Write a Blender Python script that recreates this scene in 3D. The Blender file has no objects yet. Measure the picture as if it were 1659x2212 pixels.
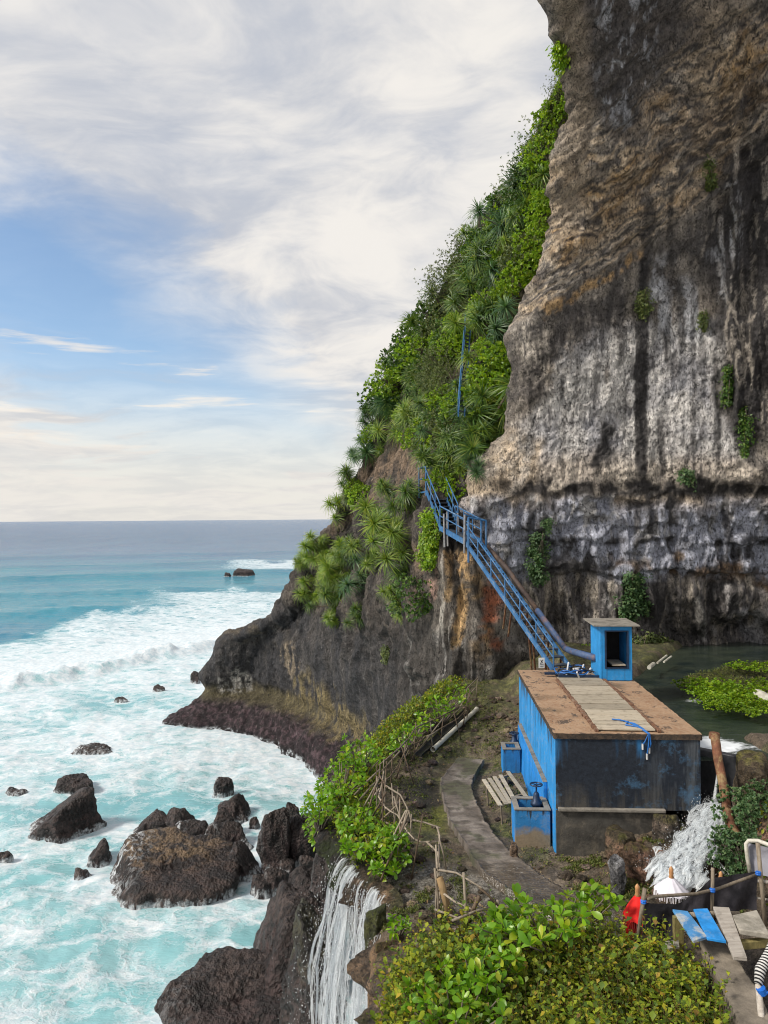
import bpy, math, random
import numpy as np
from mathutils import Vector, Matrix
from mathutils.bvhtree import BVHTree

random.seed(7)
RNG = np.random.default_rng(11)
SC = bpy.context.scene
COL = SC.collection

# ------------------------------------------------------------------ camera, sky, sun, exposure
F, CX, CY = 1598.0, 829.5, 1106.0
PITCH, ROLL = 0.0089, 0.0076
CAM = np.array([0.0, 0.0, 14.0])
_fw = np.array([0, math.cos(PITCH), math.sin(PITCH)])
_u0 = np.array([0, -math.sin(PITCH), math.cos(PITCH)])
_rx = np.array([1.0, 0, 0])
RIGHT = _rx * math.cos(ROLL) - _u0 * math.sin(ROLL)
UP = _rx * math.sin(ROLL) + _u0 * math.cos(ROLL)

cam_d = bpy.data.cameras.new('camera')
cam = bpy.data.objects.new('camera', cam_d)
COL.objects.link(cam)
cam_d.sensor_fit = 'VERTICAL'
cam_d.sensor_height = 36.0
cam_d.lens = 36.0 * F / 2212.0
cam_d.clip_start = 0.1
cam_d.clip_end = 40000
_m = Matrix((
    (RIGHT[0], UP[0], -_fw[0], CAM[0]),
    (RIGHT[1], UP[1], -_fw[1], CAM[1]),
    (RIGHT[2], UP[2], -_fw[2], CAM[2]),
    (0, 0, 0, 1)))
cam.matrix_world = _m
SC.camera = cam

SUN_EL, SUN_AZ = math.radians(40), math.radians(-110)     # azimuth from +Y towards +X
SUN_DIR = Vector((math.sin(SUN_AZ) * math.cos(SUN_EL), math.cos(SUN_AZ) * math.cos(SUN_EL), math.sin(SUN_EL)))
sun_d = bpy.data.lights.new('sun', 'SUN')
sun_d.energy = 1.5
sun_d.angle = math.radians(12)
sun_d.color = (1.0, 0.93, 0.82)
sun = bpy.data.objects.new('sun', sun_d)
COL.objects.link(sun)
sun.rotation_euler = (-SUN_DIR).to_track_quat('-Z', 'Y').to_euler()
sun.location = (-30, 0, 60)

SC.render.engine = 'CYCLES'
SC.cycles.filter_width = 1.05
SC.view_settings.view_transform = 'Standard'
SC.view_settings.look = 'None'
SC.view_settings.gamma = 1
SC.view_settings.use_curve_mapping = False
SC.view_settings.exposure = 1.35


# ------------------------------------------------------------------ node helper
class G:
    def __init__(s, tree):
        s.t = tree
        s.t.nodes.clear()

    def n(s, typ, props=None, **ins):
        nd = s.t.nodes.new(typ)
        for k, v in (props or {}).items():
            setattr(nd, k, v)
        for k, v in ins.items():
            if k[0] == 'i' and k[1:].isdigit():
                sock = nd.inputs[int(k[1:])]
            else:
                sock = nd.inputs[k.replace('_', ' ')]
            if isinstance(v, bpy.types.NodeSocket):
                s.t.links.new(v, sock)
            elif v is not None:
                sock.default_value = v
        return nd

    def math(s, op, a, b=0.0, c=None, clamp=False):
        nd = s.n('ShaderNodeMath', {'operation': op, 'use_clamp': clamp}, i0=a, i1=b)
        if c is not None:
            if isinstance(c, bpy.types.NodeSocket):
                s.t.links.new(c, nd.inputs[2])
            else:
                nd.inputs[2].default_value = c
        return nd.outputs[0]

    def vmath(s, op, a, b=(0, 0, 0)):
        nd = s.n('ShaderNodeVectorMath', {'operation': op}, i0=a)
        if isinstance(b, bpy.types.NodeSocket):
            s.t.links.new(b, nd.inputs[1])
        elif op == 'SCALE':
            nd.inputs['Scale'].default_value = b
        else:
            nd.inputs[1].default_value = b
        return nd.outputs[0]

    def mul3(s, v, sc):
        return s.vmath('MULTIPLY', v, sc)

    def noise(s, vec, scale, detail=4.0, rough=0.55, dist=0.0, out='Fac'):
        nd = s.n('ShaderNodeTexNoise', None, Vector=vec, Scale=scale, Detail=detail, Roughness=rough, Distortion=dist)
        return nd.outputs[0 if out == 'Fac' else 1]

    def voro(s, vec, scale, feature='F1', rnd=1.0, out=0):
        nd = s.n('ShaderNodeTexVoronoi', {'feature': feature}, Vector=vec, Scale=scale, Randomness=rnd)
        return nd.outputs[out]

    def ramp(s, fac, stops, interp='LINEAR'):
        nd = s.n('ShaderNodeValToRGB', None, Fac=fac)
        cr = nd.color_ramp
        cr.interpolation = interp
        while len(cr.elements) < len(stops):
            cr.elements.new(0.5)
        for e, (p, c) in zip(cr.elements, stops):
            e.position = p
            e.color = (c, c, c, 1) if isinstance(c, (int, float)) else (*c, 1)
        return nd.outputs[0]

    def mr(s, v, a, b, c=0.0, d=1.0, smooth=False):
        nd = s.n('ShaderNodeMapRange', {'interpolation_type': 'SMOOTHSTEP' if smooth else 'LINEAR', 'clamp': True}, i0=v, i1=a, i2=b, i3=c, i4=d)
        return nd.outputs[0]

    def mix(s, fac, a, b, blend='MIX'):
        nd = s.n('ShaderNodeMix', {'data_type': 'RGBA', 'blend_type': blend, 'clamp_factor': True})
        for sock, v in ((nd.inputs[0], fac), (nd.inputs[6], a), (nd.inputs[7], b)):
            if isinstance(v, bpy.types.NodeSocket):
                s.t.links.new(v, sock)
            elif isinstance(v, (int, float)):
                sock.default_value = v if sock.type == 'VALUE' else (v, v, v, 1)
            else:
                sock.default_value = (*v, 1)
        return nd.outputs[2]

    def link(s, a, b):
        s.t.links.new(a, b)

    def bump(s, height, strength=0.5, dist=0.05, normal=None):
        nd = s.n('ShaderNodeBump', None, Height=height, Strength=strength, Distance=dist)
        if normal is not None:
            s.t.links.new(normal, nd.inputs['Normal'])
        return nd.outputs[0]

    def out(s, surf):
        o = s.n('ShaderNodeOutputMaterial')
        s.t.links.new(surf, o.inputs[0])


def newmat(name):
    m = bpy.data.materials.new(name)
    m.use_nodes = True
    return m, G(m.node_tree)


def princ(g, color, rough=0.7, normal=None, metallic=0.0, spec=0.4, **kw):
    b = g.n('ShaderNodeBsdfPrincipled')
    for nm, v in (('Base Color', color), ('Roughness', rough), ('Metallic', metallic), ('Specular IOR Level', spec)) + tuple(kw.items()):
        sock = b.inputs[nm.replace('__', ' ')]
        if isinstance(v, bpy.types.NodeSocket):
            g.link(v, sock)
        elif isinstance(v, tuple) and sock.type == 'RGBA':
            sock.default_value = (*v, 1) if len(v) == 3 else v
        else:
            sock.default_value = v
    if normal is not None:
        g.link(normal, b.inputs['Normal'])
    return b.outputs[0]


# ------------------------------------------------------------------ world: blue sky with a broken cloud sheet
W = bpy.data.worlds.new('World')
SC.world = W
W.use_nodes = True
g = G(W.node_tree)
sky = g.n('ShaderNodeTexSky', {'sky_type': 'NISHITA', 'sun_disc': False, 'sun_elevation': SUN_EL, 'sun_rotation': SUN_AZ % (2 * math.pi), 'air_density': 1.0, 'dust_density': 0.6, 'ozone_density': 2.5})
dirv = g.n('ShaderNodeTexCoord').outputs['Generated']
sp = g.n('ShaderNodeSeparateXYZ', None, Vector=dirv)
dx, dy, dz = sp.outputs
zc = g.math('ADD', g.math('MAXIMUM', dz, 0.0), 0.16)
P = g.n('ShaderNodeCombineXYZ', None, X=g.math('DIVIDE', dx, zc), Y=g.math('DIVIDE', dy, zc), Z=0.0).outputs[0]
az = g.math('ARCTAN2', dx, dy)
el = g.math('ARCSINE', dz)
warp = g.vmath('SCALE', g.vmath('SUBTRACT', g.noise(P, 0.9, 3, 0.5, 0, 'Color'), (0.5, 0.5, 0.5)), 0.9)
Pw = g.vmath('ADD', P, warp)
n_big = g.noise(g.mul3(Pw, (0.75, 1.0, 1.0)), 0.75, 7, 0.55)
n_med = g.noise(g.mul3(Pw, (0.9, 1.3, 1.0)), 2.0, 6, 0.55)
# a rift in the cloud sheet out to sea
ea = g.math('SUBTRACT', az, -0.47)
ee = g.math('SUBTRACT', el, 0.29)
er = g.math('ADD', g.math('MULTIPLY', ea, 0.42), ee)             # band sloping down towards the cliff
rift = g.math('ADD', g.math('POWER', g.math('DIVIDE', g.math('ABSOLUTE', g.math('ADD', er, g.math('MULTIPLY', g.math('SUBTRACT', n_med, 0.5), 0.30))), 0.175), 2.0),
              g.math('POWER', g.math('DIVIDE', g.math('MAXIMUM', ea, 0.0), 0.46), 2.0))
rift = g.math('SUBTRACT', 1.0, rift, clamp=True)
cov = g.math('ADD', g.math('MULTIPLY', g.math('SUBTRACT', n_big, 0.5), 1.5), 1.02)
cov = g.math('SUBTRACT', cov, g.math('MULTIPLY', rift, 1.42))
cov = g.mr(cov, -0.35, 1.05, 0.10, 1.0)
# low streaks of cloud over the horizon
St = g.n('ShaderNodeCombineXYZ', None, X=g.math('MULTIPLY', az, 3.0), Y=g.math('MULTIPLY', el, 26.0), Z=0.0).outputs[0]
n_st = g.noise(St, 1.0, 6, 0.55, 0.3)
st_band = g.math('MULTIPLY', g.mr(el, 0.07, 0.12, 0, 1, True), g.mr(el, 0.2, 0.27, 1, 0, True))
streak = g.math('MULTIPLY', g.mr(n_st, 0.53, 0.63, 0, 1, True), st_band)
hz = g.mr(el, 0.03, 0.26, 1.0, 0.0, True)
cov = g.math('MAXIMUM', cov, g.math('MULTIPLY', streak, 0.85))
cov = g.math('MAXIMUM', cov, g.math('MULTIPLY', hz, 0.94))
CL = 0.5 ** SC.view_settings.exposure
n_fine = g.noise(g.mul3(Pw, (1.0, 1.25, 1.0)), 5.2, 6, 0.6, 0.4)
shade = g.math('ADD', g.math('MULTIPLY', n_med, 0.45), g.math('MULTIPLY', n_big, 0.35))
shade = g.mr(g.math('ADD', shade, g.math('MULTIPLY', n_fine, 0.24)), 0.42, 0.60, 0.0, 1.0, True)
ccol = g.mix(shade, (0.55 * CL, 0.575 * CL, 0.635 * CL), (0.90 * CL, 0.865 * CL, 0.82 * CL))
ccol = g.mix(g.math('MULTIPLY', hz, 0.7), ccol, (0.84 * CL, 0.80 * CL, 0.74 * CL))
ccol = g.mix(streak, ccol, (0.98 * CL, 0.90 * CL, 0.80 * CL))
SKYS = 0.066
bg = g.n('ShaderNodeBackground', None, Color=g.mix(1.0, sky.outputs[0], (0.95, 1.0, 1.0), 'MULTIPLY'), Strength=SKYS)
bc = g.n('ShaderNodeBackground', None, Color=ccol, Strength=1.0)
mx = g.n('ShaderNodeMixShader', None, i0=cov, i1=bg.outputs[0], i2=bc.outputs[0])
wo = g.n('ShaderNodeOutputWorld')
g.link(mx.outputs[0], wo.inputs[0])


# ------------------------------------------------------------------ picture <-> place
def ray(px, py):
    return _fw * F + RIGHT * (px - CX) + UP * (CY - py)


def at(px, py, Y):
    d = ray(px, py)
    return CAM + d * (Y / d[1])


def atz(px, py, z):
    d = ray(px, py)
    return CAM + d * ((z - CAM[2]) / d[2])


def to_px(P):
    v = np.asarray(P, float) - CAM
    d = v @ _fw
    return CX + F * (v @ RIGHT) / d, CY - F * (v @ UP) / d


def ss(a, b, x):
    t = np.clip((np.asarray(x, float) - a) / (b - a), 0, 1)
    return t * t * (3 - 2 * t)


# ------------------------------------------------------------------ numpy gradient noise
_prm = RNG.permutation(256)
_prm = np.concatenate([_prm, _prm, _prm])
_grd = RNG.normal(size=(256, 3))
_grd /= np.linalg.norm(_grd, axis=1)[:, None]


def pn(x, y, z):
    x, y, z = np.broadcast_arrays(np.asarray(x, float), np.asarray(y, float), np.asarray(z, float))
    xi, yi, zi = np.floor(x).astype(int), np.floor(y).astype(int), np.floor(z).astype(int)
    xf, yf, zf = x - xi, y - yi, z - zi
    xi &= 255; yi &= 255; zi &= 255
    u = xf ** 3 * (xf * (xf * 6 - 15) + 10)
    v = yf ** 3 * (yf * (yf * 6 - 15) + 10)
    w = zf ** 3 * (zf * (zf * 6 - 15) + 10)
    r = 0
    for a in (0, 1):
        wa = u if a else 1 - u
        for b in (0, 1):
            wb = v if b else 1 - v
            h2 = _prm[_prm[xi + a] + yi + b]
            for c in (0, 1):
                wc = w if c else 1 - w
                gr = _grd[_prm[h2 + zi + c]]
                r = r + wa * wb * wc * (gr[..., 0] * (xf - a) + gr[..., 1] * (yf - b) + gr[..., 2] * (zf - c))
    return r * 1.5


def fbm(x, y, z, o=4, lac=2.03, gain=0.5):
    r, a, f, t = 0, 1.0, 1.0, 0
    for i in range(o):
        r = r + a * pn(x * f + 17.3 * i, y * f - 9.1 * i, z * f + 4.7 * i)
        t += a; a *= gain; f *= lac
    return r / t


def ridged(x, y, z, o=3, gain=0.5):
    r, a, f, t = 0, 1.0, 1.0, 0
    for i in range(o):
        r = r + a * (1 - 2 * np.abs(pn(x * f + 7.7 * i, y * f, z * f - 3.1 * i)))
        t += a; a *= gain; f *= 2.1
    return r / t


def lerp(a, b, t):
    t = np.asarray(t)[..., None]
    return a * (1 - t) + np.asarray(b, float) * t


# ------------------------------------------------------------------ meshes and objects
ORG = {}


def link(o, parent=None):
    COL.objects.link(o)
    if parent is not None:
        o.parent = parent
    return o


def tag(o, label=None, cat=None, group=None, kind=None):
    if label: o['label'] = label
    if cat: o['category'] = cat
    if group: o['group'] = group
    if kind: o['kind'] = kind
    return o


def thing(name, label, cat, loc=(0, 0, 0), group=None):
    o = bpy.data.objects.new(name, None)
    o.empty_display_size = 0.2
    COL.objects.link(o)
    o.location = Vector([float(c) for c in loc])
    ORG[o.name] = Vector([float(c) for c in loc])
    return tag(o, label, cat, group)


def np_mesh(name, V, Fq, smooth=True):
    """V (n,3); Fq (m,k) same-size faces."""
    V = np.ascontiguousarray(V, dtype=np.float32)
    Fq = np.ascontiguousarray(Fq, dtype=np.int32)
    me = bpy.data.meshes.new(name)
    me.vertices.add(len(V))
    me.vertices.foreach_set('co', V.ravel())
    k = Fq.shape[1]
    me.loops.add(Fq.size)
    me.loops.foreach_set('vertex_index', Fq.ravel())
    me.polygons.add(len(Fq))
    me.polygons.foreach_set('loop_start', np.arange(0, Fq.size, k, dtype=np.int32))
    me.update(calc_edges=True)
    if smooth:
        me.polygons.foreach_set('use_smooth', np.ones(len(Fq), dtype=bool))
    me.validate()
    return me


def grid_faces(n, m, flip=False):
    i = np.arange(n * m).reshape(n, m)
    a, b, c, d = i[:-1, :-1], i[:-1, 1:], i[1:, 1:], i[1:, :-1]
    q = np.stack([a, b, c, d] if not flip else [a, d, c, b], -1).reshape(-1, 4)
    return q


def vcol(me, name, C):
    C = np.asarray(C, np.float32)
    if C.shape[1] == 3:
        C = np.concatenate([C, np.ones((len(C), 1), np.float32)], 1)
    at_ = me.color_attributes.new(name, 'FLOAT_COLOR', 'POINT')
    at_.data.foreach_set('color', np.ascontiguousarray(C).ravel())


def vfloat(me, name, A):
    a = me.attributes.new(name, 'FLOAT', 'POINT')
    a.data.foreach_set('value', np.ascontiguousarray(A, dtype=np.float32).ravel())


def mesh_obj(name, me, mat, parent=None, kind=None):
    o = bpy.data.objects.new(name, me)
    if mat is not None:
        me.materials.append(mat)
    link(o, parent)
    if parent is not None:
        ORG[o.name] = ORG.get(parent.name, Vector((0, 0, 0)))
    if kind:
        o['kind'] = kind
    return o


class MB:
    """collects boxes, tubes and prisms; build() links them as one mesh object"""
    def __init__(s):
        s.v, s.f = [], []

    def add(s, vs, fs):
        k = len(s.v)
        s.v += [tuple(float(c) for c in p) for p in vs]
        s.f += [tuple(k + i for i in f) for f in fs]
        return s

    def hexa(s, b, t):
        """b, t: four bottom / top corners counter-clockwise"""
        return s.add(list(b) + list(t), [(3, 2, 1, 0), (4, 5, 6, 7), (0, 1, 5, 4), (1, 2, 6, 5), (2, 3, 7, 6), (3, 0, 4, 7)])

    def box(s, o, ax, ay, az_):
        """corner o and three edge vectors"""
        o, ax, ay, az_ = (np.asarray(q, float) for q in (o, ax, ay, az_))
        b = [o, o + ax, o + ax + ay, o + ay]
        return s.hexa(b, [p + az_ for p in b])

    def beam(s, a, b, w, h, up=(0, 0, 1)):
        a, b, up = (np.asarray(q, float) for q in (a, b, up))
        d = (b - a) / np.linalg.norm(b - a)
        x = np.cross(d, up); x /= np.linalg.norm(x)
        y = np.cross(x, d)
        q = [(-w / 2, -h / 2), (w / 2, -h / 2), (w / 2, h / 2), (-w / 2, h / 2)]
        return s.hexa([a + x * i + y * j for i, j in q], [b + x * i + y * j for i, j in q])

    def tube(s, pts, r, n=6, cap=True):
        pts = [np.asarray(p, float) for p in pts]
        rs = r if isinstance(r, (list, tuple)) else [r] * len(pts)
        rings, x = [], None
        for i, p in enumerate(pts):
            d = pts[min(i + 1, len(pts) - 1)] - pts[max(i - 1, 0)]
            d = d / (np.linalg.norm(d) + 1e-9)
            if x is None:
                x = np.cross(d, (0, 0, 1.0) if abs(d[2]) < .9 else (1.0, 0, 0))
            x = x - d * (x @ d)
            x = x / (np.linalg.norm(x) + 1e-9)
            y = np.cross(d, x)
            rings.append([p + rs[i] * (math.cos(6.2832 * k / n) * x + math.sin(6.2832 * k / n) * y) for k in range(n)])
        vs = [q for rg in rings for q in rg]
        fs = []
        for i in range(len(pts) - 1):
            for k in range(n):
                a, b = i * n + k, i * n + (k + 1) % n
                fs.append((a, b, b + n, a + n))
        if cap:
            fs.append(tuple(range(n - 1, -1, -1)))
            fs.append(tuple(range((len(pts) - 1) * n, len(pts) * n)))
        return s.add(vs, fs)

    def lathe(s, c, prof, n=12):
        """prof: (radius, z) pairs around the vertical axis through c"""
        c = np.asarray(c, float)
        vs = [c + np.array([r * math.cos(6.2832 * k / n), r * math.sin(6.2832 * k / n), z]) for r, z in prof for k in range(n)]
        fs = []
        for i in range(len(prof) - 1):
            for k in range(n):
                a, b = i * n + k, i * n + (k + 1) % n
                fs.append((a, b, b + n, a + n))
        fs.append(tuple(range(n - 1, -1, -1)))
        fs.append(tuple(range((len(prof) - 1) * n, len(prof) * n)))
        return s.add(vs, fs)

    def build(s, name, mat, parent=None, bevel=0.0, smooth=False, kind=None):
        me = bpy.data.meshes.new(name)
        o0 = ORG.get(parent.name, Vector((0, 0, 0))) if parent is not None else Vector((0, 0, 0))
        me.from_pydata([(x - o0.x, y - o0.y, z - o0.z) for x, y, z in s.v], [], s.f)
        if smooth:
            me.polygons.foreach_set('use_smooth', [True] * len(me.polygons))
        me.update()
        o = mesh_obj(name, me, mat, parent, kind)
        if bevel:
            b = o.modifiers.new('bevel', 'BEVEL')
            b.width = bevel
            b.segments = 2
            b.limit_method = 'ANGLE'
        return o


def single(mb, name, mat, label, cat, loc=None, group=None, **kw):
    """a thing that is one mesh"""
    o = mb.build(name, mat, None, **kw)
    return tag(o, label, cat, group)

# ------------------------------------------------------------------ materials
def pos_coord(g):
    return g.n('ShaderNodeNewGeometry').outputs['Position']


def mat_rock(name, vs=1.0, fine=1.0, streak=0.35, rough=0.88, bumpd=0.05, pits=False, zs=0.38):
    """rock whose mineral colours lie in the vertex colour 'col'; grain, streaks and relief are added here"""
    m, g = newmat(name)
    p = pos_coord(g)
    col = g.n('ShaderNodeVertexColor', {'layer_name': 'col'}).outputs[0]
    n1 = g.noise(p, 2.2 * vs, 6, 0.65)
    st = g.noise(g.mul3(p, (5.0 * vs, 5.0 * vs, 0.9 * vs)), 1.0, 5, 0.6, 0.4)
    ua = g.n('ShaderNodeAttribute', {'attribute_name': 'upper'}).outputs['Fac']
    rot = g.n('ShaderNodeVectorRotate', {'rotation_type': 'Y_AXIS'}, Vector=p, Angle=math.radians(33)).outputs[0]
    st2 = g.noise(g.mul3(rot, (.8, 3.0, 6.0)), 1.0, 6, 0.65, 0.5)
    st = g.mix(ua, st, st2)
    n2 = g.noise(p, 14.0 * fine, 5, 0.7)
    k = g.math('ADD', g.math('MULTIPLY', g.mr(n1, 0.3, 0.7), 0.45), g.math('MULTIPLY', g.mr(st, 0.32, 0.68), streak))
    k = g.math('ADD', k, g.math('MULTIPLY', g.mr(n2, 0.3, 0.7), 0.5))
    n3 = g.noise(g.mul3(p, (1.0, 1.0, 0.7)), 42.0 * fine, 4, 0.75)
    k = g.math('ADD', k, g.math('MULTIPLY', g.mr(n3, 0.3, 0.7), 0.4))
    k = g.mr(k, 0.28, 1.0 + streak, 0.28, 1.95)
    c = g.mix(1.0, col, k, 'MULTIPLY')
    sq = g.noise(g.mul3(p, (1.0, 1.0, zs)), 17.0 * fine, 5, 0.75, 0.3)
    c = g.mix(g.mr(sq, 0.53, 0.60, 0, 0.8), c, (0.026, 0.024, 0.024))
    sw = g.noise(g.mul3(p, (1.0, 1.0, zs * .85)), 10.0 * fine, 5, 0.72, 0.5)
    c = g.mix(g.mr(sw, 0.57, 0.64, 0, 0.5), c, g.mix(1.0, c, (2.0, 2.0, 2.0), 'MULTIPLY'))
    # cracks and open pores
    wq = g.vmath('ADD', g.mul3(p, (1.0, 1.0, zs * 1.1)), g.vmath('SCALE', g.noise(p, 1.7, 4, 0.6, 0, 'Color'), 0.9))
    ck = g.voro(wq, 1.9 * fine, 'DISTANCE_TO_EDGE')
    ckm = g.math('MULTIPLY', g.mr(ck, 0.0, 0.03, 1.0, 0.0), g.mr(n1, 0.50, 0.62))
    c = g.mix(g.math('MULTIPLY', ckm, 0.8), c, (0.02, 0.019, 0.019))
    # dark lichen specks and pale mineral flecks
    sp_ = g.noise(g.mul3(p, (1.0, 1.0, min(1, zs * 1.5))), 5.5 * fine, 6, 0.72, 0.2)
    c = g.mix(g.mr(sp_, 0.56, 0.66, 0, 0.75), c, (0.028, 0.026, 0.026))
    fl = g.noise(g.mul3(p, (1.0, 1.0, min(1, zs * 1.4))), 8.0 * fine, 5, 0.7, 0.6)
    c = g.mix(g.mr(fl, 0.60, 0.72, 0, 0.30), c, (0.42, 0.40, 0.37))
    h = g.math('ADD', g.math('MULTIPLY', n1, 0.8), g.math('MULTIPLY', st, 0.7))
    h = g.math('ADD', h, g.math('MULTIPLY', n2, 0.55))
    vor = g.voro(p, 6.0 * fine, 'F1')
    h = g.math('ADD', h, g.math('MULTIPLY', vor, 0.35 if not pits else 0.9))
    h = g.math('ADD', h, g.math('MULTIPLY', n3, 0.3))
    h = g.math('SUBTRACT', h, g.math('MULTIPLY', ckm, 0.6))
    nm = g.bump(h, 1.0, bumpd * 3.2)
    g.out(princ(g, c, rough, nm, spec=0.25))
    return m


def mat_wood(name, c1, c2, along=(1, 12, 12), scale=3.0, rough=0.8, bump=0.02):
    m, g = newmat(name)
    p = g.n('ShaderNodeTexCoord').outputs['Object']
    rnd = g.n('ShaderNodeObjectInfo').outputs['Random']
    off = g.n('ShaderNodeCombineXYZ', None, X=g.math('MULTIPLY', rnd, 37.0), Y=g.math('MULTIPLY', rnd, 11.0), Z=0.0).outputs[0]
    q = g.vmath('ADD', g.mul3(p, along), off)
    n = g.noise(q, scale, 6, 0.65, 0.5)
    n2 = g.noise(p, 9.0, 5, 0.6)
    c = g.mix(g.mr(n, 0.3, 0.7), c1, c2)
    c = g.mix(g.mr(n2, 0.52, 0.72, 0, 0.5), c, tuple(x * 0.35 for x in c1))
    c = g.mix(1.0, c, g.mr(rnd, 0, 1, 0.75, 1.2), 'MULTIPLY')
    g.out(princ(g, c, rough, g.bump(n, 0.6, bump), spec=0.3))
    return m


def mat_plain(name, c, rough=0.6, var=0.35, scale=6.0, bump=0.01, metallic=0.0, dirt=None, dirt_amt=0.5, spec=0.4):
    m, g = newmat(name)
    p = g.n('ShaderNodeTexCoord').outputs['Object']
    n = g.noise(p, scale, 6, 0.62)
    col = g.mix(g.mr(n, 0.3, 0.7), tuple(x * (1 - var) for x in c), tuple(min(1, x * (1 + var * .6)) for x in c))
    if dirt:
        n2 = g.noise(p, scale * 0.6, 6, 0.7, 0.3)
        col = g.mix(g.mr(n2, 0.50, 0.64, 0, dirt_amt), col, dirt)
    g.out(princ(g, col, rough, g.bump(g.noise(p, scale * 5, 4, 0.6), 0.5, bump), metallic=metallic, spec=spec))
    return m


def mat_leaf(name, stops, trans=0.35, rough=0.45, island=True):
    """leaf colours vary from leaf to leaf"""
    m, g = newmat(name)
    r1 = g.n('ShaderNodeNewGeometry').outputs['Random Per Island']
    r2 = g.n('ShaderNodeObjectInfo').outputs['Random']
    r = g.math('FRACT', g.math('ADD', r1, r2)) if island else r2
    c = g.ramp(r, stops)
    n = g.noise(pos_coord(g), 1.3, 3, 0.5)
    c = g.mix(1.0, c, g.mr(n, 0.3, 0.7, 0.7, 1.3), 'MULTIPLY')
    b = princ(g, c, rough, spec=0.45)
    tl = g.n('ShaderNodeBsdfTranslucent', None, Color=g.mix(1.0, c, (1.35, 1.3, 0.55), 'MULTIPLY'))
    mx_ = g.n('ShaderNodeMixShader', None, i0=trans, i1=b, i2=tl.outputs[0])
    g.out(mx_.outputs[0])
    return m


M_ROCK = mat_rock('limestone cliff rock')
M_HEAD = mat_rock('headland rock', 0.8, 0.8, 0.4, bumpd=0.06)
M_SEAROCK = None

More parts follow.
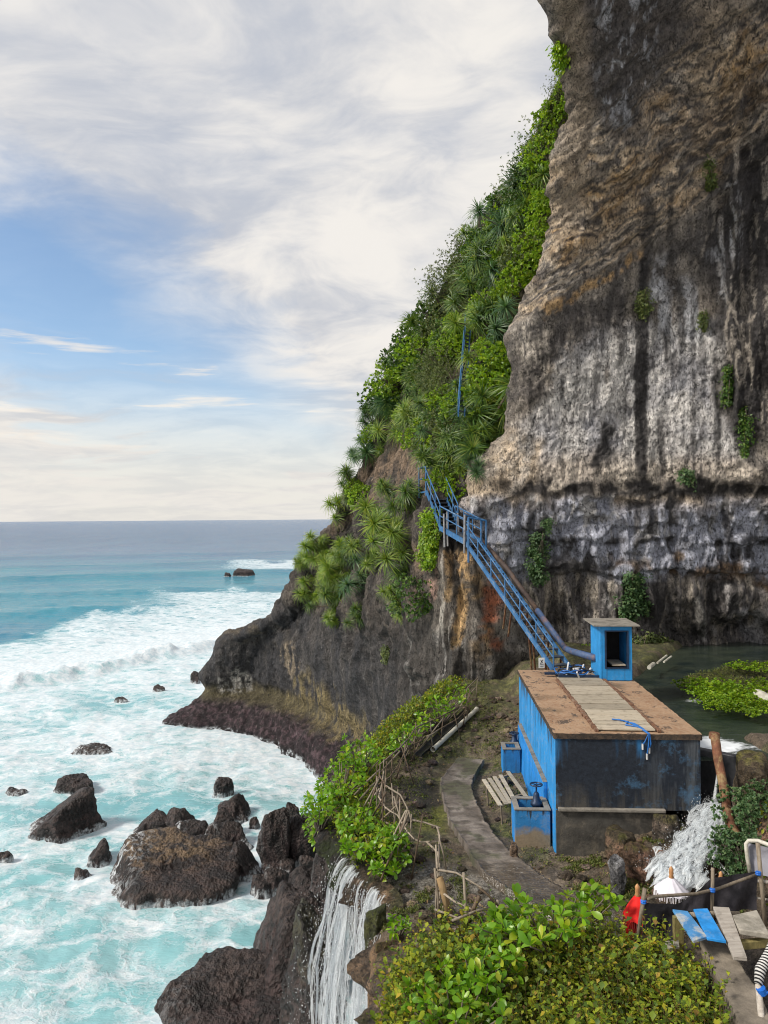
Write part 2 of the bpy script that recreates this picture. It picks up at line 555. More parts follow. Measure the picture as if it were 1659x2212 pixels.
# ------------------------------------------------------------------ the sea
BOULDERS = [  # label, x0, x1, ytop, ybase (picture), height factor, seed, flat top, yaw
    ('broad flat topped brown boulder with white water running down its side, largest in the surf', 216, 520, 1795, 1952, 0.74, 3, 0.50, 0.15),
    ('tall slanting black rock with white foam between its humps, alone out in the surf', 34, 222, 1682, 1818, 0.72, 5, 1.0, -0.35),
    ('dark low rock tucked behind the tall slanting rock in the surf', 106, 205, 1676, 1716, 0.8, 8, 1.0, 0.1),
    ('pointed dark rock with a foaming foot, between the slanting rock and the broad boulder', 163, 252, 1797, 1872, 0.6, 12, 1.0, 0.5),
    ('tiny black rock below the pointed rock in the foam', 160, 206, 1880, 1906, 0.8, 14, 1.0, 0.5),
    ('small black rock alone in turquoise water at the edge of view', -6, 27, 1844, 1864, 0.9, 15, 1.0, 0.3),
    ('long dark ridge of rock just behind the broad flat topped boulder', 258, 372, 1752, 1812, 0.75, 17, 1.0, 0.1),
    ('peaked dark rock beside the long ridge behind the broad boulder', 355, 438, 1742, 1806, 0.8, 18, 1.0, -0.3),
    ('small rock streaked with white foam, topmost of the rocks below the headland', 459, 506, 1682, 1721, 0.9, 19, 1.0, 0.0),
    ('wedge shaped dark rock with a pointed end, under the foam streaked rock', 461, 568, 1714, 1782, 0.75, 22, 1.0, -0.4),
    ('rounded dark rock between the wedge shaped rock and the broad boulder', 458, 512, 1752, 1808, 0.95, 23, 1.0, 0.2),
    ('low jumbled wet rock beside the broad boulder, below the rounded rock', 436, 545, 1778, 1842, 0.8, 24, 0.9, 0.2),
    ('wave washed rock slab with foam in its hollow behind the broad boulder', 376, 456, 1770, 1822, 0.7, 26, 0.9, 0.0),
    ('smooth dark hump between the broad boulder and the tall upright block', 494, 578, 1816, 1898, 0.75, 27, 1.0, -0.5),
    ('tall upright rectangular black block standing in the surf', 559, 628, 1760, 1880, 1.1, 28, 0.95, 0.05),
    ('dark leaning boulder behind the upright block, under the green shrubs', 618, 706, 1772, 1868, 1.1, 31, 1.0, 0.4),
    ('big rounded purple black boulder below the leaning boulder near the waterfall', 603, 706, 1880, 1976, 0.95, 33, 1.0, 0.3),
    ('small round stone between the upright block and the rounded purple boulder', 572, 628, 1880, 1928, 0.9, 34, 1.0, 0.0),
    ('small flat reddish stone beside the small round stone in the foam', 540, 592, 1892, 1934, 0.8, 36, 1.0, 0.2),
    ('huge pitted black boulder with a craggy crown beside the waterfall spray', 508, 735, 1940, 2200, 1.35, 37, 0.95, 0.0),
    ('craggy black rock along the bottom of the view, below the huge pitted boulder', 376, 640, 2160, 2330, 0.6, 40, 0.9, 0.0),
    ('dark sloping rock at the foot of the waterfall terrace', 660, 760, 1850, 1990, 1.0, 41, 1.0, 0.4),
    ('black upright rock far out in the foam near the headland tip, taller of two', 409, 432, 1452, 1474, 1.0, 43, 1.0, 0.0),
    ('small flat black rock in the foam near the headland tip, lower of two', 329, 359, 1482, 1495, 0.9, 44, 1.0, 0.0),
    ('dark long reef rock out in the breakers', 496, 550, 1229, 1245, 0.9, 45, 1.0, 0.0),
    ('tiny dark rock beside the long reef rock in the breakers', 483, 499, 1237, 1246, 0.9, 46, 1.0, 0.0),
    ('wave covered dark rock awash behind the slanting rock at the edge of view', 2, 62, 1690, 1722, 0.25, 47, 1.0, 0.0),
    ('nearly drowned dark rock with foam over it, out beyond the slanting rock', 155, 260, 1866 - 254, 1880 - 250, 0.10, 48, 0.9, 0.0),
    ('small drowned rock showing as a dark line in the foam', 248, 278, 1508, 1516, 0.5, 49, 1.0, 0.0),
    ('small black stone wedged between the upright block and the leaning boulder', 600, 640, 1862, 1892, 0.9, 51, 1.0, 0.2),
    ('black stone just above the rounded purple boulder, below the leaning boulder', 640, 690, 1850, 1895, 0.9, 52, 1.0, -0.2),
    ('little wet stone in the foam in front of the smooth dark hump', 520, 552, 1868, 1894, 0.9, 53, 1.0, 0.4),
    ('black stone between the rounded purple boulder and the huge pitted one', 660, 730, 1955, 2010, 0.9, 54, 1.0, 0.4),
    ('small dark stone at the pointed end of the wedge shaped rock', 536, 566, 1768, 1792, 0.8, 55, 1.0, 0.1),
    ('dark stone behind the rounded rock, half under foam', 500, 540, 1752, 1776, 0.7, 56, 1.0, 0.1),
    ('narrow black stone against the far side of the upright block', 616, 650, 1745, 1800, 1.1, 57, 1.0, 0.1),
]

SEA_ROWS, SEA_COLS = 640, 420


def sea_height(X, Y):
    near = ss(260, 90, Y)
    h = near * (0.34 * fbm(X / 7, Y / 4.2, 0.3, 3) + 0.16 * fbm(X / 1.9, Y / 1.5, 1.3, 3))
    h = h + ss(110, 40, Y) * 0.06 * fbm(X / .55, Y / .5, 2.2, 2)
    # the breaking wave
    d = Y - np.interp(X, [-60, -32, -18, -8], [50, 61.5, 83, 96]) + 2.2 * pn(X / 5, Y / 9, 5.1)
    puff = 0.75 + 0.9 * fbm(X / 1.6, Y / 1.6, 3.3, 4)
    h = h + ss(-9, -16, X) * np.where(d < 0, np.exp(-(d / 2.2) ** 2), np.exp(-(d / 5.5) ** 2)) * 1.05 * puff
    # swells further out
    for yb, a, w in ((128, .55, 5), (165, .5, 6), (205, .8, 7), (262, .5, 9), (330, .5, 12)):
        dd = Y - (yb + 0.32 * X + 9 * pn(X / 30, yb, 0.7))
        h = h + a * np.exp(-(dd / w) ** 2)
    return h


def build_sea():
    Y = 14.5 * (32000 / 14.5) ** (np.linspace(0, 1, SEA_ROWS) ** 1.12)
    s = np.linspace(-1, 1, SEA_COLS)
    YY = np.repeat(Y[:, None], SEA_COLS, 1)
    XX = s[None, :] * (0.66 * YY + 5) - 0.1 * YY
    ZZ = sea_height(XX, YY)
    V = np.stack([XX, YY, ZZ], -1).reshape(-1, 3)
    me = np_mesh('sea', V, grid_faces(SEA_ROWS, SEA_COLS))
    u, v = to_px(np.stack([XX, YY, 0 * XX], -1).reshape(-1, 3))
    X, Yf, = V[:, 0], V[:, 1]
    wob = fbm(X / 14, Yf / 14, 9.0, 4)
    vw = v + wob * np.interp(v, [1150, 1300, 1500, 2200], [6, 26, 50, 80])
    vb = np.interp(u, [-200, 0, 100, 200, 300, 400, 520, 660], [1430, 1392, 1362, 1322, 1310, 1296, 1292, 1284])
    dens = 0.60 * ss(-22, 26, vw - vb + 30 * fbm(X / 5, Yf / 5, 1.0, 3))
    dens = np.maximum(dens, 0.56 * ss(1268, 1280, vw) * ss(1318, 1296, vw) * ss(250, 420, u))
    dens = np.maximum(dens, (.60 + .5 * fbm(X / 7, Yf / 3, 2.0, 3)) * ss(1208, 1216, v + 14 * wob) * ss(1238, 1226, v + 14 * wob) * ss(430, 560, u + 60 * wob))
    brk = np.interp(u, [-100, 0, 480, 600], [1500, 1478, 1392, 1360])
    dens = dens + 0.26 * ss(-70, -20, v - brk) * ss(16, 0, v - brk) * ss(620, 480, u)
    dens = dens + 0.14 * ss(1640, 1560, v) * ss(1480, 1520, v) * (0.5 + wob * 2)
    dens = dens - 0.16 * ss(1480, 1505, v) * ss(1545, 1520, v) * ss(60, 160, u) * ss(470, 380, u)
    dens = dens - 0.17 * ss(1590, 1850, v) - .06 * ss(1480, 1560, v) + 0.42 * wob * ss(1400, 1600, v)
    dens = dens + 0.16 * ss(420, 640, u) * ss(1560, 1640, v) * ss(1760, 1690, v)
    # white water round the rocks
    for (lb, x0, x1, yt, yb, hf, sd, ft, yaw) in BOULDERS:
        if yb > 2212:
            yb = 2240
        c = atz((x0 + x1) / 2, yb, 0)
        w = (x1 - x0) / F * c[1]
        cx, cy = c[0], c[1] + 0.3 * w
        r = np.hypot((X - cx) / (0.55 * w), (Yf - cy) / (0.42 * w))
        ang = pn(X / 1.2, Yf / 1.2, sd * 3.1)
        dens = dens + 0.22 * ss(1.9, 1.0, r + 0.5 * ang)
    far = ss(1165, 1215, v)
    tq = np.interp(vw, [1140, 1190, 1240, 1300, 1360, 1450], [0.0, 0.06, 0.42, 0.55, 0.62, 1.0])
    tq = tq - 0.25 * ss(1320, 1360, v) * ss(200, 60, u) * (v < vb)
    vfloat(me, 'foam', np.clip(dens, 0, 1.2))
    vfloat(me, 'turq', np.clip(tq + 0.2 * wob, 0, 1))
    m, g = newmat('sea water with foam')
    p = pos_coord(g)
    fa = g.n('ShaderNodeAttribute', {'attribute_name': 'foam'}).outputs['Fac']
    ta = g.n('ShaderNodeAttribute', {'attribute_name': 'turq'}).outputs['Fac']
    p2 = g.mul3(p, (1.0, 1.25, 0.6))
    wv = g.vmath('SCALE', g.vmath('SUBTRACT', g.noise(p2, 0.45, 5, 0.6, 0, 'Color'), (0.5, 0.5, 0.5)), 2.6)
    pw = g.vmath('ADD', p2, wv)
    n = g.noise(pw, 0.55, 9, 0.66)
    web = g.mr(g.voro(pw, 0.62, 'DISTANCE_TO_EDGE'), 0.0, 0.30, 1.0, 0.0)
    web2 = g.mr(g.voro(g.vmath('ADD', pw, wv), 1.9, 'DISTANCE_TO_EDGE'), 0.0, 0.3, 1.0, 0.0)
    pat = g.math('ADD', g.math('MULTIPLY', g.mr(n, 0.28, 0.72), 0.54), g.math('MULTIPLY', web, 0.30))
    pat = g.math('ADD', pat, g.math('MULTIPLY', web2, 0.18))
    thr = g.math('SUBTRACT', 1.0, fa)
    fo = g.mr(g.math('SUBTRACT', pat, thr), -0.16, 0.23, 0, 1)
    fo = g.math('MULTIPLY', fo, g.mr(fa, 0.02, 0.3))
    deep = g.mix(g.mr(g.noise(g.mul3(p, (.05, .012, 1)), 1.0, 5, .6), .35, .65), (0.028, 0.095, 0.22), (0.045, 0.125, 0.26))
    mid = (0.025, 0.225, 0.30)
    nearc = (0.17, 0.42, 0.45)
    c = g.mix(g.mr(ta, 0.0, 0.5), deep, mid)
    c = g.mix(g.mr(ta, 0.55, 1.0), c, nearc)
    milky = g.mr(g.noise(pw, 0.3, 4, 0.6), 0.35, 0.7)
    c = g.mix(g.math('MULTIPLY', g.mr(milky, 0, 1, .25, .8), g.mr(fa, 0.2, 0.55)), c, (0.44, 0.62, 0.655))
    fn = g.noise(p, 2.6, 6, 0.6)
    fcol = g.mix(g.mr(fn, 0.35, 0.65), (0.50, 0.60, 0.66), (0.72, 0.76, 0.785))
    c = g.mix(fo, c, fcol)
    rough = g.mr(fo, 0, 1, 0.14, 0.85)
    wv1 = g.noise(g.mul3(p, (0.5, 1.1, 1)), 0.9, 8, 0.62)
    wv2 = g.noise(g.mul3(p, (0.02, 0.06, 1)), 1.6, 8, 0.7)
    dist = g.math('LENGTH', 0) if False else g.n('ShaderNodeSeparateXYZ', None, Vector=p).outputs[1]
    hgt = g.math('ADD', g.math('MULTIPLY', wv1, 0.16), g.math('MULTIPLY', g.math('MULTIPLY', wv2, g.mr(dist, 60, 600, 0.0, 7.0)), 1.0))
    hgt = g.math('ADD', hgt, g.math('MULTIPLY', fo, 0.01))
    hgt = g.math('ADD', hgt, g.math('MULTIPLY', g.math('MULTIPLY', fn, fo), 0.03))
    nm = g.bump(hgt, 0.8, 1.0)
    g.out(princ(g, c, rough, nm, spec=g.mr(dist, 60, 500, .45, .12), IOR=1.33))
    return mesh_obj('sea', me, m, None, 'structure')


build_sea()

# ------------------------------------------------------------------ the cliff
PROF_Z = [5, 8, 9.6, 10.6, 12.2, 13.4, 14.2, 14.9, 15.6, 17, 19, 21, 23, 25, 27, 29, 31, 34, 38]
PROF_Y = [24.9, 24.8, 24.8, 24.7, 24.5, 24.4, 24.35, 24.25, 24.25, 24.3, 24.1, 23.6, 22.8, 21.5, 19.9, 18.0, 16.2, 13.6, 11.5]


def cliff_y(X, Z):
    sh = (X - 4.0) * 0.28
    zz = np.where(Z > 16, np.maximum(16, Z - sh * ss(16, 22, Z)), Z)
    y = np.interp(zz, PROF_Z, PROF_Y)
    y = y - 0.30 * np.clip(X - 9.0, 0, None) ** 1.3 * ss(12.5, 16, Z)
    y = y + 0.7 * ss(8.5, 11, X) * ss(10.9, 9.9, Z)          # undercut behind the pool
    return y


EDGE_PX = [(1000, 1075), (1005, 1050), (1012, 1000), (1090, 930), (1099, 850), (1110, 765), (1110, 700), (1138, 640), (1178, 560), (1196, 490), (1194, 420), (1198, 335),
           (1212, 300), (1226, 270), (1232, 240), (1226, 180), (1220, 130), (1206, 70), (1197, 20), (1193, -40), (1190, -120)]
_ez, _ex = [], []
for (px, py) in EDGE_PX:
    Y = 24.0
    for it in range(12):
        p = at(px, py, Y)
        Y = 0.5 * Y + 0.5 * (float(cliff_y(p[0], p[2])) + 0.9)
    p = at(px, py, Y)
    _ez.append(p[2]); _ex.append(p[0])
_ez = [4.0, 13.2, 14.4] + _ez + [40.0]
_ex = [3.3, 3.0, 2.55] + _ex + [_ex[-1] - 0.3]
_o = np.argsort(_ez)
EDGE_Z, EDGE_X = np.array(_ez)[_o], np.array(_ex)[_o]

DARK = np.array([0.034, 0.032, 0.033])
BROWN = np.array([0.26, 0.212, 0.160])
GREYB = np.array([0.33, 0.295, 0.255])
PALE = np.array([0.60, 0.575, 0.55])
TAN = np.array([0.50, 0.395, 0.28])
OCHRE = np.array([0.42, 0.275, 0.135])
BLUEG = np.array([0.37, 0.385, 0.455])
RED = np.array([0.30, 0.105, 0.055])


def soft_poly(u, v, pts, soft):
    """signed-distance soft mask of a polygon"""
    P_ = np.array(pts, float)
    inside = np.zeros(u.shape, bool)
    d = np.full(u.shape, 1e9)
    n = len(P_)
    for i in range(n):
        a, b = P_[i], P_[(i + 1) % n]
        c = ((a[1] > v) != (b[1] > v)) & (u < (b[0] - a[0]) * (v - a[1]) / (b[1] - a[1] + 1e-9) + a[0])
        inside ^= c
        e = b - a
        t = np.clip(((u - a[0]) * e[0] + (v - a[1]) * e[1]) / (e @ e), 0, 1)
        d = np.minimum(d, np.hypot(u - a[0] - t * e[0], v - a[1] - t * e[1]))
    sd = np.where(inside, d, -d)
    return ss(-soft, soft, sd)


def paint_cliff(V):
    X, Y, Z = V.T
    u, v = to_px(V)
    nb = fbm(X / 2.2, Y / 2.2, Z / 2.2, 4)
    nm_ = fbm(X / .7, Y / .7, Z / .8, 4)
    nf = fbm(X / .22, Y / .22, Z / .28, 3)
    sv = fbm(X / .42, Y / .42, Z / 4.5, 4)                     # long vertical streaks
    sv2 = fbm(X / .16, Y / .16, Z / 2.2, 3)
    uw, vw = u + 45 * nb + 16 * nm_, v + 45 * nb * .8 + 22 * nm_
    c = lerp(BROWN, GREYB, ss(-.3, .3, nb))
    c = lerp(c, DARK * 1.8, ss(-.05, .3, nm_) * .6)
    # ---- upper overhang: bands running down to the sea side
    s = vw + 0.66 * (uw - 1110)
    al = fbm((u - 0.66 * v) / 130 + 3, s / 46, 2.0, 4)         # streaks along the bands
    up = ss(745, 700, s)
    oc = ss(-.12, .30, al + 0.25 * nm_) * ss(380, 470, s) * ss(720, 660, s)
    c = lerp(c, lerp(np.broadcast_to(TAN, c.shape), OCHRE, ss(0, .35, al + .4 * nf)), oc * .85)
    c = lerp(c, OCHRE * .9, soft_poly(uw, vw, [(1300, 360), (1440, 260), (1560, 120), (1659, 40), (1659, 190), (1500, 360), (1330, 480), (1240, 520)], 40) * ss(-.3, .25, al + nm_ * .5) * .75)
    c = lerp(c, DARK * 1.6, soft_poly(uw, vw, [(1430, 300), (1520, 220), (1659, 130), (1659, 250), (1560, 330), (1400, 430)], 26) * ss(-.3, .1, al) * .75)
    al2 = fbm((u - 0.66 * v) / 62, s / 11, 6.0, 4)
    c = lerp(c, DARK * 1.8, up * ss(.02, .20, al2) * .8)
    c = lerp(c, TAN * 1.1, up * ss(.06, .26, -al2) * ss(300, 420, s) * .75)
    tl = soft_poly(uw, vw, [(1180, -80), (1500, -80), (1440, 130), (1390, 290), (1330, 300), (1270, 230), (1225, 240)], 36)
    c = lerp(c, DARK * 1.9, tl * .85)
    c = lerp(c, np.array([.34, .35, .38]), tl * ss(.10, .34, sv2 + .6 * sv) * soft_poly(u, v, [(1280, -60), (1420, -60), (1410, 200), (1360, 290), (1300, 250)], 30) * .9)
    c = lerp(c, BROWN * 1.15, soft_poly(uw, vw, [(1190, -60), (1255, -60), (1262, 160), (1285, 320), (1240, 500), (1190, 480), (1225, 260)], 18) * .75)
    # ---- smooth dark belt below the bands
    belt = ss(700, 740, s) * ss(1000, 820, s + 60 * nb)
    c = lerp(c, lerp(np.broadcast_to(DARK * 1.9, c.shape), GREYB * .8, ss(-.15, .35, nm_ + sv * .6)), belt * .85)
    c = lerp(c, OCHRE, soft_poly(u + 14 * nm_, v + 14 * nm_, [(1165, 668), (1230, 636), (1300, 592), (1390, 536), (1392, 552), (1310, 612), (1240, 650), (1175, 690)], 7) * ss(-.25, .2, nf + nm_) * .9)
    c = lerp(c, GREYB * 1.5, soft_poly(uw, vw, [(1112, 700), (1170, 690), (1160, 800), (1110, 830)], 20) * ss(-.2, .3, sv2) * .8)
    c = lerp(c, TAN * .8, soft_poly(uw, vw, [(1170, 790), (1230, 740), (1300, 730), (1290, 760), (1200, 830), (1165, 860)], 15) * ss(-.1, .3, nm_ + nf) * .7)
    # ---- the pale wall
    pale = soft_poly(uw, vw, [(1190, 790), (1290, 720), (1420, 700), (1560, 690), (1565, 900), (1640, 1000), (1640, 1050), (1050, 1060), (1010, 1010), (1130, 950)], 26)
    pc = lerp(np.broadcast_to(PALE, c.shape), np.array([.36, .355, .375]), ss(-.2, .35, nb + .4 * nm_))
    pc = lerp(pc, TAN * 1.1, ss(960, 1020, v + 40 * nb) * .5)
    pc = lerp(pc, DARK * 2.2, ss(.12, .34, sv2 * .7 + nm_ * .6) * .7)
    c = lerp(c, pc, pale * ss(-.42, -.02, nm_ + .5 * sv + .35 * pale))
    c = lerp(c, lerp(np.broadcast_to(np.array([.42, .43, .46]), c.shape), DARK * 2, ss(0, .3, nm_ + nf * .5)), soft_poly(uw, vw, [(1395, 560), (1450, 560), (1560, 690), (1560, 740), (1390, 730)], 22) * ss(-.1, .25, sv) * .85)
    tanl = soft_poly(uw, vw, [(1000, 1010), (1120, 940), (1180, 960), (1150, 1070), (1000, 1090)], 18)
    c = lerp(c, TAN * 1.15, tanl * ss(-.35, .1, nm_) * .8)
    # black water streaks down the pale wall
    for (ua, va, ub, vb_, w, k) in ((1392, 560, 1386, 1040, 15, .95), (1376, 700, 1376, 1010, 7, .9), (1424, 900, 1432, 1030, 11, .85), (1345, 640, 1340, 780, 12, .7), (1440, 690, 1446, 800, 9, .6), (1250, 760, 1240, 900, 9, .4), (1515, 720, 1520, 880, 10, .5), (1318, 640, 1310, 720, 8, .6), (1290, 700, 1284, 900, 6, .55), (1468, 600, 1474, 760, 12, .7), (1495, 540, 1500, 1000, 7, .6), (1220, 800, 1214, 960, 7, .5), (1352, 820, 1348, 1000, 5, .5), (1545, 760, 1552, 1000, 9, .7), (1404, 420, 1398, 600, 16, .7), (1450, 420, 1446, 560, 9, .55), (1585, 560, 1600, 960, 22, .8), (1625, 420, 1640, 900, 14, .7)):
        t = np.clip((v - va) / (vb_ - va), 0, 1)
        uc = ua + (ub - ua) * t
        dd = np.abs(u + 9 * nm_ + 6 * nf - uc)
        c = lerp(c, DARK, ss(w, w * .45, dd) * ss(va - 25, va + 25, v) * ss(vb_ + 20, vb_ - 20, v + 30 * nm_) * k)
    c = lerp(c, DARK * 1.1, soft_poly(u + 22 * nm_, v + 22 * nm_, [(1300, 905), (1330, 925), (1322, 985), (1290, 1010), (1262, 1005), (1292, 965)], 7) * .95)
    # right-hand dark curtains, their rock colour deepened further as large-scale shading
    cur = soft_poly(uw, vw, [(1570, 330), (1680, 260), (1700, 960), (1620, 980), (1565, 880), (1540, 700), (1520, 560)], 30)
    c = lerp(c, lerp(np.broadcast_to(DARK * 1.3, c.shape), GREYB * .95, ss(.02, .32, sv * .8 + sv2 * .7)), cur * .95)
    c = lerp(c, np.array([.40, .41, .44]), soft_poly(uw, vw, [(1560, 430), (1600, 390), (1585, 520), (1560, 660), (1545, 640)], 14) * ss(0, .3, sv2) * .8)
    # ---- dark jagged band along the ledge
    band = ss(-30, -6, v - 1058 + 40 * nm_ + 20 * nf) * ss(28, 4, v - 1058 + 26 * nm_) * ss(1030, 1120, u + 40 * nm_)
    c = lerp(c, DARK * .95, band * ss(-.35, 0, nm_ + .5 * nb + .1) * .95)
    # ---- blocky strata under it
    lo = ss(1062, 1085, v + 14 * nm_)
    lc = lerp(np.broadcast_to(BLUEG, c.shape), TAN * .95, ss(1120, 1080, v + 30 * nb) * ss(-.2, .2, nb) * .9)
    lc = lerp(lc, np.array([.42, .41, .41]), ss(.05, .35, nm_ + .5 * sv2))
    lc = lerp(lc, DARK * 1.4, ss(.02, .22, sv * .7 + .5 * nb + .3 * nm_) * .85)
    c = lerp(c, lc, lo)
    for vb_ in (1172, 1236):
        c = lerp(c, DARK, ss(-18, -4, v - vb_ + 26 * nb + 12 * nm_) * ss(14, 2, v - vb_ + 26 * nb) * ss(1100, 1180, u) * ss(-.25, .05, nm_ + nb) * .85)
    fl = ss(1236, 1262, v + 24 * nb)
    fc = lerp(np.broadcast_to(np.array([.125, .115, .112]), c.shape), np.array([.42, .37, .31]), ss(-.02, .3, sv * .9 + sv2 * .5))
    fc = lerp(fc, DARK, ss(.06, .28, -sv + .4 * nm_) * .8)
    fc = lerp(fc, np.array([.50, .47, .46]), ss(.2, .42, nm_ + .5 * sv2) * .7)
    c = lerp(c, fc, fl)
    c = lerp(c, np.array([.17, .1, .045]), soft_poly(uw, vw, [(1330, 1205), (1500, 1195), (1659, 1230), (1659, 1275), (1480, 1250), (1340, 1235)], 12) * ss(-.2, .2, nm_) * .7)
    c = lerp(c, np.array([.50, .48, .45]), soft_poly(u + 8 * nf, v + 8 * nf, [(1498, 1296), (1510, 1288), (1528, 1345), (1520, 1385), (1508, 1370)], 4) * .9)
    c = lerp(c, np.array([.40, .39, .41]), soft_poly(uw, vw, [(1600, 1330), (1659, 1310), (1670, 1420), (1620, 1400)], 14) * ss(-.3, .2, nm_) * .8)
    c = lerp(c, DARK * .8, soft_poly(uw, vw, [(1420, 1250), (1520, 1300), (1560, 1380), (1450, 1390), (1405, 1380)], 22) * .7)
    return np.clip(c * (1 + .5 * nf[:, None]), .012, .75), ss(790, 690, s)


def build_cliff():
    n = 620
    Z = np.linspace(6.0, 33.5, n)
    wrap, front = 26, 430
    t = np.concatenate([np.zeros(wrap), np.linspace(0, 1, front) ** 1.0])
    back = np.concatenate([np.linspace(12, 0.15, wrap), np.zeros(front)])
    ZZ = np.repeat(Z[:, None], wrap + front, 1)
    XL = np.interp(Z, EDGE_Z, EDGE_X)[:, None]
    XX = XL + t[None, :] * (19.0 - XL) + (0.34 + .10 * ss(24, 30, ZZ)) * back[None, :]
    dl = XX - XL
    r = 1.1
    rnd_ = np.where(dl < r, r * (1 - np.sqrt(np.clip(1 - ((r - dl) / r) ** 2, 0, 1))), 0)
    base = cliff_y(XX, ZZ)
    YY = base + np.where(back[None, :] > 0, r + back[None, :], rnd_)
    P0 = np.stack([XX, YY, ZZ], -1)
    tz = np.gradient(P0, axis=0); tx = np.gradient(P0, axis=1)
    N = np.cross(tx, tz); N /= np.linalg.norm(N, axis=-1, keepdims=True) + 1e-9
    X, Y = XX, YY
    u, v = to_px(P0.reshape(-1, 3)); u = u.reshape(X.shape); v = v.reshape(X.shape)
    d = 0.50 * fbm(X / 3.4, Y / 3.4, ZZ / 3.0, 4) + 0.16 * fbm(X / .8, Y / .8, ZZ / 1.1, 3)
    # bands of the overhang
    s = v + 0.66 * (u - 1110)
    upm = ss(760, 690, s)
    d = d + upm * (0.35 * fbm((u - .66 * v) / 160, s / 60, 1.0, 4) + 0.10 * ridged(X / .5, Y / .5, ZZ / .6, 3) + .17 * ridged((X * .83 + ZZ * .56) / 2.4, Y / 3, (-X * .56 + ZZ * .83) / .42, 3) - .1)
    # curtains on the far side
    cur = ss(1530, 1600, u + 20 * pn(X, Y, ZZ)) * ss(1000, 900, v)
    d = d + cur * (0.75 * ridged(X / 1.0, Y / 1.8, ZZ / 7.0, 3) - .25)
    pale = ss(700, 760, s) * ss(1070, 1030, v)
    d = d + pale * (0.10 * ridged(X / .5, Y / .5, ZZ / 2.5, 2) + 0.11 * fbm(X / .25, Y / .25, ZZ / .3, 3))
    # ledge and blocky strata
    blk = pn(X / 1.15, Y / 3, ZZ / .55)
    blk = ss(-.12, .12, blk) - .5
    lo = ss(15.3, 14.7, ZZ + .5 * fbm(X / 1.5, Y / 1.5, ZZ / 1.5, 3))
    hi = ss(11.8, 12.4, ZZ)
    d = d - 0.14 * lo + lo * hi * (0.16 * blk + 0.50 * ridged(X / .8 + .3 * pn(X, ZZ, 1.0), Y / 2, ZZ / 2.4, 3) - .1)
    for zb, a in ((13.15, .15), (12.1, .18)):
        zz = ZZ - zb + .25 * pn(X / 1.2, Y / 2, 4.4)
        d = d + a * np.exp(-(np.clip(zz, 0, None) / .45) ** 2) * ss(-.02, .12, zz)
    # flutes at the foot
    ft = ss(12.3, 11.5, ZZ + .3 * pn(X / .9, 1.0, 2.0))
    d = d + ft * (0.75 * ridged(X / 1.15 + .25 * ZZ / 3 + .3 * pn(X / 2, ZZ / 2, 2.0), Y / 3, ZZ / 4, 3) - .12 + .12 * ridged(X / .35, Y, ZZ / 1.5, 2))
    d = d + 0.055 * fbm(X / .17, Y / .17, ZZ / .22, 3) + .03 * pn(X / .08, Y / .08, ZZ / .1)
    d = d * ss(12, 3, back)[None, :]
    V = (P0 + N * d[..., None]).reshape(-1, 3)
    me = np_mesh('cliff', V, grid_faces(n, wrap + front))
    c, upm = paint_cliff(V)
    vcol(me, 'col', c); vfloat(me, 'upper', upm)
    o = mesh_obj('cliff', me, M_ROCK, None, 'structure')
    return o


CLIFF = build_cliff()

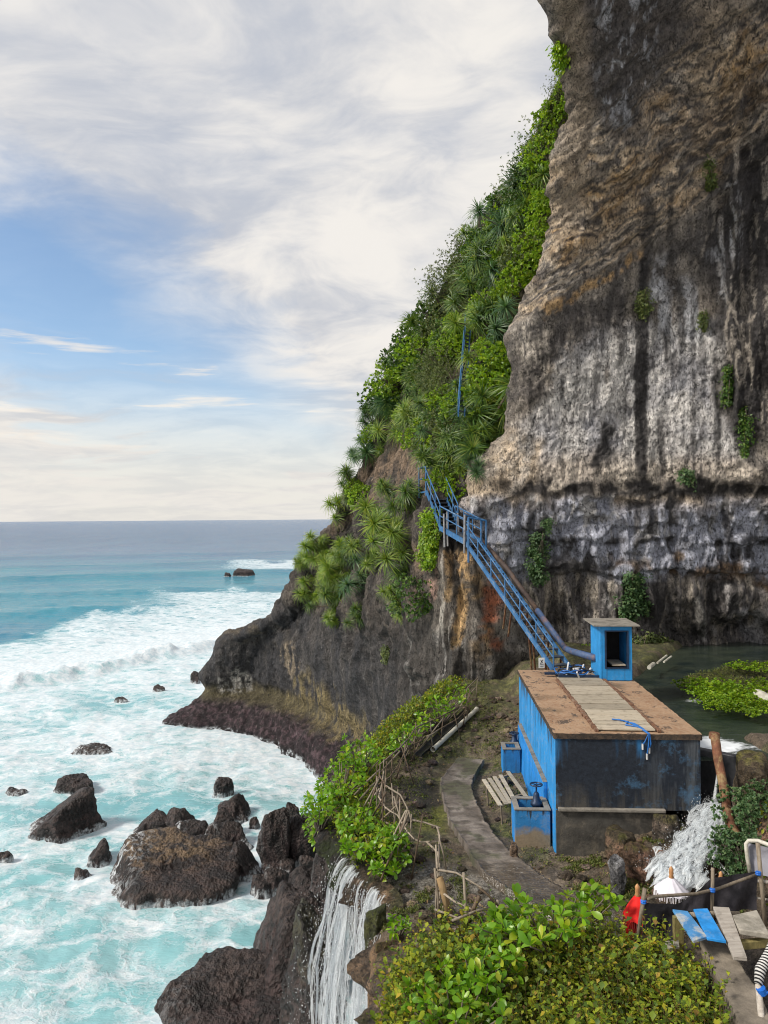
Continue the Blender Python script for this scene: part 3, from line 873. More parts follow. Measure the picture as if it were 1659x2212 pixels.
# ------------------------------------------------------------------ the headland: level contours from the seaward tip to the stairs
LEV = {  # z: contour points behind tip -> tip -> face -> pillars -> into the cliff
    -2.0: [(-6, 66), (-15.6, 52.6), (-10.5, 49.0), (-6.2, 45.0), (-3.4, 39.6), (0.3, 33), (1.8, 28.5), (3.4, 25.4), (8, 27)],
    0.0: [(-6, 66), (-15.2, 52.2), (-10.2, 48.8), (-6.1, 45.1), (-3.4, 39.8), (0.4, 33), (1.8, 28.5), (3.4, 25.3), (8, 27)],
    1.2: [(-6, 65), (-13.3, 52.4), (-9.6, 49.6), (-6.2, 46.2), (-3.2, 40.8), (0.5, 33.3), (1.7, 28.4), (3.3, 25.1), (8, 26.5)],
    1.9: [(-6, 64), (-12.7, 52.6), (-9.2, 51.0), (-6.3, 48.4), (-2.8, 42.6), (0.9, 34.2), (1.7, 28.4), (3.2, 24.9), (8, 26.5)],
    3.2: [(-5, 64), (-12.55, 52.6), (-9.1, 51.4), (-6.2, 48.8), (-2.6, 43.0), (1.0, 34.4), (1.6, 28.3), (3.2, 24.7), (8, 26.5)],
    4.6: [(-4, 63), (-11.6, 52.4), (-8.6, 51.0), (-5.9, 48.4), (-2.6, 42.8), (0.9, 34.2), (1.5, 28.0), (3.1, 24.4), (8, 26.5)],
    5.8: [(-3, 63), (-10.9, 52.2), (-8.0, 50.4), (-5.6, 47.8), (-2.6, 42.4), (0.8, 34.0), (1.4, 27.8), (3.0, 24.2), (8, 26.4)],
    6.5: [(-2, 62), (-9.0, 51.2), (-6.9, 49.6), (-4.9, 47.0), (-2.4, 42.0), (0.8, 33.8), (1.4, 27.6), (3.0, 24.1), (8, 26.4)],
    7.8: [(-1, 61), (-7.0, 50.2), (-5.4, 48.4), (-3.9, 46.0), (-2.0, 41.4), (0.8, 33.6), (1.3, 27.2), (2.9, 23.9), (8, 26.4)],
    9.7: [(0, 59), (-5.5, 49.0), (-4.2, 46.8), (-3.0, 44.6), (-1.5, 40.6), (0.7, 33.4), (1.25, 26.9), (2.9, 23.8), (8, 26.4)],
    11.2: [(1, 58), (-4.7, 48.0), (-3.5, 45.8), (-2.5, 43.6), (-1.1, 40.0), (0.6, 33.2), (1.2, 26.7), (2.7, 23.9), (8, 26.4)],
    12.6: [(1.5, 57), (-3.5, 47.0), (-2.6, 44.8), (-1.7, 42.6), (-.6, 39.4), (0.6, 33.2), (1.15, 26.8), (2.5, 24.1), (8, 26.4)],
    13.5: [(2, 56), (-2.9, 46.2), (-2.1, 44.0), (-1.3, 42.0), (-.3, 38.8), (0.6, 33.2), (1.05, 27.2), (2.4, 24.8), (8, 26.6)],
    15.0: [(3, 55), (-2.0, 45.0), (-1.3, 43.0), (-.6, 40.8), (.2, 38.0), (0.9, 33.2), (1.35, 28.2), (2.7, 25.9), (8, 27)],
    18.0: [(5, 54), (-.4, 43.6), (.2, 41.4), (.7, 39.2), (1.4, 36.6), (2.1, 33.2), (2.8, 29.4), (3.8, 27.0), (9, 28)],
    22.0: [(7, 52), (1.4, 41.6), (1.9, 39.6), (2.4, 37.6), (3.1, 35.2), (3.8, 32.6), (4.5, 30.0), (5.4, 28.2), (10, 29)],
    25.0: [(9, 50), (3.2, 39.6), (3.7, 37.9), (4.2, 36.2), (4.8, 34.4), (5.4, 32.2), (6.0, 30.2), (6.8, 28.6), (11, 29)],
    27.5: [(11, 48), (5.2, 36.8), (5.5, 35.6), (5.9, 34.2), (6.3, 32.8), (6.8, 31.2), (7.2, 29.8), (7.8, 28.8), (12, 29)],
    29.6: [(12, 46), (6.6, 34.4), (6.9, 33.4), (7.2, 32.4), (7.5, 31.2), (7.9, 30.0), (8.3, 29.0), (8.8, 28.2), (12, 29)],
    32.0: [(14, 44), (8.0, 31.4), (8.2, 30.8), (8.4, 30.2), (8.7, 29.4), (9.0, 28.6), (9.4, 28.0), (9.8, 27.4), (13, 28)],
    35.0: [(16, 44), (9.6, 29.4), (9.8, 28.9), (10, 28.4), (10.2, 27.8), (10.5, 27.2), (10.8, 26.6), (11.2, 26.2), (14, 27)],
}


def cat_interp(xk, yk, x):
    """smooth (cardinal) interpolation of rows yk (k, ...) at x"""
    xk = np.asarray(xk, float); yk = np.asarray(yk, float)
    i = np.clip(np.searchsorted(xk, x, 'right') - 1, 0, len(xk) - 2)
    h = (xk[i + 1] - xk[i])
    t = (x - xk[i]) / h
    sl = np.zeros_like(yk)
    dk = np.diff(yk, axis=0) / np.diff(xk).reshape(-1, *([1] * (yk.ndim - 1)))
    sl[1:-1] = 0.5 * (dk[1:] + dk[:-1]); sl[0] = dk[0]; sl[-1] = dk[-1]
    sh = (-1,) + (1,) * (yk.ndim - 1)
    t = t.reshape(sh); h = h.reshape(sh)
    a, b = yk[i], yk[i + 1]
    return (2 * t ** 3 - 3 * t ** 2 + 1) * a + (t ** 3 - 2 * t ** 2 + t) * h * sl[i] + (-2 * t ** 3 + 3 * t ** 2) * b + (t ** 3 - t ** 2) * h * sl[i + 1]


def paint_head(V):
    X, Y, Z = V.T
    u, v = to_px(V)
    nb = fbm(X / 3.2, Y / 3.2, Z / 3.2, 4)
    nm_ = fbm(X / 1.0, Y / 1.0, Z / 1.1, 4)
    nf = fbm(X / .3, Y / .3, Z / .35, 3)
    sv = fbm(X / .6, Y / 1.2, Z / 6, 4)
    sv2 = fbm(X / .22, Y / .5, Z / 3, 3)
    uw, vw = u + 22 * nb + 9 * nm_, v + 24 * nb + 10 * nm_
    c = lerp(np.array([.036, .033, .032]), np.array([.115, .098, .084]), ss(-.3, .35, nb + .5 * sv))
    c = lerp(c, DARK * .8, ss(0, .3, nm_ + .4 * sv) * .6)
    c = lerp(c, np.array([.27, .25, .22]), ss(.22, .45, sv2 + .5 * nm_) * .5 * ss(900, 1000, u))
    # earth under the plants on the slope
    c = lerp(c, np.array([.07, .065, .035]), ss(11.5, 14, Z + 1.5 * nb) * ss(1010, 930, v - .0 * u) * .8)
    c = lerp(c, np.array([.23, .165, .115]), soft_poly(uw, vw, [(800, 1000), (860, 950), (930, 960), (930, 1060), (860, 1080), (780, 1090), (720, 1150), (700, 1190), (720, 1130)], 16) * ss(-.3, .15, nm_) * .8)
    c = lerp(c, np.array([.26, .19, .14]), soft_poly(uw, vw, [(890, 1180), (950, 1200), (945, 1290), (900, 1340), (870, 1330), (900, 1260)], 14) * ss(-.25, .2, nm_) * .85)
    # grey ribbed rock behind the shrubs and under the stairs
    rib = soft_poly(uw, vw, [(900, 1330), (1150, 1300), (1180, 1500), (900, 1520), (860, 1420)], 30)
    rc = lerp(np.broadcast_to(np.array([.075, .068, .062]), c.shape), np.array([.30, .285, .27]), ss(0, .34, sv * .8 + sv2 * .6 + .3 * nm_))
    c = lerp(c, rc, rib * .85)
    c = lerp(c, np.array([.36, .26, .16]), soft_poly(uw, vw, [(1020, 1390), (1090, 1380), (1090, 1440), (1030, 1440)], 12) * ss(-.1, .25, nm_) * .8)
    pil = soft_poly(uw, vw, [(925, 1200), (1090, 1170), (1130, 1330), (1120, 1380), (935, 1370)], 14)
    pc = lerp(np.broadcast_to(np.array([.12, .105, .09]), c.shape), np.array([.36, .33, .29]), ss(-.02, .3, sv + .5 * sv2))
    c = lerp(c, pc, pil * .9)
    for poly, col_, k in (
            ([(963, 1195), (978, 1192), (975, 1300), (962, 1300)], OCHRE * .85, .8),
            ([(985, 1190), (1022, 1185), (1024, 1250), (1006, 1285), (1010, 1330), (998, 1395), (978, 1400), (985, 1330), (990, 1260)], OCHRE * 1.1, .95),
            ([(1030, 1230), (1046, 1225), (1040, 1290), (1028, 1300)], OCHRE, .7),
            ([(1046, 1270), (1066, 1240), (1090, 1270), (1085, 1330), (1068, 1345), (1050, 1400), (1044, 1340)], RED * 1.35, .92),
            ([(1062, 1375), (1090, 1375), (1086, 1405), (1064, 1402)], RED, .85),
            ([(1048, 1345), (1060, 1345), (1056, 1440), (1048, 1440)], OCHRE * 1.1, .8),
            ([(925, 1220), (945, 1200), (940, 1290), (925, 1300)], np.array([.40, .25, .2]), .7)):
        c = lerp(c, np.asarray(col_), soft_poly(u + 12 * nf + 10 * sv, v + 10 * nf + 12 * nm_, poly, 5) * ss(-.45, -.05, nm_ + nf) * k)
    # sea cliff: dark face, olive drips, pale lichen, purple tide belt
    low = ss(8.6, 7.6, Z + .5 * nb) * ss(900, 820, u)
    c = lerp(c, lerp(np.broadcast_to(np.array([.042, .042, .046]), c.shape), np.array([.082, .076, .074]), ss(-.2, .3, sv + .5 * nm_)), low * .9)
    ol = soft_poly(u + 26 * sv + 8 * nm_, v + 70 * sv + 12 * nm_, [(600, 1530), (640, 1480), (690, 1470), (740, 1510), (800, 1560), (790, 1620), (720, 1600), (640, 1555)], 16)
    c = lerp(c, np.array([.215, .17, .085]), ol * ss(-.4, .1, sv2 + nm_) * .85)
    ol2 = ss(1.2, 1.9, Z + .25 * nm_) * ss(2.9, 2.1, Z + .35 * sv + .3 * nm_) * ss(760, 640, u)
    c = lerp(c, np.array([.10, .085, .045]), ol2 * .8)
    li = soft_poly(u + 14 * nm_, v + 14 * nm_ + 12 * sv2, [(470, 1475), (490, 1452), (520, 1445), (545, 1465), (540, 1492), (505, 1500), (478, 1498)], 6)
    c = lerp(c, np.array([.33, .31, .28]), li * ss(-.12, .12, nf + .6 * sv2) * .95)
    c = lerp(c, np.array([.30, .24, .17]), soft_poly(u + 8 * nm_, v + 16 * sv, [(600, 1400), (630, 1380), (650, 1440), (630, 1465)], 6) * ss(-.1, .2, nf + sv2) * .7)
    c = lerp(c, np.array([.14, .115, .085]), ss(5.2, 6.3, Z + .4 * nm_) * ss(9.5, 8, Z) * ss(650, 560, u) * ss(-.2, .2, nm_ + nb) * .7)
    tide = ss(1.9, 1.35, Z + .30 * nm_)
    c = lerp(c, lerp(np.broadcast_to(np.array([.028, .021, .024]), c.shape), np.array([.085, .056, .064]), ss(-.15, .35, nf + .6 * nm_)), tide * .95)
    c = lerp(c, DARK * .7, ss(.5, .1, Z) * .6)
    c = lerp(c, np.array([.62, .68, .72]), ss(.30, .05, Z + .35 * nm_ + .2 * nf) * ss(-.1, .15, nf + nm_) * .8)
    return np.clip(c * (1 + .45 * nf[:, None]), .01, .7)


def build_head():
    zs = np.array(sorted(LEV)); K = np.array([LEV[z] for z in zs], float)
    n, m = 440, 470
    Z = np.concatenate([np.linspace(-2, 15, 320), np.linspace(15, 34.5, n - 320 + 1)[1:]])
    lv = cat_interp(zs, K, Z)                                   # (n, 9, 2)
    # denser columns near the stairs, where the rock is close
    tk = np.interp(np.linspace(0, 1, m), [0, .10, .45, .62, .95, 1], [0, 1, 4, 5.2, 7, 8])
    pts = cat_interp(np.arange(9.0), np.moveaxis(lv, 1, 0), tk)  # (m, n, 2)
    pts = np.moveaxis(pts, 0, 1)
    P0 = np.stack([pts[..., 0], pts[..., 1], np.repeat(Z[:, None], m, 1)], -1)
    tz = np.gradient(P0, axis=0); tx = np.gradient(P0, axis=1)
    N = np.cross(tx, tz); N /= np.linalg.norm(N, axis=-1, keepdims=True) + 1e-9
    X, Y, ZZ = P0[..., 0], P0[..., 1], P0[..., 2]
    near = ss(34, 27, Y)
    d = 0.55 * fbm(X / 3.5, Y / 3.5, ZZ / 3.2, 4) + .22 * fbm(X / 1.0, Y / 1.0, ZZ / 1.2, 3)
    d = d + (1 - near) * ss(2.0, 3.0, ZZ) * (.5 * ridged(X / 2.6, Y / 2.6, ZZ / 9, 3) + .40 * (ridged(X / 1.1, Y / 1.1, ZZ / 1.5, 3) - .4) * ss(5, 7, ZZ))
    d = d + near * (.55 * ridged(X / .95, Y / 2.0, ZZ / 6.5, 3) - .3 + .12 * ridged(X / .33, Y, ZZ / 2, 2))
    d = d + .35 * ss(8.9, 8.5, ZZ + .4 * pn(X, Y, 1.0)) * near * ss(7, 8, ZZ) * (.3 + fbm(X / .5, Y / .5, ZZ / .5, 2))
    d = d + ss(2.0, 1.2, ZZ) * (.25 * fbm(X / .8, Y / .8, ZZ / .6, 3) + .12 * ridged(X / .3, Y / .3, ZZ / .3, 2))
    d = d + .06 * fbm(X / .22, Y / .22, ZZ / .26, 3)
    V = (P0 + N * d[..., None]).reshape(-1, 3)
    me = np_mesh('headland', V, grid_faces(n, m))
    vcol(me, 'col', paint_head(V))
    return mesh_obj('headland', me, M_HEAD, None, 'structure')


HEAD = build_head()


def bvh_of(o):
    me = o.data
    n = len(me.vertices)
    co = np.empty(n * 3, np.float32); me.vertices.foreach_get('co', co)
    fi = np.empty(len(me.polygons) * 4, np.int32); me.polygons.foreach_get('vertices', fi)
    return BVHTree.FromPolygons(co.reshape(-1, 3).tolist(), fi.reshape(-1, 4).tolist())


BV_HEAD, BV_CLIFF = bvh_of(HEAD), bvh_of(CLIFF)


def hit(px, py, which=None):
    """first rock met by the line of sight through a picture point: (point, normal towards us)"""
    d = Vector(ray(px, py)).normalized()
    best = None
    for k, b in (('head', BV_HEAD), ('cliff', BV_CLIFF)):
        if which and k != which:
            continue
        r = b.ray_cast(Vector(CAM), d)
        if r[0] is not None and (best is None or r[3] < best[2]):
            n = r[1] if r[1].dot(d) < 0 else -r[1]
            best = (r[0], n, r[3])
    return best

# ------------------------------------------------------------------ terrace ground
EDGE_Y = [5.0, 7.5, 8.8, 9.8, 10.9, 11.8, 12.6, 13.5, 14.4, 15.3, 17, 18.5, 20.4, 22, 24, 26, 29]
EDGE_XX = [0.5, 0.15, 0.05, -0.1, -0.10, 0.05, -0.45, -.75, -1.05, -1.2, -1.05, -.55, 0.2, 1.2, 2.5, 3.0, 3.4]

_pl = [(991, 1637), (955, 1681), (955, 1714), (973, 1772), (1006, 1823), (1042, 1881), (1123, 1936), (1215, 1985)]
_pr = [(1046, 1641), (1024, 1677), (1021, 1714), (1050, 1776), (1086, 1823), (1145, 1874), (1215, 1920), (1300, 1965)]
PZ = 8.10
PATH_L = np.array([atz(x, y, PZ) for x, y in _pl]); PATH_R = np.array([atz(x, y, PZ) for x, y in _pr])


def poly_dist(X, Y, pts):
    d = np.full(X.shape, 1e9)
    for a, b in zip(pts[:-1], pts[1:]):
        ex, ey = b[0] - a[0], b[1] - a[1]
        t = np.clip(((X - a[0]) * ex + (Y - a[1]) * ey) / (ex * ex + ey * ey), 0, 1)
        d = np.minimum(d, np.hypot(X - a[0] - t * ex, Y - a[1] - t * ey))
    return d


STREAM = [(5.95, 13.3), (5.5, 12.6), (5.1, 11.9), (4.7, 11.2), (4.2, 10.9), (3.0, 11.0), (1.9, 11.6), (0.9, 12.0), (0.1, 12.2), (-0.5, 12.6)]


def ground_h(X, Y, rough=True):
    X = np.asarray(X, float); Y = np.asarray(Y, float)
    h = 8.0 + 0.70 * ss(17.5, 24, Y) + 0.10 * ss(13, 18, Y)
    # behind and beside the tank
    h = h + (9.35 - h) * ss(18.35, 18.9, Y) * ss(4.0, 4.8, X + .05 * (Y - 18.5))
    pool = ss(5.55, 5.75, X - 0.063 * (Y - 13.1)) * ss(13.15, 13.4, Y)
    h = h + (8.7 - h) * pool
    # rocky shore between the kiosk and the pool
    shore = ss(.5, -.4, ((X - 6.6) * 5.4 - (Y - 19.6) * 3.6) / 6.5) * ss(18.6, 19.2, Y) * ss(4.9, 5.6, X)
    h = h + (9.85 - h) * shore
    # bank to the far side of the cascade
    bank = ss(0.0, .7, X - (6.42 + .75 * (Y - 13))) * ss(10.8, 11.6, Y) * ss(13.6, 13.1, Y)
    h = h + (9.45 - h) * bank
    bank2 = ss(6.5, 7.2, X) * ss(12.9, 13.5, Y)
    h = h + (9.75 - h) * bank2 * ss(16.0, 14.4, Y)
    # mound under the tank's front wall, rising to the weir
    md = ss(3.3, 5.2, X) * ss(11.2, 12.6, Y) * ss(14.5, 13.4, Y) * ss(6.3, 5.9, X)
    h = h + 0.55 * md * ss(5.75, 5.4, X)
    h = h + 0.35 * ss(4.4, 5.4, X) * ss(11.3, 10.0, Y)
    sd = poly_dist(X, Y, STREAM)
    if rough:
        h = h + (0.10 * fbm(X / 1.1, Y / 1.1, 0.2, 3) + 0.06 * fbm(X / .3, Y / .3, 1.2, 3)) * ss(.2, .7, sd + .4) + .02 * fbm(X / .1, Y / .1, 2.2, 2)
        rk = ss(3.2, 4.2, X) * ss(10.6, 11.4, Y) * ss(13.3, 12.9, Y)
        h = h + rk * (.22 * ridged(X / .8, Y / .8, 2.0, 3) - .05)
    h = h - 0.16 * ss(.55, .1, sd) * (Y < 13.3)
    # bedding for the path
    mid = 0.5 * (PATH_L + PATH_R)
    pd = poly_dist(X, Y, mid)
    h = h + (7.98 + .015 * pn(X * 3, Y * 3, .5) - h) * ss(.85, .50, pd)
    # seaward drop
    e = np.interp(Y, EDGE_Y, EDGE_XX)
    wob = .30 * pn(X / .9, Y / .9, 7.7) + .14 * pn(X / .3, Y / .3, 3.7) if rough else 0
    s = X - e + wob
    drop = np.interp(s, [-5.5, -1.2, -.6, -.3, -.05, .25], [-9, -6.0, -2.2, -.75, -.16, 0])
    return h + drop


def axis(segs):
    out = []
    for a, b, st in segs:
        out += list(np.arange(a, b - 1e-6, st))
    return np.array(out + [segs[-1][1]])


def build_ground():
    xs = axis([(-8, -3, .14), (-3, 7.2, .042), (7.2, 11, .10), (11, 16, .2)])
    ys = axis([(5.5, 8.2, .12), (8.2, 16, .042), (16, 20, .06), (20, 34, .12)])
    XX, YY = np.meshgrid(xs, ys)
    ZZ = ground_h(XX, YY)
    X, Y, Z = XX.ravel(), YY.ravel(), ZZ.ravel()
    V = np.stack([X, Y, Z], -1)
    e0 = np.interp(Y, EDGE_Y, EDGE_XX)
    Fq = grid_faces(len(ys), len(xs))
    Fq = Fq[(X - e0)[Fq].max(1) > -.13]
    use = np.unique(Fq); rm = np.full(len(V), -1); rm[use] = np.arange(len(use))
    V = V[use]; X, Y, Z = V.T; Fq = rm[Fq]
    me = np_mesh('terrace_ground', V, Fq)
    u, v = to_px(V)
    nb = fbm(X / 1.6, Y / 1.6, 0.5, 4); nm_ = fbm(X / .45, Y / .45, 1.5, 4); nf = fbm(X / .12, Y / .12, 2.5, 3)
    e = np.interp(Y, EDGE_Y, EDGE_XX)
    s = X - e
    c = lerp(np.array([.115, .088, .062]), np.array([.20, .16, .12]), ss(-.2, .3, nm_ + .5 * nf))
    c = lerp(c, DARK * 1.2, ss(.05, .3, nb + .5 * nm_) * .6)
    moss = ss(-.05, .25, nm_ * .7 + nb * .6 + .12 * ss(14.5, 16.5, Y) + .05)
    c = lerp(c, lerp(np.broadcast_to(np.array([.055, .065, .018]), c.shape), np.array([.13, .14, .03]), ss(-.1, .3, nf)), moss * .75 * ss(12.6, 13.4, Y))
    c = lerp(c, np.array([.15, .16, .025]), soft_poly(u + 12 * nm_, v + 12 * nm_, [(900, 1745), (965, 1740), (962, 1800), (900, 1795)], 12) * .8)
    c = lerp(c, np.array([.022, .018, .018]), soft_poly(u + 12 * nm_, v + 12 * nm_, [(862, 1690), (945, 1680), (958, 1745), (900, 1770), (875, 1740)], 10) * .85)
    # wet ledge where the stream spreads out before it falls
    sd = poly_dist(X, Y, STREAM)
    wet = ss(1.05, .55, sd + .35 * nm_) * ss(4.3, 3.6, X) * (s > -.6)
    c = lerp(c, lerp(np.broadcast_to(np.array([.10, .095, .082]), c.shape), np.array([.26, .245, .22]), ss(-.1, .3, nf + nm_)), wet * .8)
    # red and mossy rock by the cascade
    rk = ss(3.0, 4.0, X) * ss(10.6, 11.2, Y) * ss(13.2, 12.8, Y)
    c = lerp(c, lerp(np.broadcast_to(np.array([.085, .065, .045]), c.shape), np.array([.23, .125, .085]), ss(.0, .3, nm_ + .3 * nb)), rk * .85)
    c = lerp(c, np.array([.05, .055, .012]), rk * ss(.02, .25, fbm(X / .5, Y / .5, 8.0, 3)) * .9)
    # seaward face: dark rock, brown tufa and moss under the falls
    fc = lerp(np.broadcast_to(np.array([.04, .032, .032]), c.shape), np.array([.125, .085, .06]), ss(-.1, .3, nm_ + .6 * nf) * ss(2.0, 6.0, Z))
    fc = lerp(fc, np.array([.035, .05, .02]), ss(.0, .25, nb + nm_) * ss(4.0, 6.4, Z) * ss(15, 13, Y))
    fc = lerp(fc, np.array([.17, .105, .055]), ss(.06, -.2, nb) * ss(12.0, 11.2, Y) * ss(5, 6.5, Z))
    c = lerp(c, fc, ss(.1, -.25, s + .25 * nm_))
    # underwater bed of the pool
    c = lerp(c, np.array([.03, .035, .02]), ss(5.5, 5.8, X) * ss(13.3, 13.6, Y) * ss(9.5, 9.3, Z))
    vcol(me, 'col', np.clip(c * (1 + .5 * nf[:, None]), .01, .6))
    vfloat(me, 'wet', np.clip(wet + ss(.5, .2, sd), 0, 1))
    m, g = newmat('terrace soil and rock')
    p = pos_coord(g)
    col = g.n('ShaderNodeVertexColor', {'layer_name': 'col'}).outputs[0]
    wt = g.n('ShaderNodeAttribute', {'attribute_name': 'wet'}).outputs['Fac']
    n1 = g.noise(p, 11, 7, 0.75); n2 = g.noise(p, 46, 4, 0.75)
    cc = g.mix(1.0, col, g.mr(g.math('ADD', n1, n2), 0.78, 1.22, 0.35, 1.9), 'MULTIPLY')
    sp_ = g.noise(p, 26, 5, .7, .3)
    cc = g.mix(g.mr(sp_, .56, .64, 0, .8), cc, (.02, .018, .014))
    cc = g.mix(g.math('MULTIPLY', g.mr(g.noise(p, 34, 3, .7, .3), .62, .68), .7), cc, (.36, .31, .24))
    glint = g.mr(g.noise(g.mul3(p, (14, 30, 14)), 1.7, 4, .75), .58, .67)
    cc = g.mix(g.math('MULTIPLY', g.math('MULTIPLY', glint, wt), .8), cc, (.60, .59, .55))  # sparkle of the thin water painted as pale glints in the wet ground colour
    rip = g.noise(g.mul3(p, (3, 9, 3)), 3.0, 5, 0.6, 0.6)
    h = g.math('ADD', g.math('MULTIPLY', n1, 0.6), g.math('MULTIPLY', n2, 0.35))
    h = g.math('ADD', h, g.math('MULTIPLY', g.math('MULTIPLY', rip, wt), 0.5))
    nm = g.bump(h, 1.0, 0.10)
    g.out(princ(g, cc, g.mr(wt, 0, .8, 0.9, 0.22), nm, spec=0.5))
    return mesh_obj('terrace_ground', me, m, None, 'structure')


build_ground()


def build_terrace_cliff():
    """the terrace's seaward face: lofted down from its edge, slightly undercut, then out to the boulders"""
    yk = np.linspace(6.5, 28, 430)
    ek = np.interp(yk, EDGE_Y, EDGE_XX)
    ek = np.convolve(np.pad(ek, 6, 'edge'), np.ones(13) / 13, 'valid')
    tx, ty = np.gradient(ek, yk), np.ones_like(yk)
    ln = np.hypot(tx, ty); nx, ny = -ty / ln, tx / ln              # outward = -X side
    D = np.concatenate([np.linspace(0, 3, 110), np.linspace(3, 10.0, 120)[1:]])
    off = np.interp(D, [0, .1, .35, .8, 1.6, 3, 5, 7, 8.4, 10], [-.25, .05, .15, -.05, -.5, -1.0, -1.25, -1.2, -.9, -.5])
    XX = ek[None] + nx[None] * off[:, None]; YY = yk[None] + ny[None] * off[:, None]
    top = 7.97 + .7 * ss(17.5, 24, yk) + .1 * ss(13, 18, yk)
    ZZ = top[None] - D[:, None]
    d = .75 * fbm(XX / 1.3, YY / 1.3, ZZ / 1.0, 4) - .25 * ss(.8, 2.0, D)[:, None] * ss(12.8, 13.6, yk)[None] + .42 * (ridged(XX / .7, YY / .7, ZZ / .75, 3) - .45) + .10 * fbm(XX / .18, YY / .18, ZZ / .2, 3)
    d = d * ss(0, .5, D)[:, None]
    V = np.stack([XX + nx[None] * d, YY + ny[None] * d, ZZ + .12 * d], -1).reshape(-1, 3)
    me = np_mesh('terrace_cliff', V, grid_faces(len(D), len(yk), True))
    X, Y, Z = V.T
    nb = fbm(X / 1.3, Y / 1.3, Z / 1.3, 4); nm_ = fbm(X / .45, Y / .45, Z / .5, 4); nf = fbm(X / .13, Y / .13, Z / .15, 3)
    hi = ss(4.2, 6.4, Z + .8 * nb)
    c = lerp(lerp(np.array([.030, .023, .024]), np.array([.085, .058, .056]), ss(-.15, .35, nm_ + nf)), lerp(np.array([.085, .062, .045]), np.array([.25, .165, .10]), ss(-.15, .3, nm_ + .5 * nf)), hi)
    c = lerp(c, np.array([.20, .115, .05]), hi * ss(-.02, .25, nb) * ss(12.4, 11.4, Y) * .8)
    c = lerp(c, np.array([.040, .048, .020]), hi * ss(.0, .22, nm_ + .4 * fbm(X / .6, Y / .6, 9.0, 3)) * ss(16, 13.5, Y) * .85)
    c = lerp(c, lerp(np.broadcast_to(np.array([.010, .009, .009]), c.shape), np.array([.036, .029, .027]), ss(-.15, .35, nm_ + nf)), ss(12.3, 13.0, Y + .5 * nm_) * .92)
    c = lerp(c, np.array([.030, .042, .014]), ss(12.6, 13.2, Y) * ss(4.5, 6.0, Z) * ss(.0, .2, nb + .6 * nm_) * .85)
    vcol(me, 'col', np.clip(c * (1 + .5 * nf[:, None]), .008, .6))
    return mesh_obj('terrace_cliff', me, M_TUFA, None, 'structure')


M_TUFA = mat_rock('tufa and dark shore rock', 1.6, 1.5, .08, .6, .045, True, .95)
build_terrace_cliff()


def gz(x, y):
    return float(ground_h(np.array([x]), np.array([y]))[0])


def on_ground(px, py, lift=0.0):
    """point of the terrace seen at a picture position"""
    z = 8.05
    for _ in range(14):
        p = atz(px, py, z + lift)
        z = 0.5 * z + 0.5 * gz(p[0], p[1])
    return atz(px, py, z + lift)


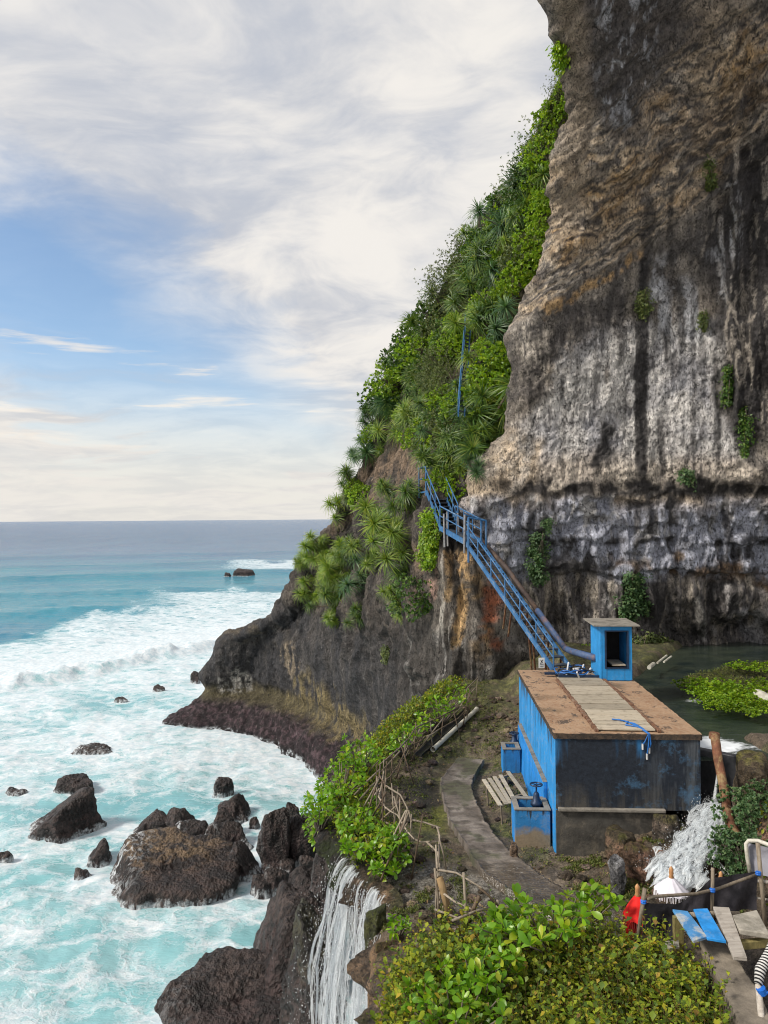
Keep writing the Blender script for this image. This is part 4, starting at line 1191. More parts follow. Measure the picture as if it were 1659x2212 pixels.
# ------------------------------------------------------------------ concrete footpath
def build_path():
    n, m = 240, 34
    t = np.linspace(0, len(PATH_L) - 1, n)
    Lp = cat_interp(np.arange(len(PATH_L)), PATH_L, t); Rp = cat_interp(np.arange(len(PATH_R)), PATH_R, t)
    w = np.linspace(0, 1, m)
    P0 = Lp[:, None, :] * (1 - w)[None, :, None] + Rp[:, None, :] * w[None, :, None]
    X, Y = P0[..., 0], P0[..., 1]
    P0[..., 2] = PZ + .008 * fbm(X / .4, Y / .4, 1.0, 3) + .004 * np.sin(t * 42)[:, None]
    rim = .018 * (np.exp(-(w / .04) ** 2) + np.exp(-((1 - w) / .04) ** 2))
    P0[..., 2] += rim[None, :]
    j = .03 * pn(t * 2.2, 0, 3.0)
    P0[..., 0] += j[:, None]
    ej = lambda q: .07 * fbm(t * 5.5, q, 1.0, 4) + .03 * pn(t * 21, q, 4.0)
    P0[..., 0] += ej(2.0)[:, None] * (1 - w)[None] ** 3 + ej(8.0)[:, None] * w[None] ** 3
    P0[..., 2] += .012 * fbm(P0[..., 0] / .16, P0[..., 1] / .16, 3.0, 3)
    sk = P0[:, [0, -1], :].copy(); sk[..., 2] -= .22
    G_ = np.concatenate([sk[:, :1], P0, sk[:, 1:]], 1)
    me = np_mesh('footpath', G_.reshape(-1, 3), grid_faces(n, m + 2, True), smooth=False)
    V = G_.reshape(-1, 3); X, Y = V[:, 0], V[:, 1]
    nm_ = fbm(X / .35, Y / .35, 1.5, 4); nb = fbm(X / 1.2, Y / 1.2, 4.0, 3)
    c = lerp(np.array([.115, .095, .08]), np.array([.215, .185, .16]), ss(-.2, .3, nm_))
    wet = ss(13.0, 12.3, Y + .4 * nm_)
    c = lerp(c, np.array([.085, .066, .045]), wet * .75)
    c = lerp(c, np.array([.05, .055, .022]), ss(.02, .22, nb + .5 * nm_) * .75)
    c = lerp(c, np.array([.05, .04, .03]), ss(.05, .25, fbm(X / .22, Y / .22, 7.0, 4)) * .7)
    vcol(me, 'col', c); vfloat(me, 'wet', wet)
    mt, g = newmat('brushed concrete path')
    p = pos_coord(g)
    col = g.n('ShaderNodeVertexColor', {'layer_name': 'col'}).outputs[0]
    wt = g.n('ShaderNodeAttribute', {'attribute_name': 'wet'}).outputs['Fac']
    gr = g.noise(g.mul3(p, (3.0, 26.0, 3.0)), 1.2, 4, 0.6)
    n2 = g.noise(p, 30, 5, 0.7)
    rip = g.voro(g.mul3(p, (5, 12, 5)), 2.0, 'F1')
    cc = g.mix(1.0, col, g.mr(g.math('ADD', gr, n2), 0.7, 1.3, 0.6, 1.4), 'MULTIPLY')
    glint = g.mr(g.noise(g.mul3(p, (16, 34, 16)), 1.6, 4, 0.75), .60, .68, 0, 1)
    cc = g.mix(g.math('MULTIPLY', g.math('MULTIPLY', glint, wt), .75), cc, (.62, .60, .55))  # water glints on the wet path, put into its colour as pale specks
    h = g.math('ADD', g.math('MULTIPLY', gr, .5), g.math('MULTIPLY', n2, .3))
    h = g.math('ADD', h, g.math('MULTIPLY', g.math('MULTIPLY', rip, wt), .6))
    g.out(princ(g, cc, g.mr(wt, 0, 1, .85, .15), g.bump(h, .8, .03), spec=.5))
    return mesh_obj('footpath', me, mt, None, 'structure')


build_path()


# ------------------------------------------------------------------ rocks
def ico(sub):
    bm = __import__('bmesh').new()
    __import__('bmesh').ops.create_icosphere(bm, subdivisions=sub, radius=1.0)
    V = np.array([v.co[:] for v in bm.verts]); Fc = np.array([[v.index for v in f.verts] for f in bm.faces])
    bm.free()
    return V, Fc


ICO = {k: ico(k) for k in (3, 4, 5, 6)}


CUTS = {5: [((-.5, -.1, .86), .34), ((.9, -.2, .35), .62)], 12: [((-.6, 0, .8), .34)], 22: [((.7, -.1, .7), .36)], 17: [((-.55, 0, .83), .4)], 18: [((.6, 0, .8), .4)], 27: [((.5, 0, .86), .42)], 3: [((-.75, -.2, .62), .52)], 24: [((.2, -.3, .93), .4)], 33: [((-.5, -.3, .8), .5)], 37: [((-.6, -.2, .77), .5)]}


def rock_mesh(name, size, seed, sub=5, flat=1.0, yaw=0.0, detail=1.0, planes=11):
    r = np.random.default_rng(seed)
    D, Fc = ICO[sub]
    nrm = r.normal(size=(planes, 3)); nrm /= np.linalg.norm(nrm, axis=1)[:, None]
    dist = r.uniform(.62, .95, planes)
    nrm[0] = (0.08, -.1, 1); nrm[0] /= np.linalg.norm(nrm[0]); dist[0] = .62 * flat
    for q, dd in CUTS.get(seed, []):
        q = np.array(q) / np.linalg.norm(q); nrm = np.vstack([nrm, q]); dist = np.append(dist, dd)
    dot = D @ nrm.T
    rad = np.where(dot > .05, dist / np.maximum(dot, .05), 3.0)
    k = 24.0
    rr = -np.log(np.exp(-k * np.minimum(rad, 1.6)).sum(1) + np.exp(-k * 1.05)) / k
    V = D * rr[:, None]
    V[:, :2] -= (V[:, :2].max(0) + V[:, :2].min(0)) / 2
    V = V / np.array([V[:, 0].max(), V[:, 1].max(), V[:, 2].max()])
    V = V * np.array(size) * np.array([.5, .5, 1.0])
    sc = max(size)
    X, Y, Z = V.T
    s0 = seed * 3.3
    amp = detail * (0.10 * sc * fbm(X / sc * 2.6 + s0, Y / sc * 2.6, Z / sc * 2.6, 4)
                    + .06 * min(sc, 2.2) * (ridged(X / .42 + s0, Y / .42, Z / .42, 3) - .45) + .05 * min(sc, 2.0) * (ridged(X / 1.1 + s0, Y / 1.1, Z / 1.1, 2) - .5)
                    + .03 * fbm(X / .12 + s0, Y / .12, Z / .12, 3))
    V = V + D * amp[:, None]
    cy, sy = math.cos(yaw), math.sin(yaw)
    V = V @ np.array([[cy, sy, 0], [-sy, cy, 0], [0, 0, 1]])
    return np_mesh(name, V, Fc), V


def paint_boulder(me, V, c0, c1, top=None, seed=0, tint=.6):
    X, Y, Z = V.T
    nm_ = fbm(X / .6 + seed, Y / .6, Z / .6, 4); nf = fbm(X / .14 + seed, Y / .14, Z / .14, 3)
    c = lerp(np.asarray(c0), np.asarray(c1), ss(-.2, .35, nm_ + .7 * nf))
    if top is not None:
        c = lerp(c, np.asarray(top), ss(.62, .9, Z / V[:, 2].max() + .3 * nm_) * ss(-.3, .2, nf + nm_) * tint)
    vcol(me, 'col', np.clip(c * (1 + .5 * nf[:, None]), .008, .6))


def mat_searock():
    m, g = newmat('wet pitted sea rock')
    p = pos_coord(g)
    col = g.n('ShaderNodeVertexColor', {'layer_name': 'col'}).outputs[0]
    n1 = g.noise(p, 5, 6, .65); n2 = g.noise(p, 19, 5, .7)
    v1 = g.voro(p, 8.0); v2 = g.voro(p, 21.0)
    c = g.mix(1.0, col, g.mr(g.math('ADD', n1, n2), .7, 1.3, .45, 1.6), 'MULTIPLY')
    pit = g.mr(v1, 0.05, 0.42, .35, 1.1)
    c = g.mix(1.0, c, pit, 'MULTIPLY')
    h = g.math('ADD', g.math('MULTIPLY', n1, .5), g.math('MULTIPLY', n2, .5))
    h = g.math('ADD', h, g.math('MULTIPLY', v1, .8)); h = g.math('ADD', h, g.math('MULTIPLY', v2, .35))
    # white water draining down the seaward side, in runnels
    pz = g.n('ShaderNodeSeparateXYZ', None, Vector=p).outputs
    run = g.noise(g.mul3(p, (3.2, 3.2, .55)), 1.4, 5, .68, .5)
    oc = g.n('ShaderNodeTexCoord').outputs['Generated']
    gx = g.n('ShaderNodeSeparateXYZ', None, Vector=oc).outputs
    side = g.mr(gx[0], .05, .42, 1.0, 0.0, True)
    wsh = g.n('ShaderNodeAttribute', {'attribute_name': 'wash', 'attribute_type': 'OBJECT'}).outputs['Fac']
    k = g.math('MULTIPLY', g.math('MULTIPLY', g.mr(run, .50, .60, 0, 1), side), wsh)
    lowf = g.math('MULTIPLY', g.mr(g.math('ADD', pz[2], g.math('MULTIPLY', g.math('SUBTRACT', n1, .5), .9)), .0, .22, 1, 0), .85)
    k = g.math('MAXIMUM', k, g.math('MULTIPLY', lowf, g.mr(run, .40, .55)))
    c = g.mix(k, c, (.72, .76, .79))
    g.out(princ(g, c, g.mr(n1, .3, .7, .35, .75), g.bump(h, 1.0, .10), spec=.45))
    return m


M_SEAROCK = mat_searock()
for (lb, x0, x1, yt, yb, hf, sd, ft, yaw) in BOULDERS:
    ybc = yb if yb <= 2212 else 2250
    c = atz((x0 + x1) / 2, ybc, 0.0)
    w = (x1 - x0) / F * c[1]
    hpx = (ybc - yt) / F * c[1]
    dep = .72 * w
    w *= (c[1] + dep * .42) / c[1]
    dp = 14.0 / c[1]                                    # slope of the line of sight
    h = max(.25 * w, hpx - dp * dep * .55) * hf
    w, dep, h = {37: (3.4, 3.8, 2.35), 40: (4.0, 3.0, .8)}.get(sd, (w, dep, h))
    sub = 6 if x1 - x0 > 150 else (5 if x1 - x0 > 40 else 4)
    me, V = rock_mesh('sea_rock', (w, dep, h + .5), sd, sub, ft, yaw * .5, 1.0)
    V2 = V.copy(); V2[:, 2] += .01
    brown = sd == 3
    paint_boulder(me, V2, (.015, .0105, .010), (.052, .034, .032) if not brown else (.06, .040, .034), (.15, .10, .055) if brown else (.055, .042, .035), sd, .85 if brown else .5)
    o = mesh_obj('sea_rock', me, M_SEAROCK)
    o.location = (c[0] * (c[1] + dep * .42) / c[1], c[1] + dep * .42, -.35)
    o['wash'] = {3: .95, 5: 1.0, 12: .8, 24: .7, 26: .9, 47: 1.0, 48: 1.2, 19: .9}.get(sd, .12)
    tag(o, lb, 'rock', 'rocks in the surf')

for lb, (px, py), Y, size, sd in (
        ('dark wet rock buttress under the bushes, on the seaward side of the waterfall', (684, 2150), 16.0, (1.0, 2.4, 3.0), 76),
        ('black rock lump between the wet buttress and the huge pitted boulder', (668, 2120), 18.5, (1.3, 1.6, 1.6), 77)):
    b = at(px, py, Y)
    me, V = rock_mesh('shore_rock', size, sd, 6, 1.2, .2, 1.35, 14)
    paint_boulder(me, V, (.013, .0105, .010), (.050, .036, .033), (.045, .05, .022), sd, .6)
    o = mesh_obj('shore_rock', me, M_SEAROCK); o.location = (b[0], b[1], b[2] - size[2] * .4); o['wash'] = 0.0
    tag(o, lb, 'rock', 'dark rocks under the terrace')

# ------------------------------------------------------------------ the spring pool, weir and cascade
POOL_Z = 9.62


def build_pool():
    xs = np.linspace(4.0, 16, 200); ys = np.linspace(13.28, 27, 200)
    XX, YY = np.meshgrid(xs, ys)
    XX = XX + 0
    ZZ = POOL_Z + .012 * fbm(XX / .6, YY / .8, 1.0, 3) + 0 * XX
    f = 1.25 * np.exp(-(((XX - 6.25) / .6) ** 2 + ((YY - 14.2) / .6) ** 2)) + .8 * np.exp(-(((XX - 7.5) / .55) ** 2 + ((YY - 14.0) / .25) ** 2)) + .7 * np.exp(-(((XX - 7.35) / .35) ** 2 + ((YY - 17.6) / .22) ** 2))
    ZZ = ZZ + .09 * f * fbm(XX / .22, YY / .16, 3.0, 3)
    keep_x = np.maximum(XX, 5.62 + 0.063 * (YY - 13.1))
    XX = np.where(YY < 18.75, keep_x, np.maximum(XX, 5.62 + .0 * YY))
    V = np.stack([XX, YY, ZZ], -1).reshape(-1, 3)
    me = np_mesh('pool_water', V, grid_faces(200, 200))
    vfloat(me, 'foam', np.clip(f, 0, 1).ravel())
    m, g = newmat('clear spring water')
    p = pos_coord(g)
    fa = g.n('ShaderNodeAttribute', {'attribute_name': 'foam'}).outputs['Fac']
    n = g.noise(g.mul3(p, (1.2, 3, 1)), 2.4, 7, .68, .4)
    fo = g.mr(g.math('ADD', g.math('MULTIPLY', n, .8), g.math('MULTIPLY', fa, .55)), .62, .84, 0, 1, True)
    fo = g.math('MULTIPLY', fo, g.mr(fa, .08, .4))
    bed = g.noise(g.mul3(p, (1, 1.6, 1)), .8, 5, .6)
    c = g.mix(g.mr(bed, .35, .65), (.012, .022, .022), (.045, .058, .042))
    c = g.mix(fo, c, (.72, .76, .8))
    r1 = g.noise(g.mul3(p, (1.5, 4.0, 1)), 2.2, 5, .6)
    nm = g.bump(g.math('ADD', r1, g.math('MULTIPLY', fo, .6)), .5, .05)
    g.out(princ(g, c, g.mr(fo, 0, 1, .08, .7), nm, spec=.5, IOR=1.33))
    return mesh_obj('pool_water', me, m, None, 'structure')


build_pool()


def mat_whitewater(name='falling white water', base=(.84, .88, .92)):
    m, g = newmat(name)
    p = pos_coord(g)
    n = g.noise(g.mul3(p, (5, 5, 2.0)), 2.2, 6, .7, .6)
    c = g.mix(g.mr(n, .38, .62), tuple(.86 * x for x in base), base)
    b = princ(g, c, .3, g.bump(n, .6, .04), spec=.5)
    tl = g.n('ShaderNodeBsdfTranslucent', None, Color=c)
    g.out(g.n('ShaderNodeMixShader', None, i0=.4, i1=b, i2=tl.outputs[0]).outputs[0])
    return m


M_WHITE = mat_whitewater()


def mat_veil():
    """thin broken sheet of falling water: torn along its length, clear at its edges"""
    m, g = newmat('torn sheet of falling water')
    A = lambda n: g.n('ShaderNodeAttribute', {'attribute_name': n}).outputs['Fac']
    ac, al, sd = A('across'), A('along'), A('strand')
    v = g.n('ShaderNodeCombineXYZ', None, X=g.math('MULTIPLY', ac, 2.2), Y=g.math('MULTIPLY', al, 2.4), Z=g.math('MULTIPLY', sd, 41.0)).outputs[0]
    n = g.noise(v, 1.6, 6, .66, .5)
    edge = g.mr(g.math('ABSOLUTE', ac), .25, 1.0, 1.0, 0.0, True)
    al_ = g.mr(g.math('ADD', n, g.math('MULTIPLY', edge, .28)), .62, .82, 0, .9, True)
    al_ = g.math('MULTIPLY', g.math('MULTIPLY', al_, edge), .85)
    b = princ(g, g.mix(n, (.72, .80, .86), (.92, .95, .97)), .35, spec=.5)
    tl = g.n('ShaderNodeBsdfTranslucent', None, Color=(.9, .93, .95, 1))
    w = g.n('ShaderNodeMixShader', None, i0=.45, i1=b, i2=tl.outputs[0])
    tr = g.n('ShaderNodeBsdfTransparent')
    g.out(g.n('ShaderNodeMixShader', None, i0=al_, i1=tr.outputs[0], i2=w.outputs[0]).outputs[0])
    return m


M_VEIL = mat_veil()


def veil(name, strands, kind='structure'):
    """strands: (points, half widths, side vectors)"""
    Vs, Fs, AC, AL, SD, k = [], [], [], [], [], 0
    C5 = np.linspace(-1, 1, 5)
    for pts, hw, sd in strands:
        n = len(pts)
        sd = np.broadcast_to(sd, pts.shape)
        Vs.append((pts[:, None] + sd[:, None] * (C5[None, :, None] * hw[:, None, None])).reshape(-1, 3))
        ln = np.concatenate([[0], np.cumsum(np.linalg.norm(np.diff(pts, axis=0), axis=1))])
        AC.append(np.tile(C5, n)); AL.append(np.repeat(ln, 5)); SD.append(np.full(n * 5, RNG.random()))
        Fs.append(grid_faces(n, 5) + k); k += n * 5
    me = np_mesh(name, np.concatenate(Vs), np.concatenate(Fs))
    vfloat(me, 'across', np.concatenate(AC)); vfloat(me, 'along', np.concatenate(AL)); vfloat(me, 'strand', np.concatenate(SD))
    return mesh_obj(name, me, M_VEIL, None, kind)


def cascade_ribbon(name, centre, width, seed, amp=.09, kind='structure', mat=None, rows=170, cols=70, thick=.10):
    C_ = cat_interp(np.arange(len(centre)), np.array(centre, float), np.linspace(0, len(centre) - 1, rows))
    Wd = np.interp(np.linspace(0, len(width) - 1, rows), np.arange(len(width)), width)
    T = np.gradient(C_, axis=0); Sx = np.stack([T[:, 1], -T[:, 0], 0 * T[:, 0]], -1)
    hl = np.hypot(T[:, 0], T[:, 1]) + 1e-6
    Sx = Sx / np.linalg.norm(Sx, axis=1)[:, None]
    s = np.linspace(-1, 1, cols)
    P0 = C_[:, None, :] + Sx[:, None, :] * (s[None, :, None] * Wd[:, None, None] * .5)
    X, Y, Z = P0[..., 0], P0[..., 1], P0[..., 2]
    ln = np.arange(rows)[:, None] / rows * 6
    lift = thick * (1 - s[None, :] ** 4) + amp * fbm(s * 3.4 + seed, ln * 1.6, 0.5, 4) * 1.8 + amp * 1.3 * (ridged(s * 6 + seed, ln * 2.0, 1.5, 4) - .4) + amp * .6 * fbm(s * 14, ln * 7, 3.5, 3)
    edge = (1 - np.abs(s[None, :]) ** 6)
    lift = lift * edge - .08 * (1 - edge)
    P0 = P0 + np.array([-.25, -.55, .8]) * lift[..., None]
    me = np_mesh(name, P0.reshape(-1, 3), grid_faces(rows, cols, True))
    return mesh_obj(name, me, mat or M_WHITE, None, kind)


def droplets(name, pts, r0, r1, mat, kind='stuff'):
    """spray: many small drops as one stuff object"""
    n = len(pts)
    T = np.array([[1, 1, 1], [1, -1, -1], [-1, 1, -1], [-1, -1, 1]], float) / 1.7
    r = RNG.uniform(r0, r1, n) * RNG.uniform(.6, 1.3, n)
    st = np.stack([r, r, r * RNG.uniform(1.0, 2.6, n)], -1)
    V = (pts[:, None, :] + T[None] * st[:, None, :]).reshape(-1, 3)
    base = np.arange(n)[:, None, None] * 4
    Fq = (base + np.array([[0, 1, 2], [0, 3, 1], [0, 2, 3], [1, 3, 2]])[None]).reshape(-1, 3)
    return mesh_obj(name, np_mesh(name, V, Fq, True), mat, None, kind)


M_DROP = mat_plain('water drops', (.80, .84, .88), .2, .1, spec=.6)

# cascade from the foot of the weir down to the stream bed
cc_ = [at(1545, 1738, 13.0), at(1535, 1770, 12.7), at(1510, 1810, 12.3), at(1488, 1850, 11.9), at(1462, 1890, 11.5), at(1440, 1925, 11.2)]
cc_ = [np.array([p[0], p[1], max(p[2], gz(p[0], p[1]) + .03)]) for p in cc_]
cascade_ribbon('cascade', cc_, [.24, .34, .42, .5, .56, .55], 2.0, .045)


def build_cascade_strands():
    C_ = cat_interp(np.arange(len(cc_)), np.array(cc_), np.linspace(0, len(cc_) - 1, 60))
    Wd = np.interp(np.linspace(0, 5, 60), np.arange(6), [.24, .36, .44, .52, .6, .62])
    T = np.gradient(C_, axis=0); S = np.stack([T[:, 1], -T[:, 0], 0 * T[:, 0]], -1); S /= np.linalg.norm(S, axis=1)[:, None]
    Vs, Fs, k, drops = [], [], 0, []
    sheets = []
    for i in range(620):
        a0 = RNG.integers(0, 46); ln = int(RNG.integers(6, 16)); idx = np.minimum(np.arange(a0, a0 + ln), 59)
        s0 = RNG.normal() * .27
        t = np.linspace(0, 1, ln)
        lat = s0 + .12 * pn(t * 2 + i, i * .7, 1.0)
        hop = .05 + .13 * RNG.random() ** 2 * np.sin(math.pi * t) + .04 * np.abs(pn(t * 3 + i, 2.0, i * .3))
        pts = C_[idx] + S[idx] * (lat * Wd[idx])[:, None] + np.array([-.15, -.5, .85]) * hop[:, None]
        if i % 4 < 3:
            sheets.append((pts, RNG.uniform(.05, .13) * np.sin(math.pi * np.clip(t, .06, .94)) ** .6, S[idx]))
            continue
        wv = RNG.uniform(.005, .013) * np.sin(math.pi * np.clip(t, .06, .94)) ** .6
        A, B, D_ = pts - S[idx] * wv[:, None], pts + np.array([-.1, -.6, .75]) * wv[:, None] * .9, pts + S[idx] * wv[:, None]
        Vs.append(np.stack([A, B, D_], 1).reshape(-1, 3))
        for j in range(ln - 1):
            q = k + j * 3
            Fs += [(q, q + 1, q + 4, q + 3), (q + 1, q + 2, q + 5, q + 4)]
        k += ln * 3
        for _ in range(40):
            j = idx[RNG.integers(0, ln)]
            drops.append(C_[j] + S[j] * RNG.normal() * .34 * Wd[j] + np.array([0, -.04, .06]) + RNG.normal(size=3) * .05 + np.array([0, 0, abs(RNG.normal()) * .07]))
    veil('cascade_sheets', sheets)
    mesh_obj('cascade_jets', np_mesh('cascade_jets', np.concatenate(Vs), np.array(Fs)), M_WHITE, None, 'structure')
    droplets('cascade_spray', np.array(drops), .003, .009, M_DROP)


build_cascade_strands()


# ------------------------------------------------------------------ waterfall off the terrace edge
def build_waterfall():
    Vs, Fs, k = [], [], 0
    # (Y along the edge, launch speed seaward, spread, strands, weight)
    jets = [(13.3, .62, .04, 14, .8), (12.95, .52, .035, 46, .9), (12.75, .42, .02, 22, .9), (12.45, .34, .02, 10, .7), (12.12, .40, .035, 50, 1.0), (11.95, .28, .02, 16, .8), (11.7, .2, .02, 8, .7), (11.35, .30, .03, 30, .8), (11.1, .2, .02, 12, .7), (10.85, .18, .02, 8, .6), (12.5, .45, .5, 26, .35)]
    spray, sheets = [], []
    for y0, vx, wd, cnt, wk in jets:
        js = RNG.uniform(0, 50)
        for i in range(int(cnt * .55)):
            y = y0 + RNG.normal() * wd
            x = float(np.interp(y, EDGE_Y, EDGE_XX))
            o = np.array([x - .02 + RNG.normal() * .03, y, 7.93 + RNG.normal() * .025])
            v0 = np.array([-vx * RNG.uniform(.5, 1.45), -.10 + RNG.normal() * .14, .10])
            T = RNG.uniform(.65, 1.1)
            t = np.linspace(-.06 + RNG.uniform(0, .3) ** 2, T, 18)
            ph = RNG.uniform(0, 9)
            sw = .03 * np.clip(t, 0, 9)[:, None] * np.stack([pn(t * 5 + ph, i, 0), pn(t * 5 + ph, i, 5.0), 0 * t], -1) * 6
            tp_ = np.clip(t, 0, 9)
            jw = np.stack([pn(tp_ * 3.2 + js, 0, 0), pn(tp_ * 3.2 + js, 9.0, 5.0), 0 * t], -1) * (.22 * tp_[:, None])
            pts = o + jw + v0 * t[:, None] + np.array([0, 0, -3.9]) * np.clip(t, 0, 9)[:, None] ** 2 + sw
            if i % 3 < 2:
                hw = RNG.uniform(.025, .075) * wk * (.5 + .9 * np.clip(t / T, 0, 1))
                ay = RNG.uniform(-.9, .9)
                sheets.append((pts, hw, np.array([math.cos(ay), -math.sin(ay) * .6, 0])))
                for _ in range(120):
                    tt = RNG.uniform(.15, 1.15)
                    spray.append(o + v0 * tt * RNG.uniform(.5, 1.6) + np.array([0, 0, -3.9]) * tt ** 2 + RNG.normal(size=3) * np.array([.24, .20, .12]) * (.15 + tt))
                continue
            wv = .6 * (.006 + .010 * RNG.random()) * wk * (1 - .4 * t / T) * (.45 + 1.0 * np.abs(pn(t * 8 + ph, 3.0, i)))
            sd = np.array([1.0, -.3, 0]) / 1.05
            dn = np.array([.25, -.9, .3])
            A, B, C_ = pts - sd * wv[:, None], pts + dn * wv[:, None] * .8, pts + sd * wv[:, None]
            V = np.stack([A, B, C_], 1).reshape(-1, 3)
            f = []
            for j in range(len(t) - 1):
                q = k + j * 3
                f += [(q, q + 1, q + 4, q + 3), (q + 1, q + 2, q + 5, q + 4)]
            Vs.append(V); Fs += f; k += len(V)
            for _ in range(55):
                tt = RNG.uniform(.15, 1.15)
                spray.append(o + v0 * tt * RNG.uniform(.5, 1.6) + np.array([0, 0, -3.9]) * tt ** 2 + RNG.normal(size=3) * np.array([.18, .14, .1]) * (.2 + tt))
    me = np_mesh('waterfall_jets', np.concatenate(Vs), np.array(Fs))
    mesh_obj('waterfall_jets', me, M_WHITE, None, 'structure')
    veil('waterfall', sheets)
    droplets('waterfall_spray', np.array(spray), .004, .009, M_DROP)


build_waterfall()

# ------------------------------------------------------------------ concrete tank
BL = np.array([3.0, 13.12, 8.0])
_a = math.atan2(.34, 5.4)
BU = np.array([math.cos(_a), -math.sin(_a), 0]); BV_ = np.array([math.sin(_a), math.cos(_a), 0]); BZ = np.array([0, 0, 1.0])


def bl(u, v, z):
    return BL + BU * u + BV_ * v + BZ * z


def bbox(mb, u0, u1, v0, v1, z0, z1):
    return mb.box(bl(u0, v0, z0), BU * (u1 - u0), BV_ * (v1 - v0), BZ * (z1 - z0))


def mat_bluepaint(name, c=(.025, .28, .68), chips=.5, grime=.5, topgrime=None, bare=None):
    m, g = newmat(name)
    p = pos_coord(g)
    n = g.noise(p, 3.0, 6, .65); nf = g.noise(p, 18, 5, .7)
    st = g.noise(g.mul3(p, (9, 9, .9)), 1.2, 5, .65, .3)
    col = g.mix(g.mr(n, .3, .7), tuple(x * .78 for x in c), tuple(min(1, x * 1.2) for x in c))
    col = g.mix(g.mr(g.math('ADD', g.math('MULTIPLY', nf, .5), g.math('MULTIPLY', n, .5)), .535, .575, 0, chips), col, (.24, .28, .30))
    col = g.mix(g.mr(st, .53, .64, 0, grime), col, (.045, .05, .055))
    if bare:
        zb = g.n('ShaderNodeSeparateXYZ', None, Vector=p).outputs[2]
        col = g.mix(g.mr(g.math('ADD', zb, g.math('MULTIPLY', g.math('SUBTRACT', n, .5), .5)), bare - .06, bare + .06, 1, 0), col, g.mix(nf, (.16, .125, .085), (.36, .28, .19)))
    if topgrime:
        z = g.n('ShaderNodeSeparateXYZ', None, Vector=p).outputs[2]
        k = g.mr(g.math('ADD', z, g.math('MULTIPLY', g.math('SUBTRACT', g.mr(st, .36, .64), .5), topgrime[2])), topgrime[0], topgrime[1], 0, .93)
        col = g.mix(k, col, (.03, .03, .032))
    g.out(princ(g, col, .62, g.bump(g.math('ADD', nf, n), .5, .015), spec=.35))
    return m


def mat_blackwall():
    m, g = newmat('mould blackened blue wall')
    p = pos_coord(g)
    n = g.noise(p, 2.1, 6, .62); nf = g.noise(p, 12, 6, .7)
    st = g.noise(g.mul3(p, (6, 6, .6)), 1.2, 5, .65, .3)
    xyz = g.n('ShaderNodeSeparateXYZ', None, Vector=p).outputs
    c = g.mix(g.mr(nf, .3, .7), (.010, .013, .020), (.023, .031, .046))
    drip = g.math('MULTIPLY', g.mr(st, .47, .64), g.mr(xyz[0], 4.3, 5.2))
    c = g.mix(g.math('MULTIPLY', drip, .45), c, (.15, .165, .18))
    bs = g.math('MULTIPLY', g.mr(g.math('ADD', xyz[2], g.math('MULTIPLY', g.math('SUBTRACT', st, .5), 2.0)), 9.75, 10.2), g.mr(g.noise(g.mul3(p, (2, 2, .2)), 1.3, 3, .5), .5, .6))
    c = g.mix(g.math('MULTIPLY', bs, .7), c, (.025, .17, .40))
    bp = g.mr(g.math('ADD', g.math('MULTIPLY', n, .7), g.math('MULTIPLY', nf, .3)), .52, .62, 0, 1)
    bp = g.math('MULTIPLY', bp, g.mr(g.noise(p, .9, 3, .5), .38, .52))
    c = g.mix(g.math('MULTIPLY', bp, .65), c, (.07, .17, .30))
    lowc = g.mr(g.math('ADD', xyz[2], g.math('MULTIPLY', n, .7)), 9.2, 9.65, 1, 0)
    c = g.mix(g.math('MULTIPLY', lowc, g.mr(st, .4, .6, 0, .5)), c, (.13, .115, .09))
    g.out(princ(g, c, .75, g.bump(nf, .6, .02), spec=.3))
    return m


def mat_rustroof():
    m, g = newmat('rust stained concrete roof')
    p = pos_coord(g)
    n = g.noise(p, 1.8, 7, .68, .3); nf = g.noise(p, 16, 5, .7); nb = g.noise(p, .8, 4, .6)
    c = g.mix(g.mr(n, .32, .68), (.23, .125, .068), (.40, .26, .16))
    c = g.mix(g.mr(nf, .4, .7, 0, .6), c, (.46, .36, .27))
    c = g.mix(g.mr(g.math('ADD', g.math('MULTIPLY', n, .6), g.math('MULTIPLY', nf, .4)), .57, .63, 0, .85), c, (.045, .035, .03))
    c = g.mix(g.mr(nb, .55, .66, 0, .6), c, (.07, .055, .035))
    c = g.mix(g.mr(g.noise(g.mul3(p, (1.6, .9, 1)), 2.6, 7, .74, .6), .56, .60, 0, .85), c, (.06, .05, .045))
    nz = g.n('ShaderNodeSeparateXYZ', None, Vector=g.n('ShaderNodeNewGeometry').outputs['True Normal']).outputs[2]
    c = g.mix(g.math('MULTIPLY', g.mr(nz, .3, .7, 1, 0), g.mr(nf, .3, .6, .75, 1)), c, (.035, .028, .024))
    g.out(princ(g, c, .8, g.bump(g.math('ADD', nf, n), .6, .015), spec=.3))
    return m


M_BLUE = mat_bluepaint('sky blue wall paint', topgrime=(9.9, 10.2, .9))
M_BLUEL = mat_bluepaint('sky blue paint on plinth', (.02, .25, .69), .25, .3)
M_KIOSK = mat_bluepaint('sky blue kiosk paint', (.022, .25, .60), .12, .3)
M_STAIR = mat_bluepaint('worn blue stair paint', (.035, .135, .31), .45, .5)
M_BLACKW = mat_blackwall()
M_RROOF = mat_rustroof()
M_CONC = mat_plain('grey concrete', (.24, .22, .19), .85, .35, 5, .015, dirt=(.06, .055, .045), dirt_amt=.7)
M_CONCD = mat_plain('dark damp concrete', (.075, .07, .062), .8, .5, 4, .02, dirt=(.22, .19, .15), dirt_amt=.5)
M_DARKIN = mat_plain('near black interior', (.03, .028, .026), .9)  # near black; on the valve box floors it stands in for shadow
M_PLANKP = mat_wood('weathered pale plank', (.30, .255, .19), (.50, .44, .35), (1, 14, 14))
